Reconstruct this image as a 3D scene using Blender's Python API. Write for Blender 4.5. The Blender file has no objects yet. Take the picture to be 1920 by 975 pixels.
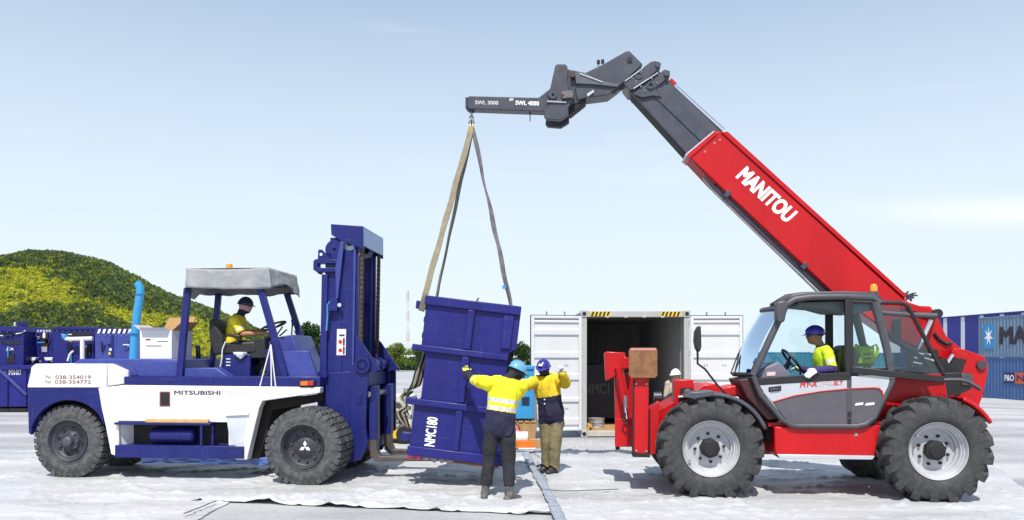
import bpy, bmesh, math, random
import numpy as np
from mathutils import Vector, Matrix, noise as mnoise
R = math.radians
random.seed(7)
sc = bpy.context.scene
col = sc.collection

# ------------------------------------------------------------------ camera, sky, sun, exposure
H, F, CX, HY = 1.83, 1500.0, 960.0, 670.0          # eye height, focal length (px of 1920), optical centre, horizon row
cam_d = bpy.data.cameras.new('camera'); cam = bpy.data.objects.new('camera', cam_d); col.objects.link(cam)
cam.location = (0, 0, H); cam.rotation_euler = (R(90), 0, 0)
cam_d.sensor_width = 36; cam_d.lens = 36 * F / 1920
cam_d.shift_y = (HY - 487.5) / 1920
cam_d.clip_start = .1; cam_d.clip_end = 6000
sc.camera = cam
SUN_EL, SUN_AZ = 57, -6                              # azimuth: degrees to the right of straight behind the camera
wd = bpy.data.worlds.new('World'); sc.world = wd; wd.use_nodes = True
nt = wd.node_tree; nt.nodes.clear()
wo = nt.nodes.new('ShaderNodeOutputWorld'); bg = nt.nodes.new('ShaderNodeBackground')
sky = nt.nodes.new('ShaderNodeTexSky'); sky.sky_type = 'NISHITA'; sky.sun_disc = False
sky.sun_elevation = R(SUN_EL); sky.sun_rotation = R(180 - SUN_AZ)
sky.air_density = 1.0; sky.dust_density = .35; sky.ozone_density = 1.6; sky.altitude = 20
# a few thin streaks of cirrus all round the sky
tc = nt.nodes.new('ShaderNodeTexCoord'); mp = nt.nodes.new('ShaderNodeMapping'); mp.inputs['Scale'].default_value = (1.3, 1.3, 11)
mp.inputs['Location'].default_value = (3.1, 0.4, .5)
nz = nt.nodes.new('ShaderNodeTexNoise'); nz.inputs['Scale'].default_value = 2.2; nz.inputs['Detail'].default_value = 6; nz.inputs['Roughness'].default_value = .55
cr = nt.nodes.new('ShaderNodeValToRGB'); cr.color_ramp.elements[0].position = .60; cr.color_ramp.elements[1].position = .86
cr.color_ramp.elements[1].color = (.3, .3, .3, 1)
mx = nt.nodes.new('ShaderNodeMix'); mx.data_type = 'RGBA'; mx.inputs['B'].default_value = (5.7, 6.0, 6.1, 1)
L_ = nt.links.new
L_(tc.outputs['Generated'], mp.inputs['Vector']); L_(mp.outputs[0], nz.inputs['Vector']); L_(nz.outputs['Fac'], cr.inputs[0])
# thin veil of high cloud, the same all round; seen ever more slantwise, so thicker, towards the horizon
vl = nt.nodes.new('ShaderNodeMix'); vl.data_type = 'RGBA'; vl.inputs['B'].default_value = (4.85, 5.45, 5.85, 1)
sep = nt.nodes.new('ShaderNodeSeparateXYZ'); L_(tc.outputs['Generated'], sep.inputs[0])
vr = nt.nodes.new('ShaderNodeValToRGB'); ve = vr.color_ramp.elements
for _ in range(3): ve.new(.5)
for q_, (p_, c_) in zip(ve, ((0., .93), (.13, .88), (.22, .74), (.40, .39), (1., .26))): q_.position = p_; q_.color = (c_, c_, c_, 1)
L_(sep.outputs['Z'], vr.inputs[0]); L_(vr.outputs[0], vl.inputs['Factor'])
# one longer streak of cloud low in the sky on the right
def mth(op, a, b=None):
    n_ = nt.nodes.new('ShaderNodeMath'); n_.operation = op
    for i_, v_ in enumerate((a, b)):
        if v_ is None: continue
        if isinstance(v_, (int, float)): n_.inputs[i_].default_value = v_
        else: L_(v_, n_.inputs[i_])
    return n_.outputs[0]
yy_ = mth('MAXIMUM', sep.outputs['Y'], .02)
t1_ = mth('DIVIDE', mth('SUBTRACT', mth('DIVIDE', sep.outputs['X'], yy_), .64), .21); t2_ = mth('DIVIDE', mth('SUBTRACT', mth('DIVIDE', sep.outputs['Z'], yy_), .183), .017)
st_ = mth('POWER', 2.718, mth('MULTIPLY', mth('ADD', mth('MULTIPLY', t1_, t1_), mth('MULTIPLY', t2_, t2_)), -1.)); st_ = mth('MULTIPLY', st_, mth('MULTIPLY', nz.outputs['Fac'], 1.5))
fac_ = mth('MINIMUM', mth('ADD', cr.outputs[0], st_), .85)
L_(sky.outputs[0], vl.inputs['A'])
L_(fac_, mx.inputs['Factor']); L_(vl.outputs['Result'], mx.inputs['A']); L_(mx.outputs['Result'], bg.inputs[0])
bg.inputs[1].default_value = .15
L_(bg.outputs[0], wo.inputs[0])
sd = bpy.data.lights.new('sun', 'SUN'); sun = bpy.data.objects.new('sun', sd); col.objects.link(sun)
sd.energy = 4.7; sd.angle = R(.55); sd.color = (1, .955, .88)
to_sun = Vector((math.sin(R(SUN_AZ)) * math.cos(R(SUN_EL)), -math.cos(R(SUN_AZ)) * math.cos(R(SUN_EL)), math.sin(R(SUN_EL))))
sun.rotation_euler = to_sun.to_track_quat('Z', 'Y').to_euler()
sun.location = to_sun * 40
sc.view_settings.view_transform = 'Standard'; sc.view_settings.look = 'None'
sc.view_settings.gamma = 1; sc.view_settings.use_curve_mapping = False
sc.view_settings.exposure = .2
sc.render.engine = 'CYCLES'
sc.cycles.max_bounces = 6; sc.cycles.transparent_max_bounces = 12; sc.cycles.caustics_reflective = False; sc.cycles.caustics_refractive = False

# ------------------------------------------------------------------ materials
MATS = {}
def M(name, c, rough=.5, metal=0., var=.12, scale=4., bump=0., bscale=40., dust=0., dustc=(.42, .38, .33), coat=0., spec=.5, streak=False, scr=0.):
    if name in MATS: return MATS[name]
    m = bpy.data.materials.new(name); m.use_nodes = True; t = m.node_tree; b = t.nodes['Principled BSDF']; k = t.links.new
    b.inputs['Metallic'].default_value = metal; b.inputs['Specular IOR Level'].default_value = spec
    b.inputs['Coat Weight'].default_value = coat; b.inputs['Coat Roughness'].default_value = .12
    co = t.nodes.new('ShaderNodeTexCoord')
    n = t.nodes.new('ShaderNodeTexNoise'); n.inputs['Scale'].default_value = scale; n.inputs['Detail'].default_value = 7; n.inputs['Roughness'].default_value = .62
    if streak:
        mp = t.nodes.new('ShaderNodeMapping'); mp.inputs['Scale'].default_value = (1, 1, .18); k(co.outputs['Object'], mp.inputs[0]); k(mp.outputs[0], n.inputs['Vector'])
    else: k(co.outputs['Object'], n.inputs['Vector'])
    r = t.nodes.new('ShaderNodeValToRGB'); e = r.color_ramp.elements
    e[0].position = .28; e[1].position = .72
    e[0].color = tuple(max(0, x * (1 - var)) for x in c) + (1,); e[1].color = tuple(min(1, x * (1 + var)) for x in c) + (1,)
    k(n.outputs['Fac'], r.inputs[0]); out = r.outputs[0]
    if dust > 0:
        n2 = t.nodes.new('ShaderNodeTexNoise'); n2.inputs['Scale'].default_value = scale * 2.7; n2.inputs['Detail'].default_value = 9; n2.inputs['Roughness'].default_value = .7
        k(co.outputs['Object'], n2.inputs['Vector'])
        r2 = t.nodes.new('ShaderNodeValToRGB'); r2.color_ramp.elements[0].position = .42; r2.color_ramp.elements[1].position = .8
        r2.color_ramp.elements[1].color = (dust,) * 3 + (1,); k(n2.outputs['Fac'], r2.inputs[0])
        x = t.nodes.new('ShaderNodeMix'); x.data_type = 'RGBA'; x.inputs['B'].default_value = dustc + (1,)
        k(r2.outputs[0], x.inputs['Factor']); k(out, x.inputs['A']); out = x.outputs['Result']
    if scr > 0:                                     # scuffs and rub marks in two directions
        for sc3 in ((3, 3, 45), (45, 3, 3)):
            mp3 = t.nodes.new('ShaderNodeMapping'); mp3.inputs['Scale'].default_value = sc3; k(co.outputs['Object'], mp3.inputs[0])
            n4 = t.nodes.new('ShaderNodeTexNoise'); n4.inputs['Scale'].default_value = 1.0; n4.inputs['Detail'].default_value = 4; k(mp3.outputs[0], n4.inputs['Vector'])
            r4 = t.nodes.new('ShaderNodeValToRGB'); r4.color_ramp.elements[0].position = .60; r4.color_ramp.elements[1].position = .74; r4.color_ramp.elements[1].color = (scr,) * 3 + (1,); k(n4.outputs['Fac'], r4.inputs[0])
            x4 = t.nodes.new('ShaderNodeMix'); x4.data_type = 'RGBA'; x4.inputs['B'].default_value = dustc + (1,); k(r4.outputs[0], x4.inputs['Factor']); k(out, x4.inputs['A']); out = x4.outputs['Result']
    k(out, b.inputs['Base Color'])
    rr = t.nodes.new('ShaderNodeMapRange'); rr.inputs['To Min'].default_value = max(.03, rough - .1); rr.inputs['To Max'].default_value = min(1, rough + .14)
    k(n.outputs['Fac'], rr.inputs[0]); k(rr.outputs[0], b.inputs['Roughness'])
    if bump > 0:
        n3 = t.nodes.new('ShaderNodeTexNoise'); n3.inputs['Scale'].default_value = bscale; n3.inputs['Detail'].default_value = 5
        k(co.outputs['Object'], n3.inputs['Vector'])
        bu = t.nodes.new('ShaderNodeBump'); bu.inputs['Strength'].default_value = bump; bu.inputs['Distance'].default_value = .02
        k(n3.outputs['Fac'], bu.inputs['Height']); k(bu.outputs[0], b.inputs['Normal'])
    MATS[name] = m; return m
def glass(name, tint, gloss=.12):
    m = bpy.data.materials.new(name); m.use_nodes = True; t = m.node_tree; t.nodes.clear(); k = t.links.new
    o = t.nodes.new('ShaderNodeOutputMaterial'); tr = t.nodes.new('ShaderNodeBsdfTransparent'); gl = t.nodes.new('ShaderNodeBsdfGlossy')
    tr.inputs[0].default_value = tint + (1,); gl.inputs['Roughness'].default_value = .03; gl.inputs['Color'].default_value = (.75, .9, 1, 1)
    fr = t.nodes.new('ShaderNodeFresnel'); fr.inputs[0].default_value = 1.5
    ad = t.nodes.new('ShaderNodeMath'); ad.operation = 'ADD'; ad.inputs[1].default_value = gloss - .04; ad.use_clamp = True
    x = t.nodes.new('ShaderNodeMixShader'); k(fr.outputs[0], ad.inputs[0]); k(ad.outputs[0], x.inputs[0]); k(tr.outputs[0], x.inputs[1]); k(gl.outputs[0], x.inputs[2]); k(x.outputs[0], o.inputs[0])
    MATS[name] = m; return m

RED = M('red_paint', (.47, .004, .008), .34, var=.16, coat=.10, dust=.09, scale=1.6, spec=.32, dustc=(.24, .05, .045), streak=True, scr=.22)
NAVY = M('blue_machine_paint', (.0085, .013, .128), .42, var=.22, coat=.06, dust=.07, scale=2.2, spec=.32, dustc=(.10, .11, .22), streak=True, scr=.22)
NAVY2 = M('blue_skip_paint', (.011, .012, .146), .42, var=.22, coat=.04, dust=.10, scale=1.8, spec=.32, dustc=(.09, .10, .22), streak=True, scr=.25)
MIDBLUE = M('worn_blue_paint', (.030, .044, .24), .42, var=.15, dust=.10, scale=2, dustc=(.3, .33, .45))
WHITE = M('white_paint', (.72, .72, .72), .4, var=.05, coat=.2, dust=.26, scale=1.7, dustc=(.40, .36, .32), streak=True, scr=.22)
CHAR = M('charcoal_paint', (.040, .044, .064), .42, var=.15, coat=.15, dust=.08, scale=2.5)
CABG = M('cab_grey_paint', (.060, .060, .072), .45, var=.1, dust=.08, scale=2.5)
DOORG = M('door_grey_plastic', (.085, .078, .095), .5, var=.07, dust=.06)
SILV = M('silver_paint', (.50, .52, .56), .32, var=.05, metal=.2, dust=.05)
RIMS = M('silver_rim_paint', (.45, .46, .49), .38, var=.12, metal=.15, dust=.4, scale=5)
BLACK = M('black_plastic', (.014, .014, .016), .5, var=.2)
SHADE = M('black_steel_shade', (.010, .010, .012), .7, var=.2)  # dark steel parts, and painted shade for holes, slots and recesses
RUBBER = M('tyre_rubber', (.030, .031, .034), .72, var=.18, bump=.3, bscale=60, dust=.28, dustc=(.20, .19, .17), scale=5)
RUBBER2 = M('dusty_tyre_rubber', (.045, .047, .052), .75, var=.2, bump=.3, bscale=60, dust=.5, dustc=(.26, .26, .26), scale=4)
CHROME = M('chrome_rod', (.82, .82, .84), .14, metal=1, var=.03)
STEEL = M('bare_steel', (.36, .36, .37), .4, metal=.8, var=.15)
RUST = M('rusty_plate', (.20, .085, .035), .75, var=.45, scale=6, dust=.5, dustc=(.36, .22, .09), bump=.3)
FORK = M('worn_fork_steel', (.10, .085, .08), .5, var=.35, metal=.5, dust=.4, dustc=(.23, .15, .10))
GREYFAB = M('grey_canopy_fabric', (.27, .285, .30), .8, var=.12, scale=5, bump=.25, bscale=25, dust=.15)
ORANGE = M('orange_plastic', (.75, .16, .01), .4, var=.1)
AMBER = M('amber_lens', (.85, .28, .01), .2, var=.15, coat=.5)
YEL = M('yellow_paint', (.72, .48, .03), .5, var=.1)
WHITEINK = M('white_lettering', (.84, .84, .84), .5, var=.03)
DARKINK = M('dark_lettering', (.03, .02, .035), .6, var=.05)
REDINK = M('red_lettering', (.55, .02, .02), .5, var=.05)
LBLUE = M('light_blue_paint', (.03, .27, .55), .4, var=.1, dust=.08)
WOOD = M('plank_wood', (.42, .25, .10), .7, var=.3, scale=9, bump=.2, streak=True)
CARD = M('brown_cardboard', (.42, .24, .11), .85, var=.1)
CARDW = M('white_cardboard', (.72, .71, .72), .8, var=.04)
GLASSB = glass('blue_tinted_glass', (.26, .56, .80), .16)
GLASSC = glass('clear_glass', (.80, .93, .98), .07)
GLASSD = glass('dark_tinted_glass', (.35, .42, .45), .10)

# ------------------------------------------------------------------ mesh builder
class MB:
    def __init__(s): s.v = []; s.f = []
    def add(s, vs, fs):
        o = len(s.v); s.v += [tuple(v) for v in vs]; s.f += [tuple(i + o for i in f) for f in fs]; return s
    def box(s, c, d, rot=None, taper=None):
        hx, hy, hz = d[0] / 2, d[1] / 2, d[2] / 2; vs = []
        for z in (-1, 1):
            k = 1 if (taper is None or z < 0) else taper
            for x, y in ((-1, -1), (1, -1), (1, 1), (-1, 1)):
                p = Vector((x * hx * k, y * hy * k, z * hz))
                if rot is not None: p = rot @ p
                vs.append(p + Vector(c))
        return s.add(vs, [(0, 3, 2, 1), (4, 5, 6, 7), (0, 1, 5, 4), (1, 2, 6, 5), (2, 3, 7, 6), (3, 0, 4, 7)])
    def lim(s, x0, x1, y0, y1, z0, z1): return s.box(((x0 + x1) / 2, (y0 + y1) / 2, (z0 + z1) / 2), (abs(x1 - x0), abs(y1 - y0), abs(z1 - z0)))
    def prism(s, poly, y0, y1):            # poly: (x, z) pairs, extruded along local y
        n = len(poly)
        vs = [(p[0], y0, p[1]) for p in poly] + [(p[0], y1, p[1]) for p in poly]
        return s.add(vs, [tuple(range(n)), tuple(range(2 * n - 1, n - 1, -1))] + [(i, i + n, (i + 1) % n + n, (i + 1) % n) for i in range(n)])
    def bar(s, a, b, w, h, up=(0, 0, 1)):  # rectangular bar a-b: w across, h along 'up'
        a, b = Vector(a), Vector(b); d = (b - a).normalized(); up = Vector(up)
        sd_ = d.cross(up)
        if sd_.length < 1e-4: sd_ = d.cross(Vector((1, 0, 0)))
        sd_.normalize(); u = sd_.cross(d)
        vs = [q + sd_ * (x * w / 2) + u * (z * h / 2) for q in (a, b) for x, z in ((-1, -1), (1, -1), (1, 1), (-1, 1))]
        return s.add(vs, [(3, 2, 1, 0), (4, 5, 6, 7), (0, 1, 5, 4), (1, 2, 6, 5), (2, 3, 7, 6), (3, 0, 4, 7)])
    def tube(s, pts, r, n=10, closed=False, flat=1.):
        pts = [Vector(p) for p in pts]; m = len(pts); rr = r if isinstance(r, (list, tuple)) else [r] * m
        up = None; rings = []
        for i, p in enumerate(pts):
            a = pts[i - 1] if (i or closed) else p; b = pts[(i + 1) % m] if (i < m - 1 or closed) else p
            t = (b - a).normalized()
            if up is None:
                up = Vector((0, 0, 1)) if abs(t.z) < .9 else Vector((1, 0, 0))
            sx = t.cross(up).normalized(); up = sx.cross(t).normalized()
            rings.append([p + sx * math.cos(2 * math.pi * k / n) * rr[i] + up * math.sin(2 * math.pi * k / n) * rr[i] * flat for k in range(n)])
        vs = [v for g in rings for v in g]; fs = []
        for i in range(m if closed else m - 1):
            j = (i + 1) % m
            fs += [(i * n + k, i * n + (k + 1) % n, j * n + (k + 1) % n, j * n + k) for k in range(n)]
        if not closed: fs += [tuple(range(n))[::-1], tuple(range((m - 1) * n, m * n))]
        return s.add(vs, fs)
    def cyl(s, a, b, r, n=16, r2=None): return s.tube([a, b], [r, r if r2 is None else r2], n)
    def lathe(s, prof, c=(0, 0, 0), ax=(0, 1, 0), n=48, closed=True):   # prof: (radius, height along ax); a closed loop in section
        ax = Vector(ax).normalized(); c = Vector(c)
        e1 = ax.orthogonal().normalized(); e2 = ax.cross(e1); m = len(prof); vs = []
        for k in range(n):
            d = e1 * math.cos(2 * math.pi * k / n) + e2 * math.sin(2 * math.pi * k / n)
            vs += [c + d * max(r, 1e-4) + ax * h for r, h in prof]
        fs = []
        for k in range(n):
            j = (k + 1) % n
            fs += [(k * m + i, j * m + i, j * m + (i + 1) % m, k * m + (i + 1) % m) for i in range(m if closed else m - 1)]
        return s.add(vs, fs)
    def dome(s, c, rx, ry, rz, ax=None, n=18, m=8, lo=0.):
        vs = [Vector((math.cos(2 * math.pi * k / n) * math.cos(t) * rx, math.sin(2 * math.pi * k / n) * math.cos(t) * ry, math.sin(t) * rz)) for t in [lo + (math.pi / 2 - lo) * i / m for i in range(m)] for k in range(n)]
        vs.append(Vector((0, 0, rz)))
        if ax is not None: vs = [ax @ v for v in vs]
        fs = [(i * n + k, i * n + (k + 1) % n, (i + 1) * n + (k + 1) % n, (i + 1) * n + k) for i in range(m - 1) for k in range(n)]
        fs += [((m - 1) * n + k, (m - 1) * n + (k + 1) % n, m * n) for k in range(n)] + [tuple(range(n))[::-1]]
        return s.add([v + Vector(c) for v in vs], fs)
    def mesh(s, name, fix=True):
        me = bpy.data.meshes.new(name); me.from_pydata(s.v, [], s.f)
        if fix:
            bm = bmesh.new(); bm.from_mesh(me); bmesh.ops.recalc_face_normals(bm, faces=bm.faces); bm.to_mesh(me); bm.free()
        me.update(); return me
    def build(s, name, m, parent=None, bevel=0., smooth=40, fix=True):
        me = s.mesh(name, fix); return link(name, me, m, parent, bevel, smooth)
def link(name, me, m, parent=None, bevel=0., smooth=40):
    if m is not None: me.materials.append(m)
    if smooth:
        for p in me.polygons: p.use_smooth = True
        me.set_sharp_from_angle(angle=R(smooth))
    o = bpy.data.objects.new(name, me); col.objects.link(o)
    if parent is not None: o.parent = parent
    if bevel:
        b = o.modifiers.new('edge', 'BEVEL'); b.width = bevel; b.segments = 2; b.limit_method = 'ANGLE'; b.angle_limit = R(35); b.harden_normals = False
    return o
def tag(o, label=None, cat=None, group=None, kind=None):
    for k, v in (('label', label), ('category', cat), ('group', group), ('kind', kind)):
        if v: o[k] = v
    return o
def thing(name, loc, label, cat, group=None, rot=(0, 0, 0)):
    o = bpy.data.objects.new(name, None); col.objects.link(o); o.location = loc; o.rotation_euler = rot; o.empty_display_size = .2
    return tag(o, label, cat, group)
def copy_tree(o, parent=None):
    c = o.copy(); col.objects.link(c); c.parent = parent
    for ch in [x for x in bpy.data.objects if x.parent == o]: copy_tree(ch, c)
    return c
def text(name, body, m, parent, o, right, up, w, h, bold=.0, shear=0., depth=.003):
    """flat lettering fitted to a w x h rectangle whose lower left corner is o"""
    cu = bpy.data.curves.new('t', 'FONT'); cu.body = body; cu.size = 1; cu.shear = shear; cu.resolution_u = 3; cu.extrude = 0
    ob = bpy.data.objects.new('t', cu); col.objects.link(ob); bpy.context.view_layer.update()
    me = bpy.data.meshes.new_from_object(ob.evaluated_get(bpy.context.evaluated_depsgraph_get()))
    bpy.data.objects.remove(ob); bpy.data.curves.remove(cu)
    c = np.array([v.co[:] for v in me.vertices]); lo, hi = c.min(0), c.max(0)
    right = Vector(right).normalized(); up = Vector(up).normalized(); nrm = right.cross(up); o = Vector(o)
    for v in me.vertices:
        x = (v.co.x - lo[0]) / (hi[0] - lo[0]) * w; y = (v.co.y - lo[1]) / (hi[1] - lo[1]) * h
        v.co = o + right * x + up * y + nrm * depth
    me.update()
    if bold > 0:                                    # heavier strokes: the outline repeated with small shifts, each a hair deeper
        v0 = [v.co.copy() for v in me.vertices]; f0 = [tuple(p.vertices) for p in me.polygons]; n = len(v0); V_ = list(v0); F_ = list(f0); k = bold * w / (hi[0] - lo[0]); k2 = bold * h / (hi[1] - lo[1])
        for i, (sx_, sy_) in enumerate(((-1, -1), (-1, 0), (-1, 1), (0, -1), (0, 1), (1, -1), (1, 0), (1, 1))):
            d = right * sx_ * k + up * sy_ * k2 * .7 - nrm * (.00015 * (i + 1)); V_ += [q + d for q in v0]; F_ += [tuple(j + n * (i + 1) for j in f) for f in f0]
        me = bpy.data.meshes.new(name); me.from_pydata([tuple(q) for q in V_], [], F_); me.update()
    return link(name, me, m, parent, 0, 0)
def spline(pts, n=6):
    P = [Vector(p) for p in pts]; P = [P[0] * 2 - P[1]] + P + [P[-1] * 2 - P[-2]]; out = []
    for i in range(1, len(P) - 2):
        a, b, c, d = P[i - 1:i + 3]
        for k in range(n):
            t = k / n; out.append(.5 * ((2 * b) + (c - a) * t + (2 * a - 5 * b + 4 * c - d) * t * t + (3 * b - a - 3 * c + d) * t ** 3))
    return out + [P[-2]]
class Fr:                                   # a machine's own frame: x along the machine, y away from the camera
    def __init__(s, ox, oy, yaw): s.o = Vector((ox, oy, 0)); s.a = R(yaw); s.x = Vector((math.cos(s.a), math.sin(s.a))); s.y = Vector((-math.sin(s.a), math.cos(s.a)))
    def p(s, px, py, yl):
        d = Vector(((px - CX) / F, 1)); c = Vector((-s.o.x, -s.o.y)); t = (yl - c.dot(s.y)) / d.dot(s.y)
        return Vector((c.dot(s.x) + t * d.dot(s.x), yl, H - t * (py - HY) / F))
    def q(s, pts, yl): return [(lambda v: (v.x, v.z))(s.p(a, b, yl)) for a, b in pts]
    def l(s, pts, yl): return [s.p(a, b, yl) for a, b in pts]
    def empty(s, name, label, cat, group=None): return thing(name, tuple(s.o), label, cat, group, (0, 0, s.a))
def W(px, py, Y): return Vector(((px - CX) * Y / F, Y, H - (py - HY) * Y / F))
def arc(c, r, a0, a1, n): return [(c[0] + r * math.cos(R(a0 + (a1 - a0) * i / n)), c[1] + r * math.sin(R(a0 + (a1 - a0) * i / n))) for i in range(n + 1)]
# ------------------------------------------------------------------ the ground
def sm(t): t = max(0., min(1., t)); return t * t * (3 - 2 * t)
def gz(x, y): return -.76 * sm((x - 12) / 16) * sm((y - 16) / 30)
def ground():
    xs = sorted(set([-2500, -1200, -600, -300, -150, -80, -50] + [round(-40 + i * 1.0, 2) for i in range(90)] + [60, 80, 150, 300, 600, 1200, 2500]))
    ys = sorted(set([-60, -20] + [round(0 + i * 1.0, 2) for i in range(70)] + [80, 100, 130, 180, 260, 400, 700, 1300, 3500]))
    vs = [(x, y, gz(x, y)) for y in ys for x in xs]; n = len(xs)
    fs = [(j * n + i, j * n + i + 1, (j + 1) * n + i + 1, (j + 1) * n + i) for j in range(len(ys) - 1) for i in range(n - 1)]
    m = bpy.data.materials.new('yard_concrete'); m.use_nodes = True; t = m.node_tree; b = t.nodes['Principled BSDF']; k = t.links.new
    co = t.nodes.new('ShaderNodeTexCoord')
    def nz(scale, det, vec=None, rough=.6):
        q = t.nodes.new('ShaderNodeTexNoise'); q.inputs['Scale'].default_value = scale; q.inputs['Detail'].default_value = det; q.inputs['Roughness'].default_value = rough
        k(vec or co.outputs['Object'], q.inputs['Vector']); return q
    def ramp(f, *st):
        r = t.nodes.new('ShaderNodeValToRGB'); e = r.color_ramp.elements
        while len(e) < len(st): e.new(.5)
        for q, (p, c) in zip(e, st): q.position = p; q.color = c + (1,)
        k(f, r.inputs[0]); return r
    mp = t.nodes.new('ShaderNodeMapping'); mp.inputs['Scale'].default_value = (.12, .6, 1); mp.inputs['Rotation'].default_value = (0, 0, R(8)); k(co.outputs['Object'], mp.inputs[0])
    big = ramp(nz(.35, 8).outputs['Fac'], (.3, (.36, .36, .37)), (.5, (.45, .45, .455)), (.75, (.54, .535, .53)))
    trk = ramp(nz(1.1, 6, mp.outputs[0]).outputs['Fac'], (.40, (1, 1, 1)), (.62, (.70, .70, .73)))
    fine = ramp(nz(14, 9, rough=.75).outputs['Fac'], (.3, (.78, .78, .78)), (.7, (1.12, 1.12, 1.12)))
    def mul(a, c):
        x = t.nodes.new('ShaderNodeMix'); x.data_type = 'RGBA'; x.blend_type = 'MULTIPLY'; x.inputs['Factor'].default_value = 1; k(a, x.inputs['A']); k(c, x.inputs['B']); return x.outputs['Result']
    k(mul(mul(big.outputs[0], trk.outputs[0]), fine.outputs[0]), b.inputs['Base Color']); b.inputs['Roughness'].default_value = .85
    bu = t.nodes.new('ShaderNodeBump'); bu.inputs['Strength'].default_value = .5; bu.inputs['Distance'].default_value = .03
    k(nz(22, 8, rough=.7).outputs['Fac'], bu.inputs['Height']); k(bu.outputs[0], b.inputs['Normal'])
    o = MB().add(vs, fs).build('ground', m, smooth=180, fix=False); tag(o, kind='structure')
ground()
# loose gravel lying in front of the open container
def gravel():
    rnd = random.Random(3); b = MB()
    for i in range(2600):
        px = rnd.uniform(1000, 1180); y = rnd.uniform(13.2, 17.6); x = (px - CX) * y / F + rnd.gauss(0, .25); r = rnd.uniform(.008, .028)
        vs = [(x + r * math.cos(a + i) * rnd.uniform(.7, 1.2), y + r * math.sin(a + i) * rnd.uniform(.7, 1.2), .001) for a in (0, 1.57, 3.14, 4.71)] + [(x, y, r * rnd.uniform(.7, 1.1))]
        b.add(vs, [(0, 1, 4), (1, 2, 4), (2, 3, 4), (3, 0, 4)])
    tag(b.build('gravel', M('grey_gravel', (.40, .40, .41), .9, var=.5, scale=60), smooth=0), 'loose grey gravel on the yard in front of the open container', 'gravel', kind='stuff')
gravel()

# ------------------------------------------------------------------ white ground sheets
def sheet_mat(name, c):
    m = bpy.data.materials.new(name); m.use_nodes = True; t = m.node_tree; b = t.nodes['Principled BSDF']; k = t.links.new; b.inputs['Roughness'].default_value = .5
    co = t.nodes.new('ShaderNodeTexCoord')
    def nz(sx, sy, rot, scale, det=6, rough=.6):
        mp = t.nodes.new('ShaderNodeMapping'); mp.inputs['Scale'].default_value = (sx, sy, 1); mp.inputs['Rotation'].default_value = (0, 0, R(rot)); k(co.outputs['Object'], mp.inputs[0])
        q = t.nodes.new('ShaderNodeTexNoise'); q.inputs['Scale'].default_value = scale; q.inputs['Detail'].default_value = det; q.inputs['Roughness'].default_value = rough; k(mp.outputs[0], q.inputs['Vector']); return q.outputs['Fac']
    def ramp(f, *st):
        r = t.nodes.new('ShaderNodeValToRGB'); e = r.color_ramp.elements
        while len(e) < len(st): e.new(.5)
        for q, (p, cc) in zip(e, st): q.position = p; q.color = tuple(cc) + (1,)
        k(f, r.inputs[0]); return r.outputs[0]
    def mul(a, c_):
        x = t.nodes.new('ShaderNodeMix'); x.data_type = 'RGBA'; x.blend_type = 'MULTIPLY'; x.inputs['Factor'].default_value = 1; k(a, x.inputs['A']); k(c_, x.inputs['B']); return x.outputs['Result']
    base = ramp(nz(1, 1, 0, .5), (.3, [x * .93 for x in c]), (.7, c))
    tracks = ramp(nz(.28, 1.0, 5, .9, 7), (.44, (1, 1, 1)), (.58, (.86, .855, .84)), (.72, (.64, .625, .60)))
    spots = ramp(nz(1, 1, 0, 4, 9, .72), (.62, (1, 1, 1)), (.82, (.74, .72, .70)))
    k(mul(mul(base, tracks), spots), b.inputs['Base Color'])
    def crease(sx, sy, rot, sc_, w):
        f = nz(sx, sy, rot, sc_, 3, .45); s1 = t.nodes.new('ShaderNodeMath'); s1.operation = 'SUBTRACT'; s1.inputs[1].default_value = .5; k(f, s1.inputs[0])
        s2 = t.nodes.new('ShaderNodeMath'); s2.operation = 'ABSOLUTE'; k(s1.outputs[0], s2.inputs[0]); s3 = t.nodes.new('ShaderNodeMapRange'); s3.inputs['From Max'].default_value = w; s3.inputs['To Min'].default_value = 1; s3.inputs['To Max'].default_value = 0; k(s2.outputs[0], s3.inputs[0]); return s3.outputs[0]
    ad = t.nodes.new('ShaderNodeMath'); ad.operation = 'ADD'; k(crease(.6, 1.5, 12, 1.3, .05), ad.inputs[0]); k(crease(1.6, .7, -25, 1.5, .035), ad.inputs[1])
    a2 = t.nodes.new('ShaderNodeMath'); a2.operation = 'ADD'; k(ad.outputs[0], a2.inputs[0]); k(crease(1, 1.8, 30, 2.2, .05), a2.inputs[1])
    bu = t.nodes.new('ShaderNodeBump'); bu.inputs['Strength'].default_value = .22; bu.inputs['Distance'].default_value = .03; k(a2.outputs[0], bu.inputs['Height']); k(bu.outputs[0], b.inputs['Normal'])
    MATS[name] = m; return m
def wr(x, y, s):
    a = mnoise.fractal(Vector((x * .5 + s, y * 1.5, s)), .9, 2.1, 5)
    v = mnoise.noise(Vector((x * .55 + s * 3, y * 2.1 + a * .6, 4.2))); rid = max(0, 1 - abs(v) * 9) ** 2
    v2 = mnoise.noise(Vector((x * 1.7 + s * 5 + y * .7, y * 1.2 + s, 9.1))); rid2 = max(0, 1 - abs(v2) * 8) ** 2
    return .005 * (a + .6) + .034 * rid + .018 * rid2
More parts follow.
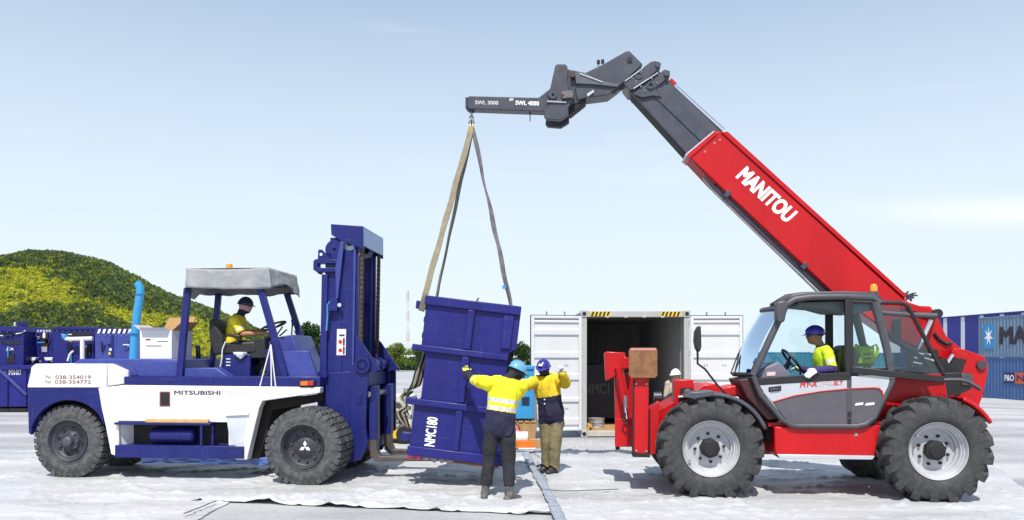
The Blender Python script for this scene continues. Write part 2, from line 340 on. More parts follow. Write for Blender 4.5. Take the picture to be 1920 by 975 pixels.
def sheet(name, quad, nx, ny, base, seed, label, m, lift=None):
    A, B, C, D = [Vector(q) for q in quad]      # near-left, near-right, far-right, far-left (x, y)
    vs = []
    for j in range(ny + 1):
        for i in range(nx + 1):
            u, v = i / nx, j / ny
            ed = min(u, 1 - u, v, 1 - v)
            p = (A * (1 - u) + B * u) * (1 - v) + (D * (1 - u) + C * u) * v
            k = max(0, 1 - ed / .05)
            x = p.x + k * .06 * mnoise.fractal(Vector((p.x * 1.1, p.y * 1.1, seed)), .8, 2, 4); y = p.y + k * .06 * mnoise.fractal(Vector((p.x * 1.1 + 9, p.y * 1.1, seed)), .8, 2, 4)
            z = base + max(0, wr(x, y, seed))
            if lift: z += lift(u, v, x, y)
            if ed == 0: z = min(z, base + .004) if not lift else max(base, z - .008)
            vs.append((x, y, z + gz(x, y)))
    n = nx + 1
    o = MB().add(vs, [(j * n + i, j * n + i + 1, (j + 1) * n + i + 1, (j + 1) * n + i) for j in range(ny) for i in range(nx)]).build(name, m, smooth=180, fix=False)
    s = o.modifiers.new('thick', 'SOLIDIFY'); s.thickness = .004; s.offset = 1
    return tag(o, label, 'ground sheet', 'white sheets spread on the yard')
def g2(px, py): y = H * F / (py - HY); return ((px - CX) * y / F, y)
TARP = sheet_mat('white_ground_sheet', (.53, .535, .55)); TARP2 = sheet_mat('greyer_ground_sheet', (.50, .51, .53))
sheet('ground_sheet', [g2(-420, 1040), g2(300, 1010), g2(600, 862), g2(-150, 838)], 170, 120, .005, 1.3, 'white ground sheet under the forklift rear wheel at the yard edge', TARP)
def lf(u, v, x, y):
    e = max(0, 1 - v / .10); q = mnoise.noise(Vector((x * 1.9, 1.7, 3))); q2 = max(0, mnoise.noise(Vector((x * .8, 7.7, 1))))
    fo = mnoise.noise(Vector((x * .8 + 3, y * 3.2 + x * .5, 6.6))); fold = .055 * max(0, 1 - abs(fo) * 7) ** 2 * sm(1 - v / .55) * sm((x + 4.2) / 1.5)
    return e * (.16 * max(0, q - .30) + .03 * q2) + .003 + fold
sheet('ground_sheet', [g2(340, 940), g2(1048, 968), g2(986, 846), g2(610, 846)], 240, 130, .012, 5.9, 'rumpled white sheet with curled front edge under the yellow-jacketed workers', TARP, lf)
sheet('ground_sheet', [g2(1052, 990), g2(2050, 1015), g2(1830, 850), g2(1002, 846)], 200, 130, .009, 9.4, 'broad white sheet under the red telehandler wheels', TARP2)
def strip():
    pts = [g2(985, 853), g2(993, 872), g2(1005, 893), g2(1018, 915), g2(1030, 938), g2(1047, 975), g2(1060, 1010)]
    vs = []; N = 60; P = [Vector(p) for p in pts]
    for i in range(N + 1):
        f = i / N * (len(P) - 1); k = min(int(f), len(P) - 2); p = P[k].lerp(P[k + 1], f - k)
        w = .062 + .03 * mnoise.noise(Vector((p.x * 6, p.y * 6, 2)))
        for s in range(5):
            q = (s / 4 - .5) * 2 * w
            vs.append((p.x + q, p.y + q * .1, .058 + .02 * mnoise.noise(Vector((p.x * 3 + q * 9, p.y * 4, 5)))))
    o = MB().add(vs, [(i * 5 + s, i * 5 + s + 1, i * 5 + s + 6, i * 5 + s + 5) for i in range(N) for s in range(4)]).build('seam_strip', M('grey_seam_strip', (.27, .31, .38), .6, var=.3, scale=8, dust=.3), smooth=180, fix=False)
    o.modifiers.new('thick', 'SOLIDIFY').thickness = .006
    tag(o, 'crumpled grey strip covering the seam between two white sheets', 'strip')
strip()
def strap(pts, label, r=.007, m=None, name='loose_strap'):
    b = MB(); P = [Vector((g2(*p)[0], g2(*p)[1], .055)) for p in pts]; Q = []
    for i in range(len(P) - 1):
        for k in range(8):
            p = P[i].lerp(P[i + 1], k / 8); p.z += .012 * mnoise.noise(p * 4); p.y += .02 * mnoise.noise(p * 2.3); Q.append(p)
    Q.append(P[-1]); b.tube(Q, r, 6, flat=.5)
    tag(b.build(name, m or BLACK), label, 'strap')
strap([(1016, 926), (1060, 928), (1110, 927), (1160, 925)], 'thin dark strap lying across the seam strip', .010)
strap([(345, 972), (372, 962), (404, 948)], 'dark cord at the corner of the rumpled sheet', .012, M('dull_strap', (.10, .10, .12), .8))

# ------------------------------------------------------------------ hill with its scrub
PROF = [((a - 960) * .208, max(0, H + (670 - b) * .208 - 3.4)) for a, b in ((-420, 560), (-200, 505), (0, 477), (45, 474), (80, 467), (150, 467), (200, 481), (250, 505), (300, 532), (350, 553), (400, 571), (450, 590), (500, 614), (560, 655), (580, 680))]
def hill_h(x, y):
    h = 0
    for (a, p), (b, q) in zip(PROF, PROF[1:]):
        if a <= x <= b: h = p + (q - p) * sm((x - a) / (b - a)) if False else p + (q - p) * (x - a) / (b - a)
    d = sm((y - 225) / 80) * sm((430 - y) / 110)
    return h * d + 1.2 * mnoise.fractal(Vector((x * .03, y * .03, 1)), 1, 2, 4) * min(1, h / 6) * d - .3
def hill():
    nx, ny = 90, 60; X = [-290 + i * (220 / nx) for i in range(nx + 1)]; Y = [215 + j * (230 / ny) for j in range(ny + 1)]
    vs = [(x, y, hill_h(x, y)) for y in Y for x in X]; n = nx + 1
    o = MB().add(vs, [(j * n + i, j * n + i + 1, (j + 1) * n + i + 1, (j + 1) * n + i) for j in range(ny) for i in range(nx)]).build('hill', M('hill_grass', (.22, .23, .03), .95, var=.4, scale=.06, bump=.3, bscale=1), smooth=180, fix=False)
    tag(o, kind='structure')
    rnd = random.Random(11); A, B_, C_ = MB(), MB(), MB()
    for i in range(42000):
        x = rnd.uniform(-275, -79); y = rnd.uniform(222, 318); z = hill_h(x, y)
        if z < .3: continue
        px = CX + x * F / y; py = HY - (z - H) * F / y
        # woodland on the crest, mid-slope cloud shadow painted as dark leaves, scrub between
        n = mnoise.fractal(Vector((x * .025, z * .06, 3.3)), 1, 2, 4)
        hf = z / max(1, hill_h(x, 312)); cloud_shade = math.exp(-((x + 140) / 34) ** 2)
        pw = max(sm((hf - .74 + .22 * n) / .16), sm((.22 + .36 * cloud_shade + .24 * n - hf) / .16)); wood_shade = rnd.random() < pw * .95 + .03
        r = rnd.uniform(.5, 1.25) * (1.15 if wood_shade else .75); t = (A if rnd.random() < .8 else C_) if wood_shade else (B_ if rnd.random() < .85 else C_)
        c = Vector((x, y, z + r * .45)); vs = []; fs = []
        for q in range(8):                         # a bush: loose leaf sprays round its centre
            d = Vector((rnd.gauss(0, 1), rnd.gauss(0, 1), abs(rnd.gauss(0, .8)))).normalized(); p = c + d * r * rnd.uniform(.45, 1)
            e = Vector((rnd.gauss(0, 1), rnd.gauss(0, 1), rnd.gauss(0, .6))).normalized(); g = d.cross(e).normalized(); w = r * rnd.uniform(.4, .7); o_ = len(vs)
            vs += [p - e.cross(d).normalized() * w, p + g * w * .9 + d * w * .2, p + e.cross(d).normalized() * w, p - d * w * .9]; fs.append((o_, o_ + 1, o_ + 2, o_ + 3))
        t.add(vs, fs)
    for b, nm, m, lb in ((A, 'woodland_shade_foliage', leafm('hill_wood_shade_leaf', (.125, .175, .075)), 'dark green woodland on the hill crest, with cloud shadow coloured in below'),
                     (B_, 'scrub_foliage', leafm('hill_scrub_leaf', (.54, .54, .060)), 'yellow-green scrub coloured as the sunlit middle of the hill'),
                     (C_, 'bush_foliage', leafm('hill_bush_leaf', (.30, .35, .05)), 'mid-green bushes scattered over the hill')):
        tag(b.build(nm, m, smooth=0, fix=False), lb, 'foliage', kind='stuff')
def leafm(name, c):
    if name in MATS: return MATS[name]
    m = bpy.data.materials.new(name); m.use_nodes = True; t = m.node_tree; b = t.nodes['Principled BSDF']; k = t.links.new
    g = t.nodes.new('ShaderNodeNewGeometry'); r = t.nodes.new('ShaderNodeValToRGB'); e = r.color_ramp.elements
    e[0].color = tuple(x * .74 for x in c) + (1,); e[1].color = tuple(x * 1.26 for x in c) + (1,)
    k(g.outputs['Random Per Island'], r.inputs[0]); k(r.outputs[0], b.inputs['Base Color']); b.inputs['Roughness'].default_value = .65; b.inputs['Specular IOR Level'].default_value = .2
    tr = t.nodes.new('ShaderNodeBsdfTranslucent'); k(r.outputs[0], tr.inputs[0]); x = t.nodes.new('ShaderNodeMixShader'); x.inputs[0].default_value = .42
    k(b.outputs[0], x.inputs[1]); k(tr.outputs[0], x.inputs[2]); k(x.outputs[0], t.nodes['Material Output'].inputs[0]); MATS[name] = m; return m
hill()

# ------------------------------------------------------------------ trees at the far side of the yard
def tree(px, base_y, top_py, wpx, label, leaf, seed, sparse=1.):
    Y = base_y; x = (px - CX) * Y / F; h = H + (HY - top_py) * Y / F; rw = wpx * Y / F / 2; rnd = random.Random(seed)
    t = thing('tree', (x, Y, gz(x, Y)), label, 'tree', 'trees at the far side of the yard')
    b = MB(); tp = Vector((rnd.uniform(-.1, .1) * h, 0, h * .55)); r0 = .03 * h
    b.tube([(0, 0, -.1), tp * .5 + Vector((rnd.uniform(-.1, .1), 0, 0)), tp, tp + Vector((0, 0, h * .25))], [r0, r0 * .75, r0 * .5, r0 * .2], 8)
    for i in range(6):
        a = rnd.uniform(0, 6.28); s = tp * rnd.uniform(.45, 1); e = s + Vector((math.cos(a) * rw * .7, math.sin(a) * rw * .7, h * rnd.uniform(.12, .3)))
        b.tube([s, s.lerp(e, .5) + Vector((0, 0, .05 * h)), e], [r0 * .45, r0 * .3, r0 * .1], 6)
    b.build('trunk', M('bark', (.10, .075, .055), .9, var=.3, scale=8), t)
    c = MB(); blobs = []
    for i in range(11):
        a = rnd.uniform(0, 6.28); q = rnd.uniform(.1, .75) * rw; z = h * rnd.uniform(.28, .86); blobs.append((Vector((math.cos(a) * q, math.sin(a) * q, z)), rw * rnd.uniform(.28, .52), h * rnd.uniform(.10, .2)))
    blobs.append((Vector((0, 0, h * .84)), rw * .35, h * .16))
    for (o, rx, rz) in blobs:
        for i in range(int(230 * sparse)):
            d = Vector((rnd.gauss(0, 1), rnd.gauss(0, 1), rnd.gauss(0, 1))).normalized() * rnd.uniform(.5, 1.08); p = o + Vector((d.x * rx, d.y * rx, d.z * rz))
            if p.z < .1 * h: continue
            e = Vector((rnd.gauss(0, 1), rnd.gauss(0, 1), rnd.gauss(0, 1))).normalized(); g = e.orthogonal().normalized(); w = h * rnd.uniform(.018, .042)
            c.add([p - e * w, p + g * w * .6, p + e * w, p - g * w * .6], [(0, 1, 2, 3)])
    c.build('crown', leaf, t, smooth=0, fix=False)
G1, G2, G3 = leafm('leaf_mid', (.075, .13, .018)), leafm('leaf_dark', (.035, .075, .02)), leafm('leaf_light', (.13, .19, .02))
tree(575, 105, 603, 62, 'dark tree behind the forklift windscreen post', G2, 1)
tree(598, 112, 626, 40, 'small dark tree just behind the forklift mast', G2, 2)
tree(712, 108, 652, 46, 'mid-green tree next to the far lift chain', G1, 3)
tree(747, 104, 642, 66, 'light green bushy tree below the radio mast', G3, 4)
tree(783, 110, 650, 56, 'mid-green tree touching the upper edge tab of the hanging box', G1, 5)
tree(978, 96, 640, 58, 'dark green tree between the hanging box and the container door', G2, 7)
tree(1012, 100, 648, 46, 'dark green tree poking out beside the left container door', G1, 8)
tree(670, 115, 655, 40, 'small tree seen through the mast rails', G1, 10)
def low_hedge():
    rnd = random.Random(8); b = MB()
    for i in range(9000):
        Y = rnd.uniform(112, 118); px = rnd.uniform(530, 1020); x = (px - CX) * Y / F; z = rnd.uniform(0, 1) ** 1.3 * (1.6 + 1.0 * mnoise.noise(Vector((x * .25, 0, 0))))
        p = Vector((x, Y, z)); e = Vector((rnd.gauss(0, 1), rnd.gauss(0, 1), rnd.gauss(0, 1))).normalized(); g = e.orthogonal().normalized(); w = rnd.uniform(.1, .22)
        b.add([p - e * w, p + g * w, p + e * w, p - g * w], [(0, 1, 2, 3)])
    tag(b.build('undergrowth', G2, smooth=0, fix=False), 'low dark undergrowth along the far edge of the yard', 'undergrowth', kind='stuff')
low_hedge()

# ------------------------------------------------------------------ radio mast
def radio():
    Y = 330; x = (765 - CX) * Y / F; h = H + (HY - 545) * Y / F
    t = thing('radio_mast', (x, Y, 0), 'slender red and white lattice radio mast beyond the trees', 'mast')
    W1 = M('mast_white', (.55, .55, .57), .6); W2 = M('mast_red', (.42, .16, .15), .6)
    n = 7
    for k in range(n):
        b = MB(); z0, z1 = h * k / n, h * (k + 1) / n
        wd_ = lambda z: .8 - .35 * z / h
        for a in (90, 210, 330):
            d = Vector((math.cos(R(a)), math.sin(R(a)), 0)); b.cyl(d * wd_(z0) + Vector((0, 0, z0)), d * wd_(z1) + Vector((0, 0, z1)), .055, 5)
        m = 4
        for i in range(m):
            za, zb = z0 + (z1 - z0) * i / m, z0 + (z1 - z0) * (i + 1) / m
            for a, c in ((90, 210), (210, 330), (330, 90)):
                da = Vector((math.cos(R(a)), math.sin(R(a)), 0)); dc = Vector((math.cos(R(c)), math.sin(R(c)), 0))
                b.cyl(da * wd_(za) + Vector((0, 0, za)), dc * wd_(zb) + Vector((0, 0, zb)), .035, 4)
        b.build('lattice_section', W1 if k % 2 else W2, t)
    for z in (.94, .88, .82, .45, .2): MB().bar((-1.1, 0, h * z), (1.1, 0, h * z), .12, .16).cyl((-1.0, 0, h * z - .8), (-1.0, 0, h * z + .8), .08, 6).cyl((1.0, 0, h * z - .7), (1.0, 0, h * z + .7), .08, 6).build('antenna', W1, t)
radio()

# ------------------------------------------------------------------ shipping containers
CGREY = M('container_grey_paint', (.40, .41, .39), .55, var=.12, scale=2, dust=.2)
CWHITE = M('container_white_paint', (.62, .63, .64), .45, var=.05, scale=2, dust=.16, dustc=(.5, .45, .38), streak=True)
CINT = M('container_inner_paint', (.33, .37, .39), .6, var=.15, scale=2, dust=.25, dustc=(.2, .2, .2), streak=True)
def corr(b, o, along, up, nrm, length, height, pitch=.28, depth=.036):
    """trapezoid corrugation, ridges running along 'up'"""
    n = int(length / pitch); p = length / n; prof = []
    for i in range(n): prof += [(i * p, 0), (i * p + p * .26, 0), (i * p + p * .5, depth), (i * p + p * .76, depth)]
    prof.append((length, 0)); o, along, up, nrm = Vector(o), Vector(along), Vector(up), Vector(nrm); vs = []
    for a, d in prof: q = o + along * a + nrm * d; vs += [q, q + up * height]
    return b.add(vs, [(2 * i, 2 * i + 2, 2 * i + 3, 2 * i + 1) for i in range(len(prof) - 1)])
def open_container():
    Y = 18.25; ppm = F / Y; x0, x1 = (1090.5 - CX) / ppm, (1293.5 - CX) / ppm; w = x1 - x0; hh = 2.9; Ln = 6.06
    t = thing('shipping_container', (x0, Y, 0), 'open-ended grey shipping container with both white doors swung back', 'container', rot=(0, 0, R(1.0)))
    b = MB(); corr(b, (0.06, .1, .16), (0, 1, 0), (0, 0, 1), (1, 0, 0), Ln - .16, hh - .19); b.build('side_wall', CINT, t, smooth=0, fix=False)
    b = MB(); corr(b, (w - .06, .1, .16), (0, 1, 0), (0, 0, 1), (-1, 0, 0), Ln - .16, hh - .19); b.build('side_wall', CINT, t, smooth=0, fix=False)
    b = MB(); corr(b, (.06, Ln - .05, .16), (1, 0, 0), (0, 0, 1), (0, -1, 0), w - .12, hh - .19); b.build('end_wall', CINT, t, smooth=0, fix=False)
    MB().lim(.0, w, .135, Ln, hh - .06, hh - .02).build('roof', CINT, t, .004)
    for s in (0, w - .055): MB().lim(s, s + .055, .165, Ln - .02, hh - .2, hh - .065).build('top_rail', CGREY, t, .006); MB().lim(s, s + .055, .165, Ln - .02, .02, .2).build('bottom_rail', CGREY, t, .006)
    n = 9
    for i in range(n): MB().lim(.08 + (w - .16) * i / n + .003, .08 + (w - .16) * (i + 1) / n - .003, .12, Ln - .1, .13, .158).build('floor_plank', WOOD, t, .003)
    for s in (0, w - .12): MB().lim(s, s + .12, 0, .14, .14, hh - .14).build('corner_post', CGREY, t, .01)
    MB().lim(.12, w - .12, 0.01, .13, hh - .15, hh - .01).build('header_beam', CGREY, t, .01)
    MB().lim(.12, w - .12, 0.01, .13, .02, .15).build('sill_beam', M('sill_paint', (.44, .42, .36), .6, var=.2, dust=.4), t, .01)
    for z in (0, hh - .16):
        for s in (-.02, w - .14):
            MB().lim(s, s + .16, -.02, .16, z + .005, z + .165).build('corner_casting', CGREY, t, .012)
            MB().lathe([(.001, -.028), (.045, -.028), (.045, -.02), (.001, -.02)], (s + .08, 0, z + .085), (0, 1, 0), 16).build('casting_hole', SHADE, t)
    # hazard stripes at both ends of the header
    for s0 in (.2, w - .66):
        h0 = MB().lim(s0, s0 + .46, -.003, .012, hh - .135, hh - .025).build('hazard_decal', YEL, t)
        for k in range(5):
            a = .01 + k * .088
            MB().add([(s0 + a, -.006, hh - .133), (s0 + a + .045, -.006, hh - .133), (s0 + a + .085, -.006, hh - .027), (s0 + a + .04, -.006, hh - .027)], [(0, 1, 2, 3)]).build('stripe', BLACK, h0, smooth=0)
    for k in range(4): MB().lim(.55 + k * .42, .63 + k * .42, -.025, .012, hh - .165, hh - .125).build('lashing_bracket', CGREY, t, .006)
    # doors: hinged on the posts; inner faces (horizontal ribs) towards the camera
    for side, hx, ang in ((-1, -.01, 9), (1, w + .01, 4)):
        dw, dh = 1.17, 2.60; d = bpy.data.objects.new('door', None)
        b = MB(); z = 0.; ribs = [(.10, .30), (.62, .76), (1.12, 1.30), (1.62, 1.80), (2.14, 2.32), (2.42, 2.52)]
        prof = [(0, 0)]
        for a, c in ribs: prof += [(a, 0), (a + .035, -.032), (c - .035, -.032), (c, 0)]
        prof.append((dh, 0)); vs = []
        for zz, dd in prof: vs += [(.06, dd, zz), (dw - .06, dd, zz)]
        b.add(vs, [(2 * i, 2 * i + 1, 2 * i + 3, 2 * i + 2) for i in range(len(prof) - 1)])
        d = b.build('door', CWHITE, t, smooth=0)
        d.location = (hx, -.03, .17); d.rotation_euler = (0, 0, (R(180) + R(ang)) if side < 0 else -R(ang))
        if side < 0: d.scale = (1, -1, 1)
        for a, c in ((0, .07), (dw - .07, dw)): MB().lim(a, c, -.055, .02, 0, dh).build('door_stile', CWHITE, d, .008)
        for a, c in ((0, .06), (dh - .06, dh)): MB().lim(.07, dw - .07, -.05, .02, a, c).build('door_rail', CWHITE, d, .008)
        MB().lim(-.012, dw + .015, -.02, .0, dh, dh + .018).build('gasket', BLACK, d)
        MB().lim(dw, dw + .018, -.02, .0, 0, dh).build('gasket', BLACK, d)
        for q in (.38, .80): MB().cyl((q, .04, -.06), (q, .04, dh + .10), .017, 8).build('locking_bar', STEEL, d)
        for q in (.15, .9, 1.7, 2.4): MB().lim(-.03, .06, .005, .03, q, q + .12).build('hinge', CGREY, d, .004)
        for zz in (2.44, 1.48, .5):
            for q in (.32, .38, .74, .80): MB().cyl((q, -.0, zz), (q, -.012, zz), .013, 8).build('rivet', STEEL, d)
    # cargo standing inside
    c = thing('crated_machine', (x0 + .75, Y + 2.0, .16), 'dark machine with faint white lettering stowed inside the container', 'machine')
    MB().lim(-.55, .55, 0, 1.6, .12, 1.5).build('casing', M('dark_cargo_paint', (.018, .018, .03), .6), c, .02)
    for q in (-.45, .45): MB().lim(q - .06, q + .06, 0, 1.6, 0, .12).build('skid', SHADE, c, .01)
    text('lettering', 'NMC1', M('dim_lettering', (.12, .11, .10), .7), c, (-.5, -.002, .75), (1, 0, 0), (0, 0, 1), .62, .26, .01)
    c = thing('steel_drum', (x0 + .36 + .05, Y + .75, .16), 'short bright metal drum on the container floor', 'drum')
    MB().lathe([(.001, 0), (.2, 0), (.2, .02), (.19, .03), (.19, .2), (.2, .21), (.2, .23), (.18, .23), (.18, .215), (.001, .215)], n=28, ax=(0, 0, 1), closed=False).build('shell', M('galvanised', (.5, .5, .52), .35, metal=.7, var=.15), c)
    MB().lathe([(.195, .11), (.203, .115), (.203, .125), (.195, .13)], n=28, ax=(0, 0, 1)).build('hoop', STEEL, c)
    for k, (px, a) in enumerate(((.14, 12), (.20, 20))):
        c = tag(MB().bar((x0 + px, Y + .1, .19 + k * .055), (x0 + px - .05 + k * .1, Y + .95, .19 + k * .055), .10, .05).build('timber_plank', M('orange_timber', (.55, .30, .06), .6, var=.25, scale=10), None, .004), ('lower' if k == 0 else 'upper') + ' orange timber plank lying in the container doorway', 'plank', 'planks in the container doorway')
open_container()
MB_ = MB
def closed_container(name, o, yaw, Ln, hh, m, label, rails=None, group='stacked shipping containers'):
    t = thing(name, o, label, 'container', group, (0, 0, R(yaw))); rails = rails or m       # long side facing local -y, x from 0 to Ln
    b = MB(); corr(b, (.1, .04, .15), (1, 0, 0), (0, 0, 1), (0, -1, 0), Ln - .2, hh - .27, .28, .036); b.build('side_wall', m, t, smooth=0, fix=False)
    b = MB(); corr(b, (.1, 2.38, .15), (1, 0, 0), (0, 0, 1), (0, 1, 0), Ln - .2, hh - .27, .28, .036); b.build('side_wall', m, t, smooth=0, fix=False)
    for x in (.05, Ln - .05): MB().lim(x - .02, x + .02, .06, 2.36, .12, hh - .12).build('end_wall', m, t)
    MB().lim(.05, Ln - .05, .06, 2.36, hh - .09, hh - .05).build('roof', m, t)
    MB().lim(.12, Ln - .12, -.0, .09, .01, .15).build('bottom_rail', rails, t, .008); MB().lim(.12, Ln - .12, -.0, .07, hh - .12, hh - .02).build('top_rail', rails, t, .008)
    for x in (0, Ln - .14):
        for y in (0, 2.30): MB().lim(x, x + .14, y, y + .13, .13, hh - .13).build('corner_post', rails, t, .008)
        for z in (0, hh - .13): MB().lim(x - .01, x + .15, -.01, .15, z, z + .13).build('corner_casting', rails, t, .01)
    return t
# the row on the far right runs almost straight away from the camera
P1 = Vector((30.7, 48.0)); DR = Vector((-.8, 7.5)).normalized(); yawR = math.degrees(math.atan2(-DR.y, -DR.x))
BGREY = M('grey_blue_container_paint', (.125, .20, .30), .55, var=.12, scale=1, dust=.15, streak=True); CBLUE = M('blue_container_paint', (.035, .10, .26), .5, var=.12, scale=1, dust=.15, streak=True)
def row_pt(s, off=0): q = P1 + DR * s + Vector((DR.y, -DR.x)) * off; return q
far_s = 3.95; GZ = -.76
e = row_pt(far_s)
def gy(x, y): return gz(x, y)
c1 = closed_container('shipping_container', (e.x, e.y, GZ), yawR, 12.19, 2.585, CBLUE, 'lower blue container with a small freight logo, beneath the grey one')
c2 = closed_container('shipping_container', (e.x, e.y, GZ + 2.59), yawR, 12.19, 2.59, BGREY, 'upper grey-blue container with white star and dark lettering')
LOGB = M('logo_blue', (.03, .25, .55), .5); LOGN = M('logo_navy', (.02, .02, .12), .5); LOGO = M('logo_orange', (.62, .09, .02), .5)
def flat(poly, y, name, m, par): return MB().add([(x, y, z) for x, z in poly], [tuple(range(len(poly)))]).build(name, m, par, smooth=0)
flat([(.45, .55), (1.45, .55), (1.45, 2.1), (.45, 2.1)], -.01, 'logo_square', LOGB, c2)
flat([(.95 + (.42 if k % 2 == 0 else .15) * math.sin(math.pi * k / 7), 1.33 + (.66 if k % 2 == 0 else .24) * math.cos(math.pi * k / 7)) for k in range(14)], -.016, 'logo_star', WHITEINK, c2)
text('lettering', 'MAERSK', DARKINK, c2, (1.95, -.006, .82), (1, 0, 0), (0, 0, 1), 5.8, 1.05, .03)
flat([(2.3, 1.0), (3.25, 1.0), (3.25, 1.65), (2.3, 1.65)], -.01, 'logo_square', LOGN, c1); flat([(3.25, 1.0), (4.2, 1.0), (4.2, 1.65), (3.25, 1.65)], -.01, 'logo_square', LOGO, c1)
text('lettering', 'P&O', WHITEINK, c1, (2.38, -.014, 1.15), (1, 0, 0), (0, 0, 1), .78, .36, .02)
text('lettering', 'N', LOGN, c1, (3.4, -.014, 1.15), (1, 0, 0), (0, 0, 1), .6, .36, .02)
# blue store with white stripes behind them
def striped_store():
    s1 = 17.0; a = row_pt(s1, -0.0); o = row_pt(s1, 2.75)
    t = thing('striped_store', (o.x, o.y, GZ), 'long navy store with white vertical stripes behind the container stack', 'building', None, (0, 0, R(yawR)))
    NV = M('store_navy', (.025, .03, .24), .5, var=.1, scale=.6); WS = M('store_white', (.62, .64, .68), .5, var=.08)
    hh = 5.5; x = 0.; k = 0
    while x < 28:
        w = 1.55 if k % 2 == 0 else .42
        MB().lim(x + .005, x + w - .005, -.012 if k % 2 else 0, .06, 0, hh).build('wall_panel', WS if k % 2 else NV, t, 0); x += w; k += 1
    MB().lim(-.05, 28.2, -.06, 8, hh, hh + .10).build('roof', NV, t, .01)
    MB().lim(-.0, .06, .08, 7.9, 0, hh - .01).build('end_wall', NV, t)
striped_store()
# lower teal containers farther away, seen through the telehandler cab
TEAL = M('teal_container_paint', (.02, .14, .21), .5, var=.12, scale=1, dust=.1)
for k in range(3):
    x = 19.0 + k * 5.6; Y = 66.
    closed_container('shipping_container', (x, Y + k * .3, gz(x + 3, Y)), -2, 5.5, 3.0 if k else 2.8, TEAL, ['teal container seen below the steering wheel through the cab', 'teal container seen behind the driver chest through the cab', 'teal container seen behind the green rucksack through the cab'][k], None, 'teal containers beyond the telehandler')
# ------------------------------------------------------------------ blue baler machines standing behind the forklift
PW = M('white_pipe', (.72, .71, .70), .4, var=.06, dust=.15)
def skip_machine():
    f = Fr(-17.4, 26.6, 0); t = f.empty('baler_machine', 'navy machine with sloped rib and white serial number, at the photo edge', 'machine')
    P = f.p
    MB().prism(f.q([(-60, 690), (92, 690), (92, 762), (-60, 764)], 0), 0, 2.2).build('hopper', NAVY2, t, .02)
    MB().bar(P(-60, 690, -.03), P(98, 688, -.03), .12, .14).build('rim_rail', NAVY2, t, .01)
    a = P(0, 694, -.05); c = P(50, 740, -.05); MB().bar(a, c, .07, .09).build('diagonal_rib', MIDBLUE, t, .006)
    MB().lim(P(-60, 700, 0).x, P(90, 700, 0).x, 0.05, 2.1, .02, .14).build('skid', SHADE, t)
    MB().prism(f.q([(-60, 618), (46, 622), (46, 690), (-60, 690)], .3), .3, 1.7).build('control_housing', NAVY2, t, .02)
    MB().prism(f.q([(-60, 612), (40, 612), (44, 622), (-60, 622)], .2), .2, 1.8).build('housing_roof', NAVY2, t, .01)
    MB().prism(f.q([(5, 640), (44, 640), (44, 645), (5, 645)], .28), .28, .31).build('louvre', SHADE, t)
    MB().prism(f.q([(12, 664), (27, 664), (27, 680), (12, 680)], .28), .28, .31).build('vent_opening', SHADE, t)
    text('name_plate', 'JCA', WHITEINK, t, P(12, 658, .297), (1, 0, 0), (0, 0, 1), .24, .11, .02)
    text('serial_number', 'NMM10-017', WHITEINK, t, P(8, 703, -.003), (1, 0, 0), (0, 0, 1), .56, .17, .02)
    MB().prism(f.q([(31, 603), (43, 603), (43, 612), (31, 612)], .5), .5, .8).build('junction_box', NAVY2, t, .01)
    MB().cyl(P(28, 611, .5), P(28, 604, .5), .03, 10).build('breather', PW, t)
    MB().tube([P(30, 626, .25), P(40, 624, .25), P(47, 620, .25)], .025, 8).build('hose', PW, t)
def valve_machine():
    f = Fr(-16.0, 27.5, 0); t = f.empty('baler_machine', 'low navy machine with galvanised couplings on top, beside the numbered one', 'machine'); P = f.p
    MB().prism(f.q([(48, 622), (102, 622), (102, 680), (100, 760), (48, 760)], 0), 0, 2).build('casing', NAVY2, t, .02)
    MB().prism(f.q([(76, 626), (90, 626), (90, 655), (76, 655)], -.04), -.04, .0).build('recess_panel', SHADE, t)
    MB().lathe([(.001, 0), (.05, 0), (.05, .12), (.03, .18), (.001, .2)], P(83, 634, -.06), (0, 0, 1), 12).build('lamp', PW, t)
    MB().prism(f.q([(78, 650), (88, 650), (88, 660), (78, 660)], -.05), -.05, -.01).build('sign_plate', M('label_grey', (.3, .32, .4), .5), t)
    for a in (50, 82):
        MB().prism(f.q([(a, 670), (a + 18, 670), (a + 15, 676), (a + 3, 676)], -.25), -.25, -.05).build('coupling', PW, t, .01)
    for a in (62, 76, 98): MB().lathe([(.001, 0), (.05, 0), (.05, .06), (.001, .06)], P(a, 679, -.25), (0, 0, 1), 10).build('valve_knob', STEEL, t)
    MB().lim(P(48, 700, 0).x, P(100, 700, 0).x, -.3, 0, .3, P(60, 681, -.3).z).build('valve_shelf', NAVY2, t, .01)
    for k in range(9): MB().cyl(P(50 + k * 5.4, 622, .1), P(50 + k * 5.4, 618.6, .1), .03, 6).build('roof_bolt', PW, t)
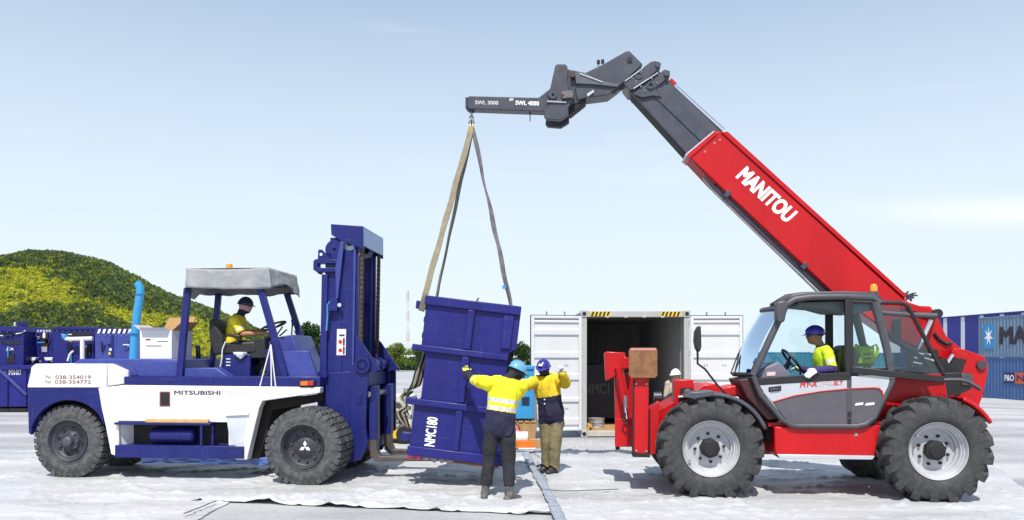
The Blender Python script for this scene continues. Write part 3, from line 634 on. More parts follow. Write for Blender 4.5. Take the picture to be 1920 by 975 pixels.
def pipe_machine():
    f = Fr(-14.6, 26.8, 0); t = f.empty('baler_machine', 'tall navy machine with a white T-shaped pipe in front', 'machine'); P = f.p
    MB().prism(f.q([(98, 614), (182, 614), (182, 760), (98, 760)], .25), .25, 2.2).build('casing', NAVY2, t, .02)
    MB().prism(f.q([(98, 613), (186, 613), (186, 618), (98, 618)], .2), .2, 2.25).build('top_rim', NAVY2, t, .008)
    MB().prism(f.q([(118, 624), (172, 624), (172, 630), (118, 630)], .22), .22, .25).build('slot', SHADE, t)
    b = MB(); b.tube([P(121, 630, 0), P(124, 635, 0), P(132, 636, 0), P(174, 635, 0)], .075, 14); b.build('cross_pipe', PW, t)
    MB().cyl(P(155, 635, 0), P(155, 676, 0), .08, 14).build('down_pipe', PW, t)
    MB().cyl(P(121, 627, 0), P(122, 634, 0), .10, 14).build('pipe_flange', LBLUE, t)
    MB().tube([P(127, 677, -.1), P(131, 664, -.1), P(137, 658, -.1)], .035, 8).build('lever', PW, t)
    MB().prism(f.q([(163, 645), (169, 645), (169, 668), (163, 668)], .2), .2, .25).build('sight_glass', SHADE, t)
def hatch_machine():
    f = Fr(-13.2, 25.8, 0); t = f.empty('baler_machine', 'square navy machine with white hazard stripes along its top edge', 'machine'); P = f.p
    MB().prism(f.q([(178, 626), (262, 626), (262, 760), (178, 760)], 0), 0, 2.0).build('casing', MIDBLUE, t, .015)
    MB().prism(f.q([(176, 616), (262, 616), (262, 626), (176, 626)], .05), .05, 2.0).build('top_rail', NAVY2, t, .01)
    MB().prism(f.q([(207, 628), (212, 628), (212, 668), (207, 668)], -.03), -.03, .0).build('rib', NAVY2, t, .004)
    for k in range(7):
        a = 182 + k * 9.5
        MB().add([tuple(P(a, 625, .045)), tuple(P(a + 4.5, 625, .045)), tuple(P(a + 7.5, 617, .045)), tuple(P(a + 3, 617, .045))], [(0, 1, 2, 3)]).build('hazard_stripe', WHITEINK, t, smooth=0)
def clutter():
    """fittings bolted to the blue machines, each one a part of its machine"""
    ms = sorted([o for o in bpy.data.objects if o.name.startswith('baler_machine')], key=lambda o: o.location.x); rnd = random.Random(21)
    def add(m, name, mb, mt, bev=.006): return mb.build(name, mt, m, bev)
    for m in ms:
        f = Fr(m.location.x, m.location.y, 0); P = f.p; k = ms.index(m); x0 = [-40, 52, 102, 182][k]; x1 = [44, 98, 176, 252][k]; yy = [.29, -.01, .24, -.01][k]; tp = [622, 622, 619, 628][k]
        for i in range(4):
            px = x0 + (x1 - x0) * rnd.uniform(.05, .95); py = rnd.uniform(tp + 4, 674); w_ = rnd.uniform(3, 8); h_ = rnd.uniform(3, 9)
            add(m, 'cover_plate', MB().prism(f.q([(px, py), (px + w_, py), (px + w_, py + h_), (px, py + h_)], yy), yy - .03, yy), [NAVY, MIDBLUE, SHADE, NAVY][i % 4])
        for i in range(3):
            px = x0 + (x1 - x0) * rnd.uniform(.1, .9); py = rnd.uniform(tp + 6, 660); L = rnd.uniform(8, 22); q = rnd.choice((0, 1))
            add(m, 'conduit', MB().tube([P(px, py, yy - .05), P(px + (L if q else 0), py + (0 if q else L), yy - .05), P(px + (L if q else 3), py + (3 if q else L), yy)], .018, 7), [PW, BLACK, LBLUE][i], 0)
        for i in range(7):
            px = x0 + (x1 - x0) * (i + .5) / 7; add(m, 'edge_bolt', MB().cyl(P(px, tp + 1.5, yy - .02), P(px, tp + 1.5, yy), .016, 6), STEEL, 0)
        for i in range(2):
            px = x0 + (x1 - x0) * rnd.uniform(.1, .85); py = rnd.uniform(tp + 8, 668)
            add(m, 'notice_plate', MB().prism(f.q([(px, py), (px + 4, py), (px + 4, py + 4.5), (px, py + 4.5)], yy - .034), yy - .036, yy - .03), [WHITEINK, YEL][i], 0)
        add(m, 'vertical_rib', MB().prism(f.q([(x1 - 3, tp + 3), (x1, tp + 3), (x1, 680), (x1 - 3, 680)], yy - .04), yy - .04, yy), NAVY2)
    f = Fr(ms[0].location.x, ms[0].location.y, 0)
    for a in (-20, 10, 45): add(ms[0], 'side_stiffener', MB().prism(f.q([(a, 694), (a + 4, 694), (a + 4, 762), (a, 762)], -.05), -.05, 0.), NAVY2)
skip_machine(); valve_machine(); pipe_machine(); hatch_machine(); clutter()
# light blue chute standing behind the carton
def chute():
    f = Fr(-12.6, 25.0, 0); t = f.empty('discharge_pipe', 'bright light-blue upright pipe with bent top behind the carton', 'pipe'); P = f.p
    b = MB(); pts = [P(246, 760, 0), P(252, 640, 0), P(257, 590, 0), P(263, 548, 0), P(262, 538, 0), P(257, 530, 0)]
    b.tube(pts, [.13, .13, .125, .12, .12, .115], 16).build('pipe', LBLUE, t)
    MB().lathe([(.12, 0), (.19, 0), (.19, .04), (.12, .04)], P(253, 625, 0), (.05, 0, 1), 18).build('flange', LBLUE, t)
    MB().lathe([(.12, 0), (.15, 0), (.15, .03), (.12, .03)], P(262, 552, 0), (.05, 0, 1), 18).build('flange', LBLUE, t)
chute()
# ------------------------------------------------------------------ items on the yard between forklift and container
def pump():
    CREAM = M('cream_paint', (.62, .60, .52), .5, var=.1, dust=.2)
    f = Fr((690 - CX) * 17 / F, 17, 0); t = f.empty('pump_unit', 'cream pump unit with coiled hoses on an orange skid behind the forks', 'pump'); P = f.p
    MB().prism(f.q([(676, 740), (772, 742), (772, 806), (676, 806)], 0), 0, .9).build('casing', CREAM, t, .02)
    MB().prism(f.q([(672, 806), (778, 806), (778, 822), (672, 822)], -.05), -.05, .95).build('skid', YEL, t, .01)
    for a in (690, 758): MB().lathe([(.001, 0), (.16, 0), (.18, .03), (.18, .1), (.001, .12)], P(a, 815, -.16) , (0, 1, 0), 20).build('wheel', BLACK, t)
    MB().prism(f.q([(748, 780), (762, 780), (762, 794), (748, 794)], -.01), -.01, .0).build('vent_grille', SHADE, t)
    MB().lathe([(.10, -.02), (.13, -.02), (.13, .03), (.10, .03)], P(744, 765, -.05), (0, 1, 0), 20).build('gauge_ring', STEEL, t)
    for k in range(3): MB().tube([P(738 + 8 * k + 12 * math.cos(a / 10 * 6.28), 768 + 10 * math.sin(a / 10 * 6.28) + 5 * k, -.12 - .04 * k) for a in range(10)], .02, 7, closed=True).build('coiled_hose', BLACK, t)
    MB().cyl(P(690, 735, .3), P(690, 742, .3), .05, 12).build('filler_cap', STEEL, t)
def generator():
    f = Fr((926 - CX) * 17.2 / F, 17.2, 0); t = f.empty('generator_set', 'light-blue generator box behind the two workers', 'generator'); P = f.p
    MB().prism(f.q([(930, 692), (1001, 692), (1001, 786), (930, 786)], 0), 0, 1.1).build('casing', LBLUE, t, .02)
    MB().prism(f.q([(926, 686), (1004, 686), (1002, 693), (928, 693)], -.03), -.03, 1.12).build('lid', LBLUE, t, .015)
    v = MB().prism(f.q([(978, 744), (993, 744), (993, 760), (978, 760)], -.012), -.012, .0).build('vent_frame', M('deep_blue', (.02, .10, .25), .5), t)
    for k in range(5): MB().prism(f.q([(979, 745 + k * 3), (992, 745 + k * 3), (992, 746.5 + k * 3), (979, 746.5 + k * 3)], -.02), -.02, -.012).build('louvre', SHADE, v)
    MB().prism(f.q([(994, 706), (1001, 706), (1001, 714), (994, 714)], -.01), -.01, 0).build('sticker', WHITEINK, t)
    text('lettering', 'G21', WHITEINK, t, P(983, 718, -.002), (1, 0, 0), (0, 0, 1), .14, .09, .02)
    b = thing('timber_pallet', (f.o.x, f.o.y, 0), 'timber pallet under the light-blue generator', 'pallet')
    for k in range(7): MB().prism(f.q([(926 + k * 11.5, 789), (935 + k * 11.5, 789), (935 + k * 11.5, 792), (926 + k * 11.5, 792)], 0), -.05, 1.15).build('deck_board', WOOD, b, .003)
    z1 = P(930, 792, 0).z - .004
    for y in (-.03, .5, 1.03): MB().lim(P(926, 800, 0).x, P(1004, 800, 0).x, y, y + .1, .0, z1).build('runner', WOOD, b, .003)
pump(); generator()
def bits():
    a = Vector(W(968, 838, 16.0)); a.z = 0
    t = thing('cable_tray', a, 'bright orange open tray on the sheet behind the worker', 'tray')
    MB().lim(-.05, .36, 0, .25, .02, .04).build('base', ORANGE, t, .005)
    for y in (0, .23): MB().lim(-.05, .36, y, y + .02, .04, .15).build('side', ORANGE, t, .005)
    for x in (-.05, .34): MB().lim(x, x + .02, .02, .23, .04, .13).build('end', ORANGE, t, .005)
    MB().lim(-.1, .38, -.12, .3, .006, .019).build('mat', M('white_mat', (.7, .72, .75), .6), t, .003)
    t = thing('cable_reel', W(980, 838, 16.6) * 1, 'white cable reel lying by the orange tray', 'reel'); t.location.z = .16
    MB().cyl((-.16, 0, 0), (.10, 0, 0), .13, 20).build('winding', PW, t)
    for x in (-.18, .10): MB().lathe([(.03, 0), (.16, 0), (.16, .02), (.03, .02)], (x, 0, 0), (1, 0, 0), 24).build('flange', M('reel_brown', (.25, .18, .12), .6), t)
    o = W(1005, 838, 16.1); t = thing('small_carton', (o.x - .02, o.y, 0.), 'small brown carton on the ground left of the worker boots', 'carton')
    MB().lim(-.10, .12, 0, .2, 0, .17).build('body', CARD, t, .004); MB().lim(-.02, .02, -.002, .2, .17, .172).build('tape', M('tape', (.5, .4, .25), .3), t)
    o = W(966, 838, 15.9); t = thing('marker_post', (o.x, o.y, 0), 'short yellow marker post beside the orange tray', 'post')
    MB().cyl((0, 0, .02), (0, 0, .30), .022, 10).build('pole', YEL, t); MB().lathe([(.001, 0), (.07, 0), (.07, .02), (.001, .02)], (0, 0, 0), (0, 0, 1), 14).build('base', BLACK, t)
    o = W(975, 815, 17.0); t = thing('tool_bag', (o.x - .1, 16.75, 0), 'red and white tool bag heaped behind the reel', 'bag')
    b = MB().dome((0, 0, 0), .24, .15, .34, None, 16, 7)
    b.v = [(x, y, z * (1 + .25 * mnoise.noise(Vector((x * 9, y * 9, z * 9))))) for x, y, z in b.v]
    b.build('sack', M('bag_red', (.5, .06, .05), .7, var=.6, scale=9, dust=.6, dustc=(.7, .68, .66)), t); MB().tube([(-.1, -.05, .3), (-.05, -.07, .42), (.06, -.07, .42), (.1, -.05, .3)], .012, 7).build('handle', BLACK, t)
    # rusty base under the hanging box on the forks
bits()
# ------------------------------------------------------------------ wheels
def mesh_of(mb, name): return mb.mesh(name)
def lug_box(b, c, ax_sign, cells):
    """hexahedron from 8 (r, angle, y) corners"""
    vs = [(c[0] + r * math.cos(a), c[1] + y, c[2] + r * math.sin(a)) for r, a, y in cells]
    b.add(vs, [(0, 3, 2, 1), (4, 5, 6, 7), (0, 1, 5, 4), (1, 2, 6, 5), (2, 3, 7, 6), (3, 0, 4, 7)])
def agri_tyre(Rd, Wd, rim):
    b = MB(); k = Rd - .058
    b.lathe([(rim, .05), (rim + .03, .015), (rim + .10, -.005), (k - .10, 0.), (k - .03, .03), (k, .09), (k + .008, Wd / 2), (k, Wd - .09), (k - .03, Wd - .03), (k - .10, Wd), (rim + .10, Wd + .005), (rim + .03, Wd - .015), (rim, Wd - .05)], n=72)
    n = 17
    for i in range(n):
        for s in (0, 1):
            a = 2 * math.pi * (i + s * .5) / n; da = .30; w = .078
            Y = (lambda y: y) if s == 0 else (lambda y: Wd - y)
            # shoulder block, then two bars reaching to the middle of the tread
            st = [(a, 0.004, k - .10, k - .02, 1.25), (a + .02, .035, k - .04, Rd - .012, 1.2), (a + da * .45, Wd * .27, k - .02, Rd, 1.), (a + da, Wd * .54, k - .02, Rd, .8)]
            for (a0, y0, r0, R0, f0), (a1, y1, r1, R1, f1) in zip(st, st[1:]):
                lug_box(b, (0, 0, 0), 1, [(r0, a0 - w * f0, Y(y0)), (r0, a0 + w * f0, Y(y0)), (R0, a0 + w * f0 * .8, Y(y0)), (R0, a0 - w * f0 * .8, Y(y0)),
                                          (r1, a1 - w * f1, Y(y1)), (r1, a1 + w * f1, Y(y1)), (R1, a1 + w * f1 * .8, Y(y1)), (R1, a1 - w * f1 * .8, Y(y1))])
    return b
def road_tyre(Rd, Wd, rim):
    b = MB(); k = Rd - .028
    b.lathe([(rim, .03), (rim + .02, .0), (rim + .035, .0), (rim + .04, .006), (rim + .10, -.006), (k - .09, -.002), (k - .075, .004), (k - .02, .018), (k, .045), (k, Wd - .045), (k - .02, Wd - .018), (k - .09, Wd + .002), (rim + .10, Wd + .006), (rim + .02, Wd), (rim, Wd - .03)], n=72)
    n = 34
    for i in range(n):
        a = 2 * math.pi * i / n; w = math.pi / n * .74
        for s in (0, 1):
            Y = (lambda y: y) if s == 0 else (lambda y: Wd - y)
            lug_box(b, (0, 0, 0), 1, [(k - .075, a - w * .8, Y(-.002)), (k - .075, a + w * .8, Y(-.002)), (Rd - .008, a + w, Y(.018)), (Rd - .008, a - w, Y(.018)),
                                      (k - .03, a - w + .03, Y(Wd * .30)), (k - .03, a + w + .03, Y(Wd * .30)), (Rd, a + w + .03, Y(Wd * .30)), (Rd, a - w + .03, Y(Wd * .30))])
        lug_box(b, (0, 0, 0), 1, [(k - .03, a - w, Wd * .36), (k - .03, a + w, Wd * .36), (Rd, a + w, Wd * .36), (Rd, a - w, Wd * .36), (k - .03, a - w, Wd * .64), (k - .03, a + w, Wd * .64), (Rd, a + w, Wd * .64), (Rd, a - w, Wd * .64)])
    return b
WM = {}
def shared(key, fn, m, smooth=40):
    if key not in WM:
        me = fn().mesh(key); me.materials.append(m)
        for p in me.polygons: p.use_smooth = True
        me.set_sharp_from_angle(angle=R(smooth)); WM[key] = me
    return WM[key]
def place(name, me, parent, loc=(0, 0, 0), rz=0., ry=0.):
    o = bpy.data.objects.new(name, me); col.objects.link(o); o.parent = parent; o.location = loc; o.rotation_euler = (0, ry, rz); return o
def tele_wheel(t, x, y, far, spin):
    Rd, Wd, rim = .685, .46, .355
    w = place('wheel', shared('tele_rim', lambda: MB().lathe([(.34, .045), (.362, .02), (.365, .035), (.35, .06), (.325, .07), (.315, .10), (.30, .105), (.29, .15), (.272, .155), (.262, .205), (.25, .21), (.22, .200), (.14, .185), (.001, .185), (.001, .21), (.14, .215), (.25, .235), (.34, .30), (.36, .41), (.33, .41)], n=56), RIMS, 50), t, (x, y + (Wd if far else 0), Rd - .03), math.pi if far else 0, spin)
    place('tyre', shared('agri_tyre', lambda: agri_tyre(Rd, Wd, rim), RUBBER, 35), w)
    place('hub', shared('tele_hub', lambda: MB().lathe([(.001, .06), (.085, .062), (.105, .085), (.125, .09), (.13, .10), (.13, .19), (.001, .19)], n=8), SHADE, 30), w)
    nut = shared('lug_nut', lambda: MB().lathe([(.001, -.035), (.013, -.035), (.02, -.02), (.02, .012), (.001, .012)], n=6), SHADE, 30)
    for k in range(8): place('lug_nut', nut, w, (.185 * math.cos(math.pi * k / 4 + .2), .185, .185 * math.sin(math.pi * k / 4 + .2)))
    place('valve', shared('valve_stem', lambda: MB().cyl((.31, .02, .0), (.31, .09, 0), .014, 8).cyl((.31, .02, 0), (.335, .02, .01), .012, 8), STEEL), w, ry=-.8 if spin == 0 else 2.5)
def fork_wheel(t, x, y, far, kind):
    Rd, Wd, rim = .565, .30, .305
    pf = {'front': [(.285, .02), (.305, .0), (.31, .02), (.29, .04), (.275, .11), (.25, .13), (.15, .13), (.12, .10), (.001, .10), (.001, .15), (.25, .17), (.28, .26), (.29, .28)],
          'rear': [(.285, .02), (.305, .0), (.31, .02), (.285, .03), (.265, .05), (.245, .05), (.235, .065), (.16, .075), (.14, .05), (.12, .03), (.001, .03), (.001, .09), (.24, .1), (.28, .26), (.29, .28)]}[kind]
    w = place('wheel', shared('fork_rim_' + kind, lambda: MB().lathe(pf, n=56), M('dark_rim_paint', (.028, .03, .042), .5, var=.25, dust=.35, dustc=(.13, .13, .14), scale=6), 50), t, (x, y + (Wd if far else 0), Rd - .012), math.pi if far else 0, .2)
    place('tyre', shared('road_tyre', lambda: road_tyre(Rd, Wd, rim), RUBBER2, 35), w)
    if kind == 'front':
        nut = shared('wheel_bolt', lambda: MB().lathe([(.001, -.03), (.014, -.03), (.022, -.01), (.022, .01), (.001, .01)], n=6), M('bolt_grey', (.07, .07, .08), .5), 30)
        for k in range(10): place('wheel_bolt', nut, w, (.205 * math.cos(.628 * k), .13, .205 * math.sin(.628 * k)))
        for k in range(12): place('hub_bolt', shared('hub_bolt', lambda: MB().lathe([(.001, -.012), (.008, -.012), (.01, .005), (.001, .005)], n=6), M('bolt_grey', (.07, .07, .08), .5), 30), w, (.10 * math.cos(.5236 * k), .10, .10 * math.sin(.5236 * k)))
    else:
        for k in range(8): place('hand_hole', shared('hand_hole', lambda: MB().lathe([(.001, -.004), (.03, -.004), (.034, .006), (.001, .006)], n=14), SHADE), w, (.20 * math.cos(math.pi * k / 4), .069, .20 * math.sin(math.pi * k / 4)))
        for k in range(8): place('wheel_bolt', shared('rear_bolt', lambda: MB().lathe([(.001, -.03), (.016, -.03), (.022, -.01), (.022, .01), (.001, .01)], n=6), M('bolt_grey', (.07, .07, .08), .5), 30), w, (.135 * math.cos(math.pi * k / 4 + .3), .05, .135 * math.sin(math.pi * k / 4 + .3)))
        place('hub_cap', shared('rear_hub', lambda: MB().lathe([(.001, -.05), (.05, -.05), (.075, -.03), (.085, .03), (.001, .03)], n=24), M('hub_grey', (.06, .062, .075), .45)), w)
    return w

# ------------------------------------------------------------------ the counterbalance forklift
K = Fr(-2.96, 11.3, -5.0)
FORKBLUE = NAVY
def forklift():
    t = K.empty('forklift_truck', 'large white and navy counterbalance forklift with grey fabric canopy and tall mast', 'forklift')
    P, Q = K.p, K.q; bs = .40; fs = 2.12; CL = 1.26
    fork_wheel(t, 0, 0, False, 'front'); fork_wheel(t, 0, .345, False, 'rear'); fork_wheel(t, 0, 1.86, True, 'rear'); fork_wheel(t, 0, 2.21, True, 'front')
    rx = P(127, 829, .47).x; fork_wheel(t, rx, .47, False, 'rear'); fork_wheel(t, rx, 1.75, True, 'rear')
    # emblem on the hub: three white lozenges
    for a in (90, 210, 330):
        d = Vector((math.cos(R(a)), math.sin(R(a)))); e = Vector((-d.y, d.x))
        z0 = .553; q = [Vector((0, 0)), d * .045 + e * .026, d * .09, d * .045 - e * .026]
        MB().add([(v.x + .004, .092, v.y + z0) for v in q], [(0, 1, 2, 3)]).build('emblem_lozenge', WHITEINK, t, smooth=0)
    MB().cyl((0, .3, .55), (0, 2.2, .55), .16, 16).build('front_axle', SHADE, t); MB().cyl((rx, .6, .55), (rx, 1.95, .55), .12, 16).build('rear_axle', SHADE, t)
    # chassis core, dark, inside the body
    MB().prism(Q([(195, 735), (480, 740), (470, 850), (215, 852), (188, 790)], bs + .25), bs + .22, fs - .22).build('chassis', SHADE, t)
    MB().prism(Q([(70, 730), (190, 730), (190, 800), (150, 800), (120, 745), (75, 790)], bs + .45), bs + .42, fs - .42).build('axle_housing', SHADE, t)
    # counterweight: white cap with chamfered front, navy block below with the wheel arch
    cap = Q([(57, 697), (58, 688), (66, 682), (198, 682), (200, 682), (200, 727), (50, 727)], bs)
    b = MB().prism(cap, bs, fs)
    cw = b.build('counterweight', WHITE, t, .025)
    a0 = Q([(200, 682), (228, 695), (231, 719), (200, 724)], bs); b = MB()
    xs = [a0[0], a0[1], a0[2], a0[3]]
    b.add([(a0[0][0], bs + .02, a0[0][1]), (a0[1][0], bs + .16, a0[1][1]), (a0[2][0], bs + .16, a0[2][1]), (a0[3][0], bs + .02, a0[3][1]), (a0[0][0], fs - .02, a0[0][1]), (a0[1][0], fs - .16, a0[1][1]), (a0[2][0], fs - .16, a0[2][1]), (a0[3][0], fs - .02, a0[3][1])],
          [(0, 1, 2, 3), (7, 6, 5, 4), (0, 4, 5, 1), (1, 5, 6, 2), (2, 6, 7, 3), (3, 7, 4, 0)]); b.build('counterweight_nose', WHITE, t, .015)
    text('phone_number', '038-354019', M('brown_lettering', (.22, .05, .04), .6), t, P(104, 710.5, bs), (1, 0, 0), (0, 0, 1), .56, .055, .004)
    text('phone_number', '038-354772', M('brown_lettering', (.22, .05, .04), .6), t, P(103, 719.5, bs), (1, 0, 0), (0, 0, 1), .57, .055, .004)
    text('phone_prefix', 'Pac:', M('brown_lettering', (.22, .05, .04), .6), t, P(86, 709.5, bs), (1, 0, 0), (0, 0, 1), .10, .045); text('phone_prefix', 'Fax:', M('brown_lettering', (.22, .05, .04), .6), t, P(85.5, 718.5, bs), (1, 0, 0), (0, 0, 1), .10, .045)
    c = P(127, 829, bs); rr = .63; az = [(c.x + rr * math.cos(R(a)), c.z + rr * math.sin(R(a))) for a in range(20, 166, 10)]
    ar = Q([(184, 727)], bs)[0]; le = Q([(50, 727), (52, 812)], bs)
    poly = [le[0], ar, (c.x + .56, c.z + .25)] + [q for q in az if q[0] < c.x + .5] + [(c.x - .60, c.z + .10), le[1]]
    MB().prism(poly, bs + .015, bs + .10).build('arch_panel', NAVY, t, .01)
    MB().prism(poly, fs - .10, fs - .015).build('arch_panel', NAVY, t, .01)
    MB().prism([le[0], (le[0][0] + .16, le[0][1]), (le[1][0] + .12, le[1][1]), le[1]], bs + .1, fs - .1).build('rear_block', NAVY, t, .02)
    MB().prism([(c.x - .62, c.z + .72), (c.x + .56, c.z + .72), (c.x + .56, c.z + .66), (c.x - .62, c.z + .66)], bs + .1, fs - .1).build('arch_roof', SHADE, t)
    # white side body (both sides), with step recess
    side = [(184, 727.5), (232, 722), (600, 726), (600, 737), (492, 752), (486, 765), (463, 862), (441, 862), (441, 836), (428, 836), (428, 792), (222, 790), (224, 857), (208, 852), (198, 800), (190, 765)]
    for y0, y1 in ((bs, bs + .16), (fs - .16, fs)):
        MB().prism(Q(side, bs), y0, y1).build('side_body', WHITE, t, .012)
    MB().prism(Q([(424, 778), (462, 776), (458, 834), (432, 834)], bs - .002), bs - .002, bs + .004).build('recess_plate', M('greyer_white', (.52, .54, .60), .5), t)
    MB().prism(Q([(421, 776), (466, 773), (466, 778), (424, 780)], bs - .03), bs - .03, bs + .003).build('recess_lip', WHITE, t, .004)
    fr = MB().prism(Q([(299, 734), (319, 734), (319, 762), (299, 762)], bs - .004), bs - .008, bs + .004).build('side_grip', M('grip_border', (.25, .06, .07), .5), t, .008)
    MB().prism(Q([(301, 736), (317, 736), (317, 760), (301, 760)], bs - .012), bs - .012, bs - .007).build('grip_recess', SHADE, fr)
    text('maker_name', 'MITSUBISHI', DARKINK, t, P(327, 740, bs), (1, 0, 0), (0, 0, 1), P(413, 740, bs).x - P(327, 740, bs).x, .060, .022)
    text('faded_name', 'FD150', M('faded_lettering', (.66, .58, .58), .5), t, P(416, 740, bs), (1, 0, 0), (0, 0, 1), P(468, 740, bs).x - P(416, 740, bs).x, .06, .03)
    # step with air tank
    s0, s1, s2, s3 = [P(a, 800, bs) for a in (218, 398, 378, 424)]
    zt, zb, zs = P(300, 792, bs).z, P(300, 835, bs).z, P(300, 858, bs).z
    MB().lim(s0.x, s1.x, bs - .06, bs + .3, zt - .035, zt).build('upper_step', NAVY, t, .008)
    MB().lim(s0.x, P(462, 850, bs).x - .03, bs - .04, bs + .3, zs, zb).build('lower_step', NAVY, t, .008)
    MB().lim(s2.x, s2.x + .035, bs - .055, bs - .02, zb, zt - .035).build('step_post', NAVY, t, .005); MB().lim(s1.x - .035, s1.x, bs + .04, bs + .1, zb, zt - .035).build('step_post', NAVY, t, .005)
    MB().lim(s0.x + .16, s1.x - .03, bs + .26, bs + .3, zb, zt - .035).build('step_back', NAVY, t)
    MB().add([(s0.x, bs - .0, zb), (s0.x + .17, bs + .26, zb), (s0.x + .17, bs + .26, zt - .036), (s0.x, bs - .0, zt - .036)], [(0, 1, 2, 3)]).build('step_cheek', WHITE, t, smooth=0)
    ta, tb = P(286, 816, bs + .13), P(368, 816, bs + .13)
    MB().tube([ta, ta + Vector((.03, 0, 0)), tb - Vector((.03, 0, 0)), tb], [.09, .118, .118, .09], 20).build('air_tank', NAVY, t)
    MB().cyl(P(318, 845, bs - .042), P(318, 845, bs - .02), .02, 10).build('bolt', SHADE, t)
    MB().lim(P(276, 786, bs).x, P(393, 786, bs).x, bs - .05, bs + .0, zt + .002, zt + .052).build('timber_strip', M('step_timber', (.55, .33, .12), .6, var=.2, scale=8), t, .004)
    # crumpled blue sheeting hanging below the belly
    b = MB(); n = 40
    for i in range(n + 1):
        for j in range(7):
            x = s0.x + .25 + (P(600, 800, bs).x - s0.x - .6) * i / n; z = zs - .02 - .10 * j / 6 * (1 + .4 * mnoise.noise(Vector((x * 3, j * .2, 0)))); y = bs + .25 + .06 * mnoise.noise(Vector((x * 7, j * .9, 3)))
            b.v.append((x, y, z))
    b.f = [(i * 7 + j, i * 7 + j + 1, (i + 1) * 7 + j + 1, (i + 1) * 7 + j) for i in range(n) for j in range(6)]
    b.build('belly_cover', M('blue_plastic_film', (.06, .13, .42), .3, var=.3, coat=.5), t, smooth=180, fix=False)
    # front wheel arch, inner shade put into the near-black brown
    MB().prism(Q([(600, 738), (492, 753), (487, 765), (464, 862), (480, 862), (505, 770), (600, 752)], bs + .12), bs + .24, fs - .24).build('wheel_arch', M('arch_shade_brown', (.022, .016, .014), .8, var=.3), t)
    # deck and hood
    MB().prism(Q([(232, 706), (600, 706), (600, 725), (232, 722)], bs + .03), bs + .03, fs - .03).build('deck', NAVY, t, .012)
    MB().prism(Q([(138, 681), (150, 673), (345, 673), (348, 706), (215, 706), (180, 690)], bs + .22), bs + .20, fs - .2).build('hood', MIDBLUE, t, .02)
    MB().prism(Q([(250, 678), (340, 676), (345, 706), (262, 706)], bs + .16), bs + .13, bs + .2).build('hood_panel', MIDBLUE, t, .01)
    MB().prism(Q([(345, 690), (405, 690), (430, 708), (345, 708)], bs + .12), bs + .12, bs + .9).build('battery_cover', MIDBLUE, t, .012)
    # canopy posts
    def post(a, c, y, w=.10):
        MB().bar(P(*a, y), P(*c, y), w, .07, (0, 1, 0)).build('canopy_post', NAVY, t, .008)
    yn, yf = bs + .10, 1.52
    post((352, 540), (337, 712), yn); post((488, 540), (536, 706), yn)
    pa, pb = P(352, 540, yn), P(337, 712, yn); MB().bar((pa.x, yf, pa.z), (pb.x, yf, pb.z), .09, .07, (0, 1, 0)).build('canopy_post', NAVY, t, .008)
    pc, pd = P(488, 540, yn), P(536, 706, yn); MB().bar((pc.x + .02, yf, pc.z), (pd.x + .06, yf, pd.z), .09, .07, (0, 1, 0)).build('canopy_post', NAVY, t, .008)
    for a, c in (((pa.x, yn, pa.z), (pc.x, yn, pc.z)), ((pa.x, yf, pa.z), (pc.x, yf, pc.z)), ((pa.x, yn, pa.z), (pa.x, yf, pa.z)), ((pc.x, yn, pc.z), (pc.x, yf, pc.z))):
        MB().bar(Vector(a) + Vector((0, 0, .12)), Vector(c) + Vector((0, 0, .12)), .05, .05).build('canopy_rail', NAVY, t, .005)
    # fabric canopy: top and four drooping valances as one sewn cover
    A, Bq = P(349, 503, yn - .08), P(506, 504, yn - .08); x0, x1, y0, y1, zt = A.x, Bq.x - .03, yn - .08, yf + .09, A.z
    b = MB(); per = []
    nX, nY = 34, 30
    for i in range(nX): per.append((x0 + (x1 - x0) * i / nX, y0, 0, i / nX))
    for j in range(nY): per.append((x1, y0 + (y1 - y0) * j / nY, 1, j / nY))
    for i in range(nX): per.append((x1 - (x1 - x0) * i / nX, y1, 2, i / nX))
    for j in range(nY): per.append((x0, y1 - (y1 - y0) * j / nY, 3, j / nY))
    rows = 8; N = len(per); drop = P(430, 541, y0).z - zt
    for r in range(rows + 1):
        for (x, y, s, u) in per:
            f = r / rows; nx_, ny_ = ((0, -1), (1, 0), (0, 1), (-1, 0))[s]
            w = .055 * f * mnoise.noise(Vector((x * 6, y * 6, f * .8))) + .014 * mnoise.noise(Vector((x * 14, y * 14, f * 4)))
            dz = drop * f * (1 + .08 * mnoise.noise(Vector((x * 2.5, y * 2.5, 5))))
            out = .02 * f + w
            if s == 1: dz *= 1 - .28 * math.sin(math.pi * min(1, u * 1.25)) + .25 * (u ** 4); out += .05 * f
            if s == 3: out += .16 * f * (1 - u) ** .5 if u > .0 else .1 * f; dz *= 1 + .2 * u
            b.v.append((x + nx_ * out, y + ny_ * out, zt + dz * (1 + (.10 * mnoise.noise(Vector((x * 4, y * 4, 11))))) - (.022 * math.sin(math.pi * u) * (1 - f * .5) if s in (0, 2) else 0)))
    b.f = [(r * N + i, r * N + (i + 1) % N, (r + 1) * N + (i + 1) % N, (r + 1) * N + i) for r in range(rows) for i in range(N)]
    # top, sagging
    o = len(b.v); g = 18
    for i in range(g + 1):
        for j in range(g + 1):
            u, v = i / g, j / g; b.v.append((x0 + (x1 - x0) * u, y0 + (y1 - y0) * v, zt - .05 * math.sin(math.pi * u) * math.sin(math.pi * v) + .02 * mnoise.noise(Vector((u * 7, v * 7, 2))) * math.sin(math.pi * u) * math.sin(math.pi * v) - .0008))
    b.f += [(o + i * (g + 1) + j, o + (i + 1) * (g + 1) + j, o + (i + 1) * (g + 1) + j + 1, o + i * (g + 1) + j + 1) for i in range(g) for j in range(g)]
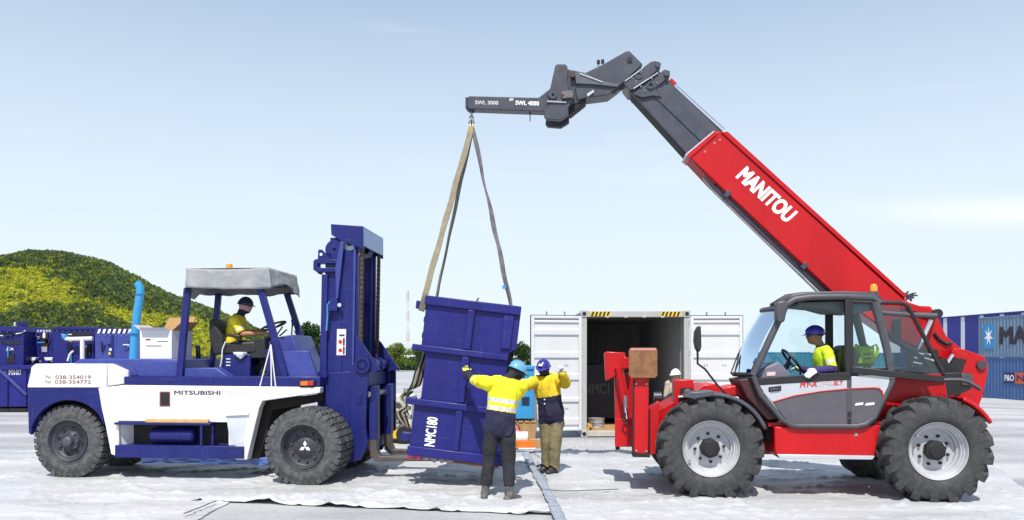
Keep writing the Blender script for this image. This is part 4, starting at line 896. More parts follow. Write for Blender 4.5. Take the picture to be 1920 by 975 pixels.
    cn = b.build('canopy', GREYFAB, t, smooth=50, fix=False); cn.modifiers.new('thick', 'SOLIDIFY').thickness = .004
    fl = P(326, 549, yn + .5); MB().add([(x0, y0 + .3, zt - .02), (x0, y1 - .2, zt - .02), (x0 - .32, y1 - .3, zt - .40), (x0 - .30, y0 + .5, zt - .36)], [(0, 1, 2, 3)]).build('canopy_flap', GREYFAB, t, smooth=0).modifiers.new('thick', 'SOLIDIFY').thickness = .004
    bc = P(430, 503, .9)
    be = MB().lathe([(.001, 0), (.05, 0), (.05, .1), (.04, .115), (.001, .12)], (bc.x, .9, zt + .0), (0, 0, 1), 18).build('beacon', AMBER, t); MB().lathe([(.001, -.04), (.058, -.04), (.058, .005), (.001, .005)], (bc.x, .9, zt), (0, 0, 1), 18).build('beacon_base', BLACK, be)
    # cab: seat, pedestal, dash, cowl, steering
    ys = 1.0
    MB().prism(Q([(420, 664), (472, 664), (472, 708), (418, 708)], ys - .2), ys - .25, ys + .3).build('seat_pedestal', NAVY, t, .015)
    for k in range(3): MB().prism(Q([(424, 672 + k * 6), (432, 672 + k * 6), (432, 674 + k * 6), (424, 674 + k * 6)], ys - .26), ys - .262, ys - .24).build('label_plate', PW, t)
    sb = MB().prism(Q([(404, 602), (412, 598), (418, 612), (432, 632), (432, 660), (412, 662), (406, 640)], ys), ys - .25, ys + .25).build('seat_back', BLACK, t, .03)
    MB().prism(Q([(412, 645), (490, 640), (494, 662), (412, 665)], ys), ys - .26, ys + .26).build('seat', BLACK, t, .03)
    MB().bar(P(428, 628, ys - .30), P(452, 632, ys - .30), .07, .05).build('armrest', BLACK, t, .015)
    MB().tube([P(423, 640, ys - .30), P(417, 655, ys - .30), P(416, 672, ys - .30), P(413, 688, ys - .30)], .009, 6).build('seat_belt', PW, t)
    rg = MB()
    b = MB().dome((0, 0, 0), .10, .04, .09, None, 14, 6); b.v = [(x * (1 + .4 * mnoise.noise(Vector((x * 30, y * 30, z * 30)))), y, z * (1 + .6 * mnoise.noise(Vector((x * 25, 3, z * 25))))) for x, y, z in b.v]
    o = b.build('rag', WHITEINK, t); o.location = P(450, 660, ys - .29); o.rotation_euler = (0, R(180), 0)
    MB().prism(Q([(484, 640), (510, 632), (514, 672), (484, 672)], ys + .05), ys - .25, ys + .35).build('dash_console', BLACK, t, .02)
    MB().prism(Q([(520, 636), (560, 628), (590, 706), (500, 706), (506, 660)], ys + .2), ys - .1, ys + .8).build('cowl', MIDBLUE, t, .015)
    MB().prism(Q([(528, 658), (578, 658), (597, 708), (532, 708)], bs + .12), bs + .10, bs + .16).build('cowl_panel', MIDBLUE, t, .008)
    MB().prism(Q([(497, 655), (530, 655), (538, 708), (500, 708)], bs + .14), bs + .14, bs + .17).build('kick_panel', NAVY, t, .008)
    MB().cyl(P(509, 668, ys + .02), P(513, 612, ys + .02), .028, 10).build('steering_column', BLACK, t)
    swc = P(513, 611, ys + .02); ax = Vector((-.35, 0, .94)); e1 = Vector((.94, 0, .35)); e2 = Vector((0, 1, 0))
    sw = MB().tube([swc + e1 * .19 * math.cos(6.283 * k / 24) + e2 * .19 * math.sin(6.283 * k / 24) for k in range(24)], .016, 8, closed=True).build('steering_wheel', BLACK, t)
    for a in (0, 2.09, 4.19): MB().bar(swc - ax * .03, swc + e1 * .18 * math.cos(a) + e2 * .18 * math.sin(a), .03, .012, tuple(ax)).build('spoke', BLACK, sw)
    for k, (a, c) in enumerate((((519, 628), (530, 612)), ((524, 630), (538, 618)), ((545, 655), (549, 596)))):
        MB().cyl(P(*a, ys + .5), P(*c, ys + .5), .012, 8).build('lever', BLACK, t)
    MB().tube([P(549, 612, ys + .7), P(547, 600, ys + .7), P(551, 594, ys + .7), P(556, 600, ys + .7)], .014, 8).build('grab_rail', BLACK, t)
    # white tripod stand of straps hung at the entry
    for a in ((487, 726), (509, 726), (517, 726)): MB().cyl(P(508, 646, bs + .04), P(*a, bs + .02), .010, 6).build('entry_chain', PW, t)
    # tail lamps
    l0 = MB().prism(Q([(560, 713), (590, 713), (590, 724), (560, 724)], bs - .02), bs - .02, bs + .06).build('lamp_housing', BLACK, t, .008)
    MB().prism(Q([(563, 715), (577, 715), (577, 723), (563, 723)], bs - .03), bs - .03, bs - .02).build('lens', ORANGE, l0, .004); MB().prism(Q([(578, 715), (587, 715), (587, 723), (578, 723)], bs - .03), bs - .03, bs - .02).build('lens', REDINK, l0, .004)
    # mirror arm on the far side
    MB().tube([P(594, 700, 1.9), P(597, 668, 1.9), P(600, 645, 1.9)], .015, 8).build('mirror_arm', BLACK, t)
    MB().lim(P(597, 660, 1.9).x, P(603, 660, 1.9).x, 1.85, 2.05, P(600, 664, 1.9).z, P(600, 646, 1.9).z).build('mirror', BLACK, t, .02)
    # exhaust
    MB().cyl(P(373, 690, 1.6), P(371, 648, 1.6), .04, 12).build('exhaust_stack', BLACK, t)
    # ---------------- mast
    yA, yB = .74, 1.74                       # near and far rail planes
    for yy, s in ((yA, 0), (yB, 0)):
        MB().prism(Q([(610, 470), (641, 462), (641, 862), (604, 862)], yA), yy, yy + .09).build('outer_rail', NAVY, t, .012)
        MB().prism(Q([(639, 440), (671, 440), (669, 862), (641, 862)], yA), yy + .012, yy + .10).build('inner_rail', NAVY, t, .01)
        MB().prism(Q([(605, 515), (616, 515), (612, 862), (598, 862)], yA), yy - .05, yy + .06).build('rear_flange', NAVY, t, .008)
        MB().prism(Q([(596, 700), (662, 696), (660, 740), (655, 862), (600, 862), (596, 760)], yA - .02), yy - .05 if yy == yA else yy + .1, yy - .002 if yy == yA else yy + .13).build('lower_rail_plate', NAVY, t, .01)
        MB().prism(Q([(664, 456), (668, 456), (664, 690), (660, 690)], yA), yy - .02, yy + .0).build('rail_edge', MIDBLUE, t, .003)
        MB().cyl(P(621, 520, yA) + Vector((0, yy - yA + .16, 0)), P(621, 850, yA) + Vector((0, yy - yA + .16, 0)), .06, 16).build('lift_cylinder', NAVY, t)
    for z in (452, 560, 700, 846):
        zz = P(640, z, yA).z; MB().lim(P(615, z, yA).x, P(640, z, yA).x, yA + .1, yB, zz - .07, zz + .07).build('cross_member', NAVY, t, .01)
    # dark gap between rails seen past the chain
    # crosshead on top: side plate, and front plate with sky reflection put into its colour
    cA = Q([(620, 420), (681, 424), (681, 468), (668, 462), (637, 450), (621, 440)], yA - .06)
    MB().prism(cA, yA - .06, yA - .03).build('crosshead_side', NAVY, t, .006); MB().prism(cA, yB + .12, yB + .15).build('crosshead_side', NAVY, t, .006)
    xr = P(681, 424, yA - .06).x; zr0, zr1 = P(681, 424, yA - .06).z, P(681, 458, yA - .06).z
    MB().lim(xr - .03, xr, yA - .055, yB + .145, zr1 - .02, zr0).build('crosshead_front', M('sky_lit_navy_paint', (.10, .22, .48), .35, var=.12, coat=.3), t, .006)
    xl = P(622, 424, yA - .06).x; MB().lim(xl, xl + .03, yA - .028, yB + .118, P(622, 440, yA - .06).z, P(622, 421, yA - .06).z).build('crosshead_rear', NAVY, t, .006)
    MB().lim(xl + .03, xr - .03, yA - .028, yB + .118, zr0 - .12, zr0 - .09).build('crosshead_web', NAVY, t, .004)
    # sheaves and chains
    for yy in (yA + .04, yB - .04):
        c = P(655, 455, yA); MB().lathe([(.05, -.03), (.115, -.03), (.10, -.012), (.10, .012), (.115, .03), (.05, .03)], (c.x, yy, c.z), (0, 1, 0), 28).build('chain_sheave', M('sheave_grey', (.4, .45, .5), .4, metal=.4), t)
    CH = M('chain_steel', (.10, .065, .055), .55, metal=.5, var=.5, scale=14)
    for yy in (yA + .05, yB + .02):
        b = MB(); x = P(681, 500, yA + .05).x - .01; zt_, zb_ = P(681, 462, yA).z, P(677, 700, yA).z; n = int((zt_ - zb_) / .036); sx = P(677, 700, yA).x - P(681, 462, yA).x
        for i in range(n):
            z = zt_ - i * .036; xx = x + sx * i / n
            for dy in ((-.035, -.012, .012, .035) if i % 2 else (-.024, 0, .024)): b.box((xx, yy + dy, z), (.042, .008, .044))
            b.cyl((xx, yy - .04, z - .018), (xx, yy + .04, z - .018), .008, 6)
        c = b.build('lift_chain', CH, t, smooth=30); c['kind'] = 'stuff'
    # bracket with eye and hydraulic parts high on the back of the mast
    br = MB().prism(Q([(588, 490), (592, 486), (637, 486), (637, 494), (596, 494), (596, 502), (637, 502), (637, 510), (600, 510), (598, 514), (594, 510), (588, 506)], yA - .04), yA - .06, yA + .10).build('tilt_bracket', NAVY, t, .006)
    MB().prism(Q([(597, 468), (604, 468), (610, 474), (622, 474), (622, 486), (596, 486)], yA - .04), yA - .05, yA - .02).build('eye_plate', NAVY, br, .004)
    MB().lathe([(.001, -.005), (.022, -.005), (.022, .005), (.001, .005)], P(602, 477, yA - .056), (0, 1, 0), 14).build('eye_hole', PW, br)
    MB().lathe([(.02, -.03), (.14, -.03), (.14, .03), (.02, .03)], P(628, 468, yA - .02), (0, 1, 0), 24).build('guide_pulley', NAVY, br)
    MB().prism(Q([(629, 500), (639, 452), (645, 454), (638, 520), (634, 560), (630, 560)], yA - .06), yA - .07, yA - .03).build('guide_strap', MIDBLUE, t, .004)
    vb = MB().prism(Q([(617, 560), (634, 558), (634, 583), (617, 583)], yA - .06), yA - .10, yA - .0).build('valve_block', NAVY, t, .006)
    MB().lathe([(.001, -.02), (.03, -.02), (.035, 0), (.03, .02), (.001, .02)], P(637, 572, yA - .08), (0, 1, 0), 14).build('fitting', CHROME, vb)
    MB().tube([P(619, 565, yA - .1), P(614, 572, yA - .1), P(614, 595, yA - .1), P(612, 620, yA - .1)], .014, 8).build('hydraulic_hose', M('hose_blue', (.06, .22, .45), .4), t)
    sg = MB().prism(Q([(632, 617), (649, 617), (648, 666), (631, 666)], yA - .004), yA - .006, yA + .001).build('warning_sign', PW, t)
    for k in range(2):
        q = MB().prism(Q([(633.5, 634 + 16 * k), (646.5, 634 + 16 * k), (646, 648 + 16 * k), (633, 648 + 16 * k)], yA - .007), yA - .0085, yA - .007).build('pictogram', M('sign_pic', (.72, .68, .66), .5), sg)
        MB().prism(Q([(643, 634 + 16 * k), (646.5, 634 + 16 * k), (646, 648 + 16 * k), (643, 648 + 16 * k)], yA - .009), yA - .0105, yA - .009).build('sign_mark', DARKINK, sg)
        MB().lathe([(.001, -.001), (.03, -.001), (.03, .001), (.001, .001)], P(638, 641 + 16 * k, yA - .010), (0, 1, 0), 14).build('sign_mark', REDINK, sg)
    MB().prism(Q([(636, 627), (646, 627), (646, 630), (636, 630)], yA - .009), yA - .0105, yA - .0085).build('sign_mark', DARKINK, sg)
    # tilt ram
    MB().cyl(P(560, 722, .66), P(600, 705, .66), .055, 14).build('tilt_ram', NAVY, t)
    MB().lathe([(.001, -.06), (.07, -.06), (.07, .06), (.001, .06)], P(607, 702, .68), (0, 1, 0), 18).build('tilt_pivot', NAVY, t)
    # ---------------- carriage with fork positioners
    yc = yA - .12
    MB().prism(Q([(655, 688), (660, 684), (690, 686), (692, 708), (688, 740), (686, 800), (690, 832), (676, 862), (655, 868), (648, 862), (651, 812), (656, 800), (657, 740)], yc), yc, yc + .06).build('carriage_plate', NAVY, t, .008)
    MB().prism(Q([(655, 688), (660, 684), (690, 686), (692, 708), (688, 740), (686, 800), (690, 832), (676, 862), (655, 868), (648, 862), (651, 812), (656, 800), (657, 740)], yc), yB + .16, yB + .22).build('carriage_plate', NAVY, t, .008)
    MB().prism(Q([(669, 735), (678, 735), (678, 757), (669, 757)], yc - .012), yc - .014, yc).build('wear_pad', NAVY, t, .006)
    xq = P(697, 680, yc + .06).x
    ub = P(694, 684, yc + .3); lb = P(700, 738, yc + .3); bb = P(700, 842, yc + .3)
    MB().cyl((ub.x - .03, yc - .04, ub.z), (ub.x - .03, yB + .30, ub.z), .085, 22).build('upper_shaft', NAVY, t)
    for k in range(4):
        y = yc - .04 + .42 * k; MB().lathe([(.05, 0), (.12, 0), (.12, .05), (.05, .05)], (ub.x - .03, y, ub.z), (0, 1, 0), 22).build('shaft_collar', NAVY, t)
    MB().cyl((lb.x - .02, yc + .06, lb.z), (lb.x - .02, yB + .3, lb.z), .045, 16).build('lower_shaft', STEEL, t)
    MB().lim(ub.x - .14, ub.x + .0, yc + .07, yB + .15, ub.z - .32, ub.z - .10).build('carriage_beam', NAVY, t, .01)
    MB().lim(ub.x - .14, ub.x + .0, yc + .07, yB + .15, bb.z - .02, bb.z + .16).build('carriage_beam', NAVY, t, .01)
    # gussets at the top of the carriage
    for y in (yc + .02, yB + .1): MB().prism(Q([(678, 632), (686, 640), (722, 694), (690, 700), (674, 690)], yc + .3), y, y + .04).build('gusset', NAVY, t, .005)
    # load backrest on the far end
    MB().lim(P(735, 690, yB).x - .16, P(735, 690, yB).x, yB + .24, yB + .30, P(735, 810, yB).z, P(735, 688, yB).z).build('end_plate', NAVY, t, .008)
    # forks: hooked shank, heel and tine
    for k, (sx, yy) in enumerate(((700, yc + .12), (726, yB - .12))):
        x = P(702, 740, yc + .2).x; zh = .30
        MB().prism([(x - .06, lb.z + .10), (x + .05, lb.z + .12), (x + .055, zh + .14), (x + .10, zh + .05), (x + 1.55, zh + .03), (x + 1.60, zh), (x + .05, zh - .03), (x - .05, zh + .05), (x - .055, zh + .2)], yy, yy + .17).build('fork', FORK, t, .008)
        MB().prism([(x - .065, lb.z + .11), (x + .06, lb.z + .13), (x + .062, zh + .3), (x - .062, zh + .3)], yy - .006, yy + .176).build('fork_sleeve', NAVY, t, .008)
        MB().lathe([(.046, 0), (.1, 0), (.1, .2), (.046, .2)], (lb.x - .02, yy - .015, lb.z), (0, 1, 0), 20).build('fork_hook', NAVY, t)
    for k in range(3): MB().tube([(ub.x - .05, yc + .5 + .12 * k, ub.z - .2), (ub.x + .05, yc + .45 + .12 * k, ub.z - .45), (ub.x - .02, yc + .5 + .12 * k, ub.z - .75), (ub.x - .06, yc + .5 + .1 * k, ub.z - .95)], .016, 7).build('hydraulic_hose', BLACK, t)
    return t
forklift()
# carton riding on the hood
def carton():
    y = .92; P = K.p; o = P(300, 673, y); base = K.o + Vector((K.x.x * P(292, 673, y).x + K.y.x * y, K.x.y * P(292, 673, y).x + K.y.y * y, o.z + .004))
    t = thing('carton', base, 'open white carton with brown flaps riding on the forklift hood', 'carton', None, (0, 0, K.a + R(-9)))
    w = P(322, 650, y).x - P(256, 650, y).x; h = P(300, 619, y).z - P(300, 672, y).z; d = .5
    for c in ((-w / 2, w / 2, 0, .01), (-w / 2, w / 2, d - .01, d)): MB().lim(c[0], c[1], c[2], c[3], 0, h).build('side', CARDW, t)
    for x in (-w / 2, w / 2 - .01): MB().lim(x, x + .01, .011, d - .011, 0, h).build('side', CARDW, t)
    MB().lim(-w / 2 + .011, w / 2 - .011, .011, d - .011, .005, .015).build('base', CARD, t)
    MB().add([(-w / 2 + .02, d, h), (w / 2 - .02, d, h), (w / 2 + .02, d + .06, h + .24), (-w / 2 + .1, d + .06, h + .22)], [(0, 1, 2, 3)]).build('flap', CARD, t, smooth=0)
    MB().add([(-w / 2, .02, h), (-w / 2, d - .02, h), (-w / 2 - .18, d - .06, h + .10), (-w / 2 - .16, .04, h + .09)], [(0, 1, 2, 3)]).build('flap', M('pale_flap', (.5, .42, .37), .8), t, smooth=0)
    MB().add([(w / 2, .02, h), (w / 2, d - .02, h), (w / 2 + .16, d - .06, h + .14), (w / 2 + .15, .04, h + .13)], [(0, 1, 2, 3)]).build('flap', CARD, t, smooth=0)
    MB().add([(-w / 2 + .02, 0, h), (w / 2 - .02, 0, h), (w / 2 - .06, -.10, h + .04), (-w / 2 + .06, -.10, h + .045)], [(0, 1, 2, 3)]).build('flap', CARDW, t, smooth=0)
    for (a, b_, c, e) in ((-.18, -.09, .28, .305), (-.17, .10, .19, .2)): MB().lim(a, b_, -.003, 0, h * c / .43, h * e / .43).build('print', M('carton_print', (.3, .08, .06), .7) if c > .25 else DARKINK, t)
    MB().lim(.03, .22, -.0032, -.0001, h * .60, h * .62).build('print', DARKINK, t)
carton()
# ------------------------------------------------------------------ the telescopic handler
T = Fr(2.553, 10.24, -5.4)
def telehandler():
    t = T.empty('telehandler', 'red telescopic handler with raised boom, grey cab and big lugged tyres', 'telehandler')
    P, Q = T.p, T.q; WB = 2.79
    tele_wheel(t, 0, 0, False, 0.1); tele_wheel(t, WB, 0, False, 1.3); tele_wheel(t, 0, 1.90, True, .4); tele_wheel(t, WB, 1.90, True, .2)
    for x in (0, WB): MB().cyl((x, .3, .655), (x, 2.05, .655), .13, 16).build('axle', SHADE, t)
    # chassis spine and red side tank
    MB().lim(-.65, WB + .55, .80, 1.58, .50, .95).build('chassis', M('chassis_red', (.34, .008, .010), .45), t, .02)
    MB().prism(Q([(1452, 800), (1652, 797), (1650, 806), (1641, 856), (1458, 858), (1452, 846)], .22), .22, .78).build('side_tank', RED, t, .02)
    MB().prism(Q([(1436, 760), (1466, 795), (1452, 800), (1452, 845), (1436, 820)], .45), .45, .8).build('tank_bracket', SHADE, t, .01)
    MB().prism(Q([(1458, 852), (1641, 855), (1636, 862), (1462, 860)], .17), .17, .30).build('side_step', SILV, t, .006)
    MB().cyl(P(1605, 815, .215), P(1605, 815, .24), .022, 12).build('filler_lock', STEEL, t)
    MB().prism(Q([(1440, 792), (1652, 790), (1652, 797), (1440, 800)], .30), .30, .8).build('cab_mount', RED, t, .01)
    # front nose
    MB().prism(Q([(1195, 795), (1232, 768), (1280, 745), (1320, 720), (1345, 720), (1345, 850), (1195, 850)], .72), .72, 1.62).build('front_chassis', RED, t, .02)
    MB().prism(Q([(1264, 712), (1301, 712), (1301, 762), (1288, 770), (1264, 776)], .62), .62, .92).build('levelling_bracket', RED, t, .012)
    MB().prism(Q([(1275, 728), (1295, 726), (1295, 748), (1275, 752)], .61), .612, .63).build('bracket_recess', SHADE, t)
    MB().cyl(P(1272, 745, .60), P(1300, 742, .60), .022, 10).build('levelling_rod', STEEL, t)
    MB().lathe([(.001, 0), (.05, 0), (.05, .05), (.001, .05)], P(1290, 736, .58), (0, 1, 0), 14).build('rod_end', STEEL, t)
    # front stabilisers, folded up: near leg seen on its rusty pad, far leg with its ram
    MB().prism(Q([(1188, 700), (1217, 700), (1216, 852), (1188, 850)], .42), .42, .60).build('stabiliser_leg', RED, t, .012)
    MB().prism(Q([(1216, 765), (1236, 752), (1238, 852), (1216, 852)], .50), .50, .75).build('stabiliser_mount', RED, t, .012)
    fp = P(1206, 680, .40)
    pad = MB().prism(Q([(1179, 657), (1184, 652), (1229, 652), (1233, 657), (1233, 704), (1229, 709), (1184, 709), (1179, 704)], .34), .34, .40).build('stabiliser_pad', RUST, t, .008)
    MB().prism(Q([(1181, 653), (1231, 653), (1229, 657), (1183, 657)], .33), .335, .41).build('pad_flange', M('faded_red', (.55, .25, .22), .6), pad)
    MB().prism(Q([(1190, 700), (1214, 700), (1210, 720), (1192, 720)], .41), .405, .55).build('pad_knuckle', RED, t, .01)
    for a, c, y in (((1187.5, 712), (1186.5, 850), .40), ((1217.5, 768), (1217, 852), .47)): MB().cyl(P(*a, y), P(*c, y), .013, 8).build('hydraulic_hose', BLACK, t)  # black lines added to stand for the shaded gaps beside the leg
    for px, py in ((1193, 845), (1212, 846), (1193, 720), (1212, 720)): MB().cyl(P(px, py, .405), P(px, py, .43), .014, 8).build('leg_bolt', STEEL, t)
    MB().prism(Q([(1186, 850), (1219, 851), (1219, 858), (1186, 857)], .40), .40, .64).build('leg_foot', SHADE, t, .006)
    MB().prism(Q([(1345, 738), (1352, 727), (1375, 722), (1402, 727), (1410, 748)], .5), .5, .95).build('nose_cover', RED, t, .02)
    # far / front leg with hydraulic ram
    yl = 1.05
    MB().prism(Q([(1152, 700), (1186, 700), (1190, 838), (1155, 838)], yl), yl, yl + .22).build('stabiliser_leg', RED, t, .012)
    MB().prism(Q([(1133, 662), (1138, 659), (1172, 661), (1178, 690), (1165, 700), (1136, 715)], yl - .12), yl - .10, yl + .30).build('stabiliser_pad', RED, t, .012)
    MB().prism(Q([(1168, 668), (1182, 672), (1180, 690), (1166, 692)], yl - .14), yl - .2, yl - .1).build('pad_lug', RED, t, .008)
    MB().cyl(P(1160, 690, yl - .12), P(1172, 755, yl - .12), .062, 16).build('ram_barrel', RED, t)
    MB().cyl(P(1172, 755, yl - .12), P(1176, 785, yl - .12), .03, 12).build('ram_rod', CHROME, t)
    MB().cyl(P(1172, 742, yl - .18), P(1175, 764, yl - .18), .028, 12).build('lock_valve', STEEL, t)
    MB().tube([P(1172, 775, yl - .16), P(1167, 786, yl - .16), P(1172, 795, yl - .16), P(1180, 790, yl - .16)], .014, 8).build('hydraulic_hose', BLACK, t)
    MB().prism(Q([(1153, 785), (1190, 785), (1192, 836), (1153, 838)], yl - .05), yl - .06, yl).build('leg_plate', RED, t, .008)
    MB().cyl(P(1158, 843, yl), P(1158, 836, yl), .03, 8).build('foot_bolt', SHADE, t)
    # far fender and lamp
    MB().cyl(P(1226, 744, .9), P(1240, 744, .9), .07, 14).build('work_lamp', CHAR, t)
    # fenders
    def fender(cx, r, a0, a1, y0, y1, m, n=16, th=.035, drop=0):
        b = MB(); rows = [(y0 - .0, -.03), (y0 + .03, 0), (y1 - .03, 0), (y1, -.03)]
        pts = [(cx + r * math.cos(R(a0 + (a1 - a0) * i / n)), .655 + r * math.sin(R(a0 + (a1 - a0) * i / n))) for i in range(n + 1)]
        for i, (x, z) in enumerate(pts):
            d = Vector((x - cx, z - .655)).normalized()
            for y, dr in rows: b.v.append((x + d.x * dr, y, z + d.y * dr))
        b.f = [(i * 4 + j, i * 4 + j + 1, i * 4 + j + 5, i * 4 + j + 4) for i in range(n) for j in range(3)]
        o = b.build('fender', m, t, smooth=50, fix=False); s = o.modifiers.new('thick', 'SOLIDIFY'); s.thickness = th; s.offset = 1; return o
    FEN = M('grey_fender_plastic', (.055, .062, .078), .4, var=.08, dust=.08)
    fender(.03, .725, 112, 22, -.01, .46, FEN); fender(.03, .725, 112, 22, 1.89, 2.36, FEN)
    fender(WB + .02, .715, 30, 66, 0.06, .46, RED); fender(WB + .02, .715, 30, 66, 1.89, 2.29, RED)
    MB().prism(Q([(1284, 745), (1296, 735), (1340, 733), (1340, 742), (1300, 748)], -.02), -.01, .44).build('fender_lip', FEN, t, .012)
    # red body behind cab above rear wheel
    MB().prism(Q([(1655, 730), (1690, 705), (1770, 700), (1780, 760), (1725, 752), (1690, 762), (1660, 790), (1650, 800), (1640, 790)], .48), .48, .95).build('rear_body', RED, t, .015)
    MB().prism(Q([(1660, 716), (1690, 705), (1775, 700), (1775, 706), (1690, 712), (1662, 722)], .40), .40, .5).build('body_lip', RED, t, .008)
    # ---------------- rear frame and boom pivot
    yb0, yb1 = 1.10, 1.54
    fr = [(1786, 652), (1806, 655), (1843, 668), (1851, 684), (1849, 708), (1840, 745), (1818, 800), (1790, 820), (1730, 815), (1700, 780), (1690, 740), (1740, 735), (1775, 700)]
    for y in (yb0 - .13, yb1 + .05): MB().prism(Q(fr, yb0 - .1), y, y + .08).build('rear_frame_plate', RED, t, .012)
    xr = P(1840, 720, yb0).x; MB().lim(xr - .12, xr - .04, yb0 - .05, yb1 + .05, .75, 1.45).build('rear_cross_plate', RED, t, .02)
    MB().cyl((P(1830, 684, yb0).x, yb0 - .17, P(1830, 684, yb0).z), (P(1830, 684, yb0).x, yb1 + .17, P(1830, 684, yb0).z), .06, 18).build('pivot_pin', CHAR, t)
    pn = P(1806, 667, yb0 - .15); MB().cyl(pn, pn + Vector((0, .05, 0)), .028, 12).build('pin_cap', STEEL, t)
    MB().prism(Q([(1783, 655), (1800, 660), (1815, 668), (1812, 676), (1785, 670)], yb0 - .16), yb0 - .17, yb0 - .13).build('pivot_lug', RED, t, .008)
    # engine compartment and grille between cab and frame (machine's far side)
    MB().prism(Q([(1690, 690), (1760, 672), (1775, 700), (1790, 770), (1700, 775)], .95), .72, 1.0).build('engine_bay', SHADE, t)
    MB().prism(Q([(1722, 702), (1800, 698), (1822, 700), (1822, 730), (1770, 752), (1718, 752)], .62), .62, .96).build('battery_box', BLACK, t, .012)
    MB().prism(Q([(1803, 700), (1824, 702), (1826, 724), (1803, 722)], .60), .60, .9).build('exhaust_box', M('dark_grey_box', (.07, .07, .075), .5), t, .01)
    hz = 1.62
    MB().prism(Q([(1640, 690), (1760, 690), (1765, 770), (1640, 770)], hz), hz, 2.28).build('engine_hood', CHAR, t, .03)
    gr = MB().prism(Q([(1700, 655), (1758, 655), (1768, 705), (1700, 705)], .78), .78, .82).build('grille', SHADE, t)
    for k in range(4):
        a = 661 + k * 9; MB().bar(P(1716 - k * 2, a, .775), P(1733 - k * 2, a + 3, .775), .012, .02).build('slat', PW, gr); MB().bar(P(1735 - k * 2, a + 1, .775), P(1753 - k, a + 6, .775), .012, .02).build('slat', PW, gr)
    # mudguard rail
    MB().tube([P(1768, 712, .18), P(1800, 712, .16), P(1815, 716, .14), P(1838, 730, .12)], .045, 10, flat=.6).build('mudguard_rail', FEN, t)
    # ---------------- boom sections
    B = MB().prism(Q([(1288, 290), (1340, 246), (1352, 246), (1660, 528), (1697, 560), (1712, 573), (1745, 574), (1757, 590), (1775, 630), (1806, 656), (1846, 672), (1846, 692), (1806, 694), (1740, 660), (1690, 640), (1565, 553)], yb0), yb0, yb1).build('boom_outer', RED, t, .018)
    MB().prism(Q([(1352, 247), (1365, 247), (1700, 553), (1697, 560)], yb0 - .02), yb0 - .025, yb1 + .025).build('boom_top_plate', RED, t, .006)
    MB().prism(Q([(1288, 290), (1340, 246), (1345, 251), (1294, 296)], yb0 - .015), yb0 - .02, yb1 + .02).build('boom_collar', RED, t, .004)
    MB().prism(Q([(1285, 289), (1338, 245), (1341, 247), (1288, 292)], yb0 - .012), yb0 - .015, yb1 + .015).build('wear_pad_edge', SILV, t)
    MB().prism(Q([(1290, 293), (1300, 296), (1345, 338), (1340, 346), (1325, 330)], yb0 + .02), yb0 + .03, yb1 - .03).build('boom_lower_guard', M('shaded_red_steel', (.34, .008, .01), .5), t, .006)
    for k, (px, py) in enumerate(((1322, 284), (1350, 262), (1340, 268))): MB().cyl(P(px, py, yb0 - .004), P(px, py, yb0 + .01), .016, 10).build('collar_bolt', M('faded_red', (.55, .25, .22), .6), t)
    for d, r, m in ((0, .034, CHAR), (9, .026, M('purple_grey_pipe', (.14, .12, .16), .4)), (16, .016, STEEL)):
        MB().tube([P(1326 - d * .5, 318 + d, yb0 + .10), P(1345 - d * .5, 345 + d * .8, yb0 + .10), P(1560 - d * .8, 552 + d * .6, yb0 + .10)], r, 10).build('boom_pipe', m, t)
    for (px, py) in ((1362, 366), (1505, 500)): MB().box(P(px, py, yb0 + .1), (.07, .22, .10), Matrix.Rotation(R(43), 3, 'Y')).build('pipe_clamp', CHAR, t, .005)
    MB().bar(P(1745, 588, yb0 - .02), P(1690, 570, yb0 - .02), .05, .10).build('boom_rear_cap', RED, t, .01)
    # lettering on the boom
    a = P(1388, 318, yb0); c = P(1487, 407, yb0); ri = (c - a).normalized(); up = Vector((-ri.z, 0, ri.x)); up = up if up.z > 0 else -up
    o = P(1380, 332.5, yb0); wd_ = (P(1480, 423, yb0) - o).length
    text('boom_lettering', 'MANITOU', WHITEINK, t, o, (P(1480, 423, yb0) - o), up, wd_ * .95, .21, .045, .08, .006)
    # inner section
    MB().prism(Q([(1181, 172), (1236, 133), (1262, 158), (1352, 247), (1352, 262), (1300, 300), (1284, 285)], yb0 + .05), yb0 + .05, yb1 - .05).build('boom_inner', CHAR, t, .015)
    MB().prism(Q([(1218, 172), (1234, 160), (1334, 256), (1318, 268)], yb0 + .03), yb0 + .035, yb0 + .05).build('boom_stiffener', CHAR, t, .006)
    MB().prism(Q([(1183, 176), (1196, 188), (1300, 290), (1296, 298), (1283, 287)], yb0 + .08), yb0 + .08, yb1 - .08).build('boom_underplate', SHADE, t, .006)
    MB().cyl(P(1262, 160, yb0 + .16), P(1356, 245, yb0 + .16), .038, 14).build('extension_rod', CHROME, t); MB().cyl(P(1255, 152, yb0 + .16), P(1264, 161, yb0 + .16), .052, 14).build('rod_collar', RED, t)
    # collar plates with pins
    MB().prism(Q([(1168, 155), (1220, 116), (1228, 114), (1238, 118), (1238, 128), (1190, 168), (1180, 170)], yb0 + .01), yb0 + .0, yb1 - .0).build('head_collar', CHAR, t, .01)
    MB().prism(Q([(1186, 176), (1236, 138), (1246, 130), (1256, 133), (1256, 143), (1238, 158), (1228, 166), (1240, 182), (1224, 180), (1204, 184)], yb0 + .02), yb0 + .01, yb1 - .01).build('head_collar', CHAR, t, .01)
    for (px, py) in ((1234, 121), (1250, 137)): MB().cyl(P(px, py, yb0 - .02), P(px, py, yb0 - .02) + Vector((0, .5, 0)), .04, 14).build('collar_pin', CHAR, t)
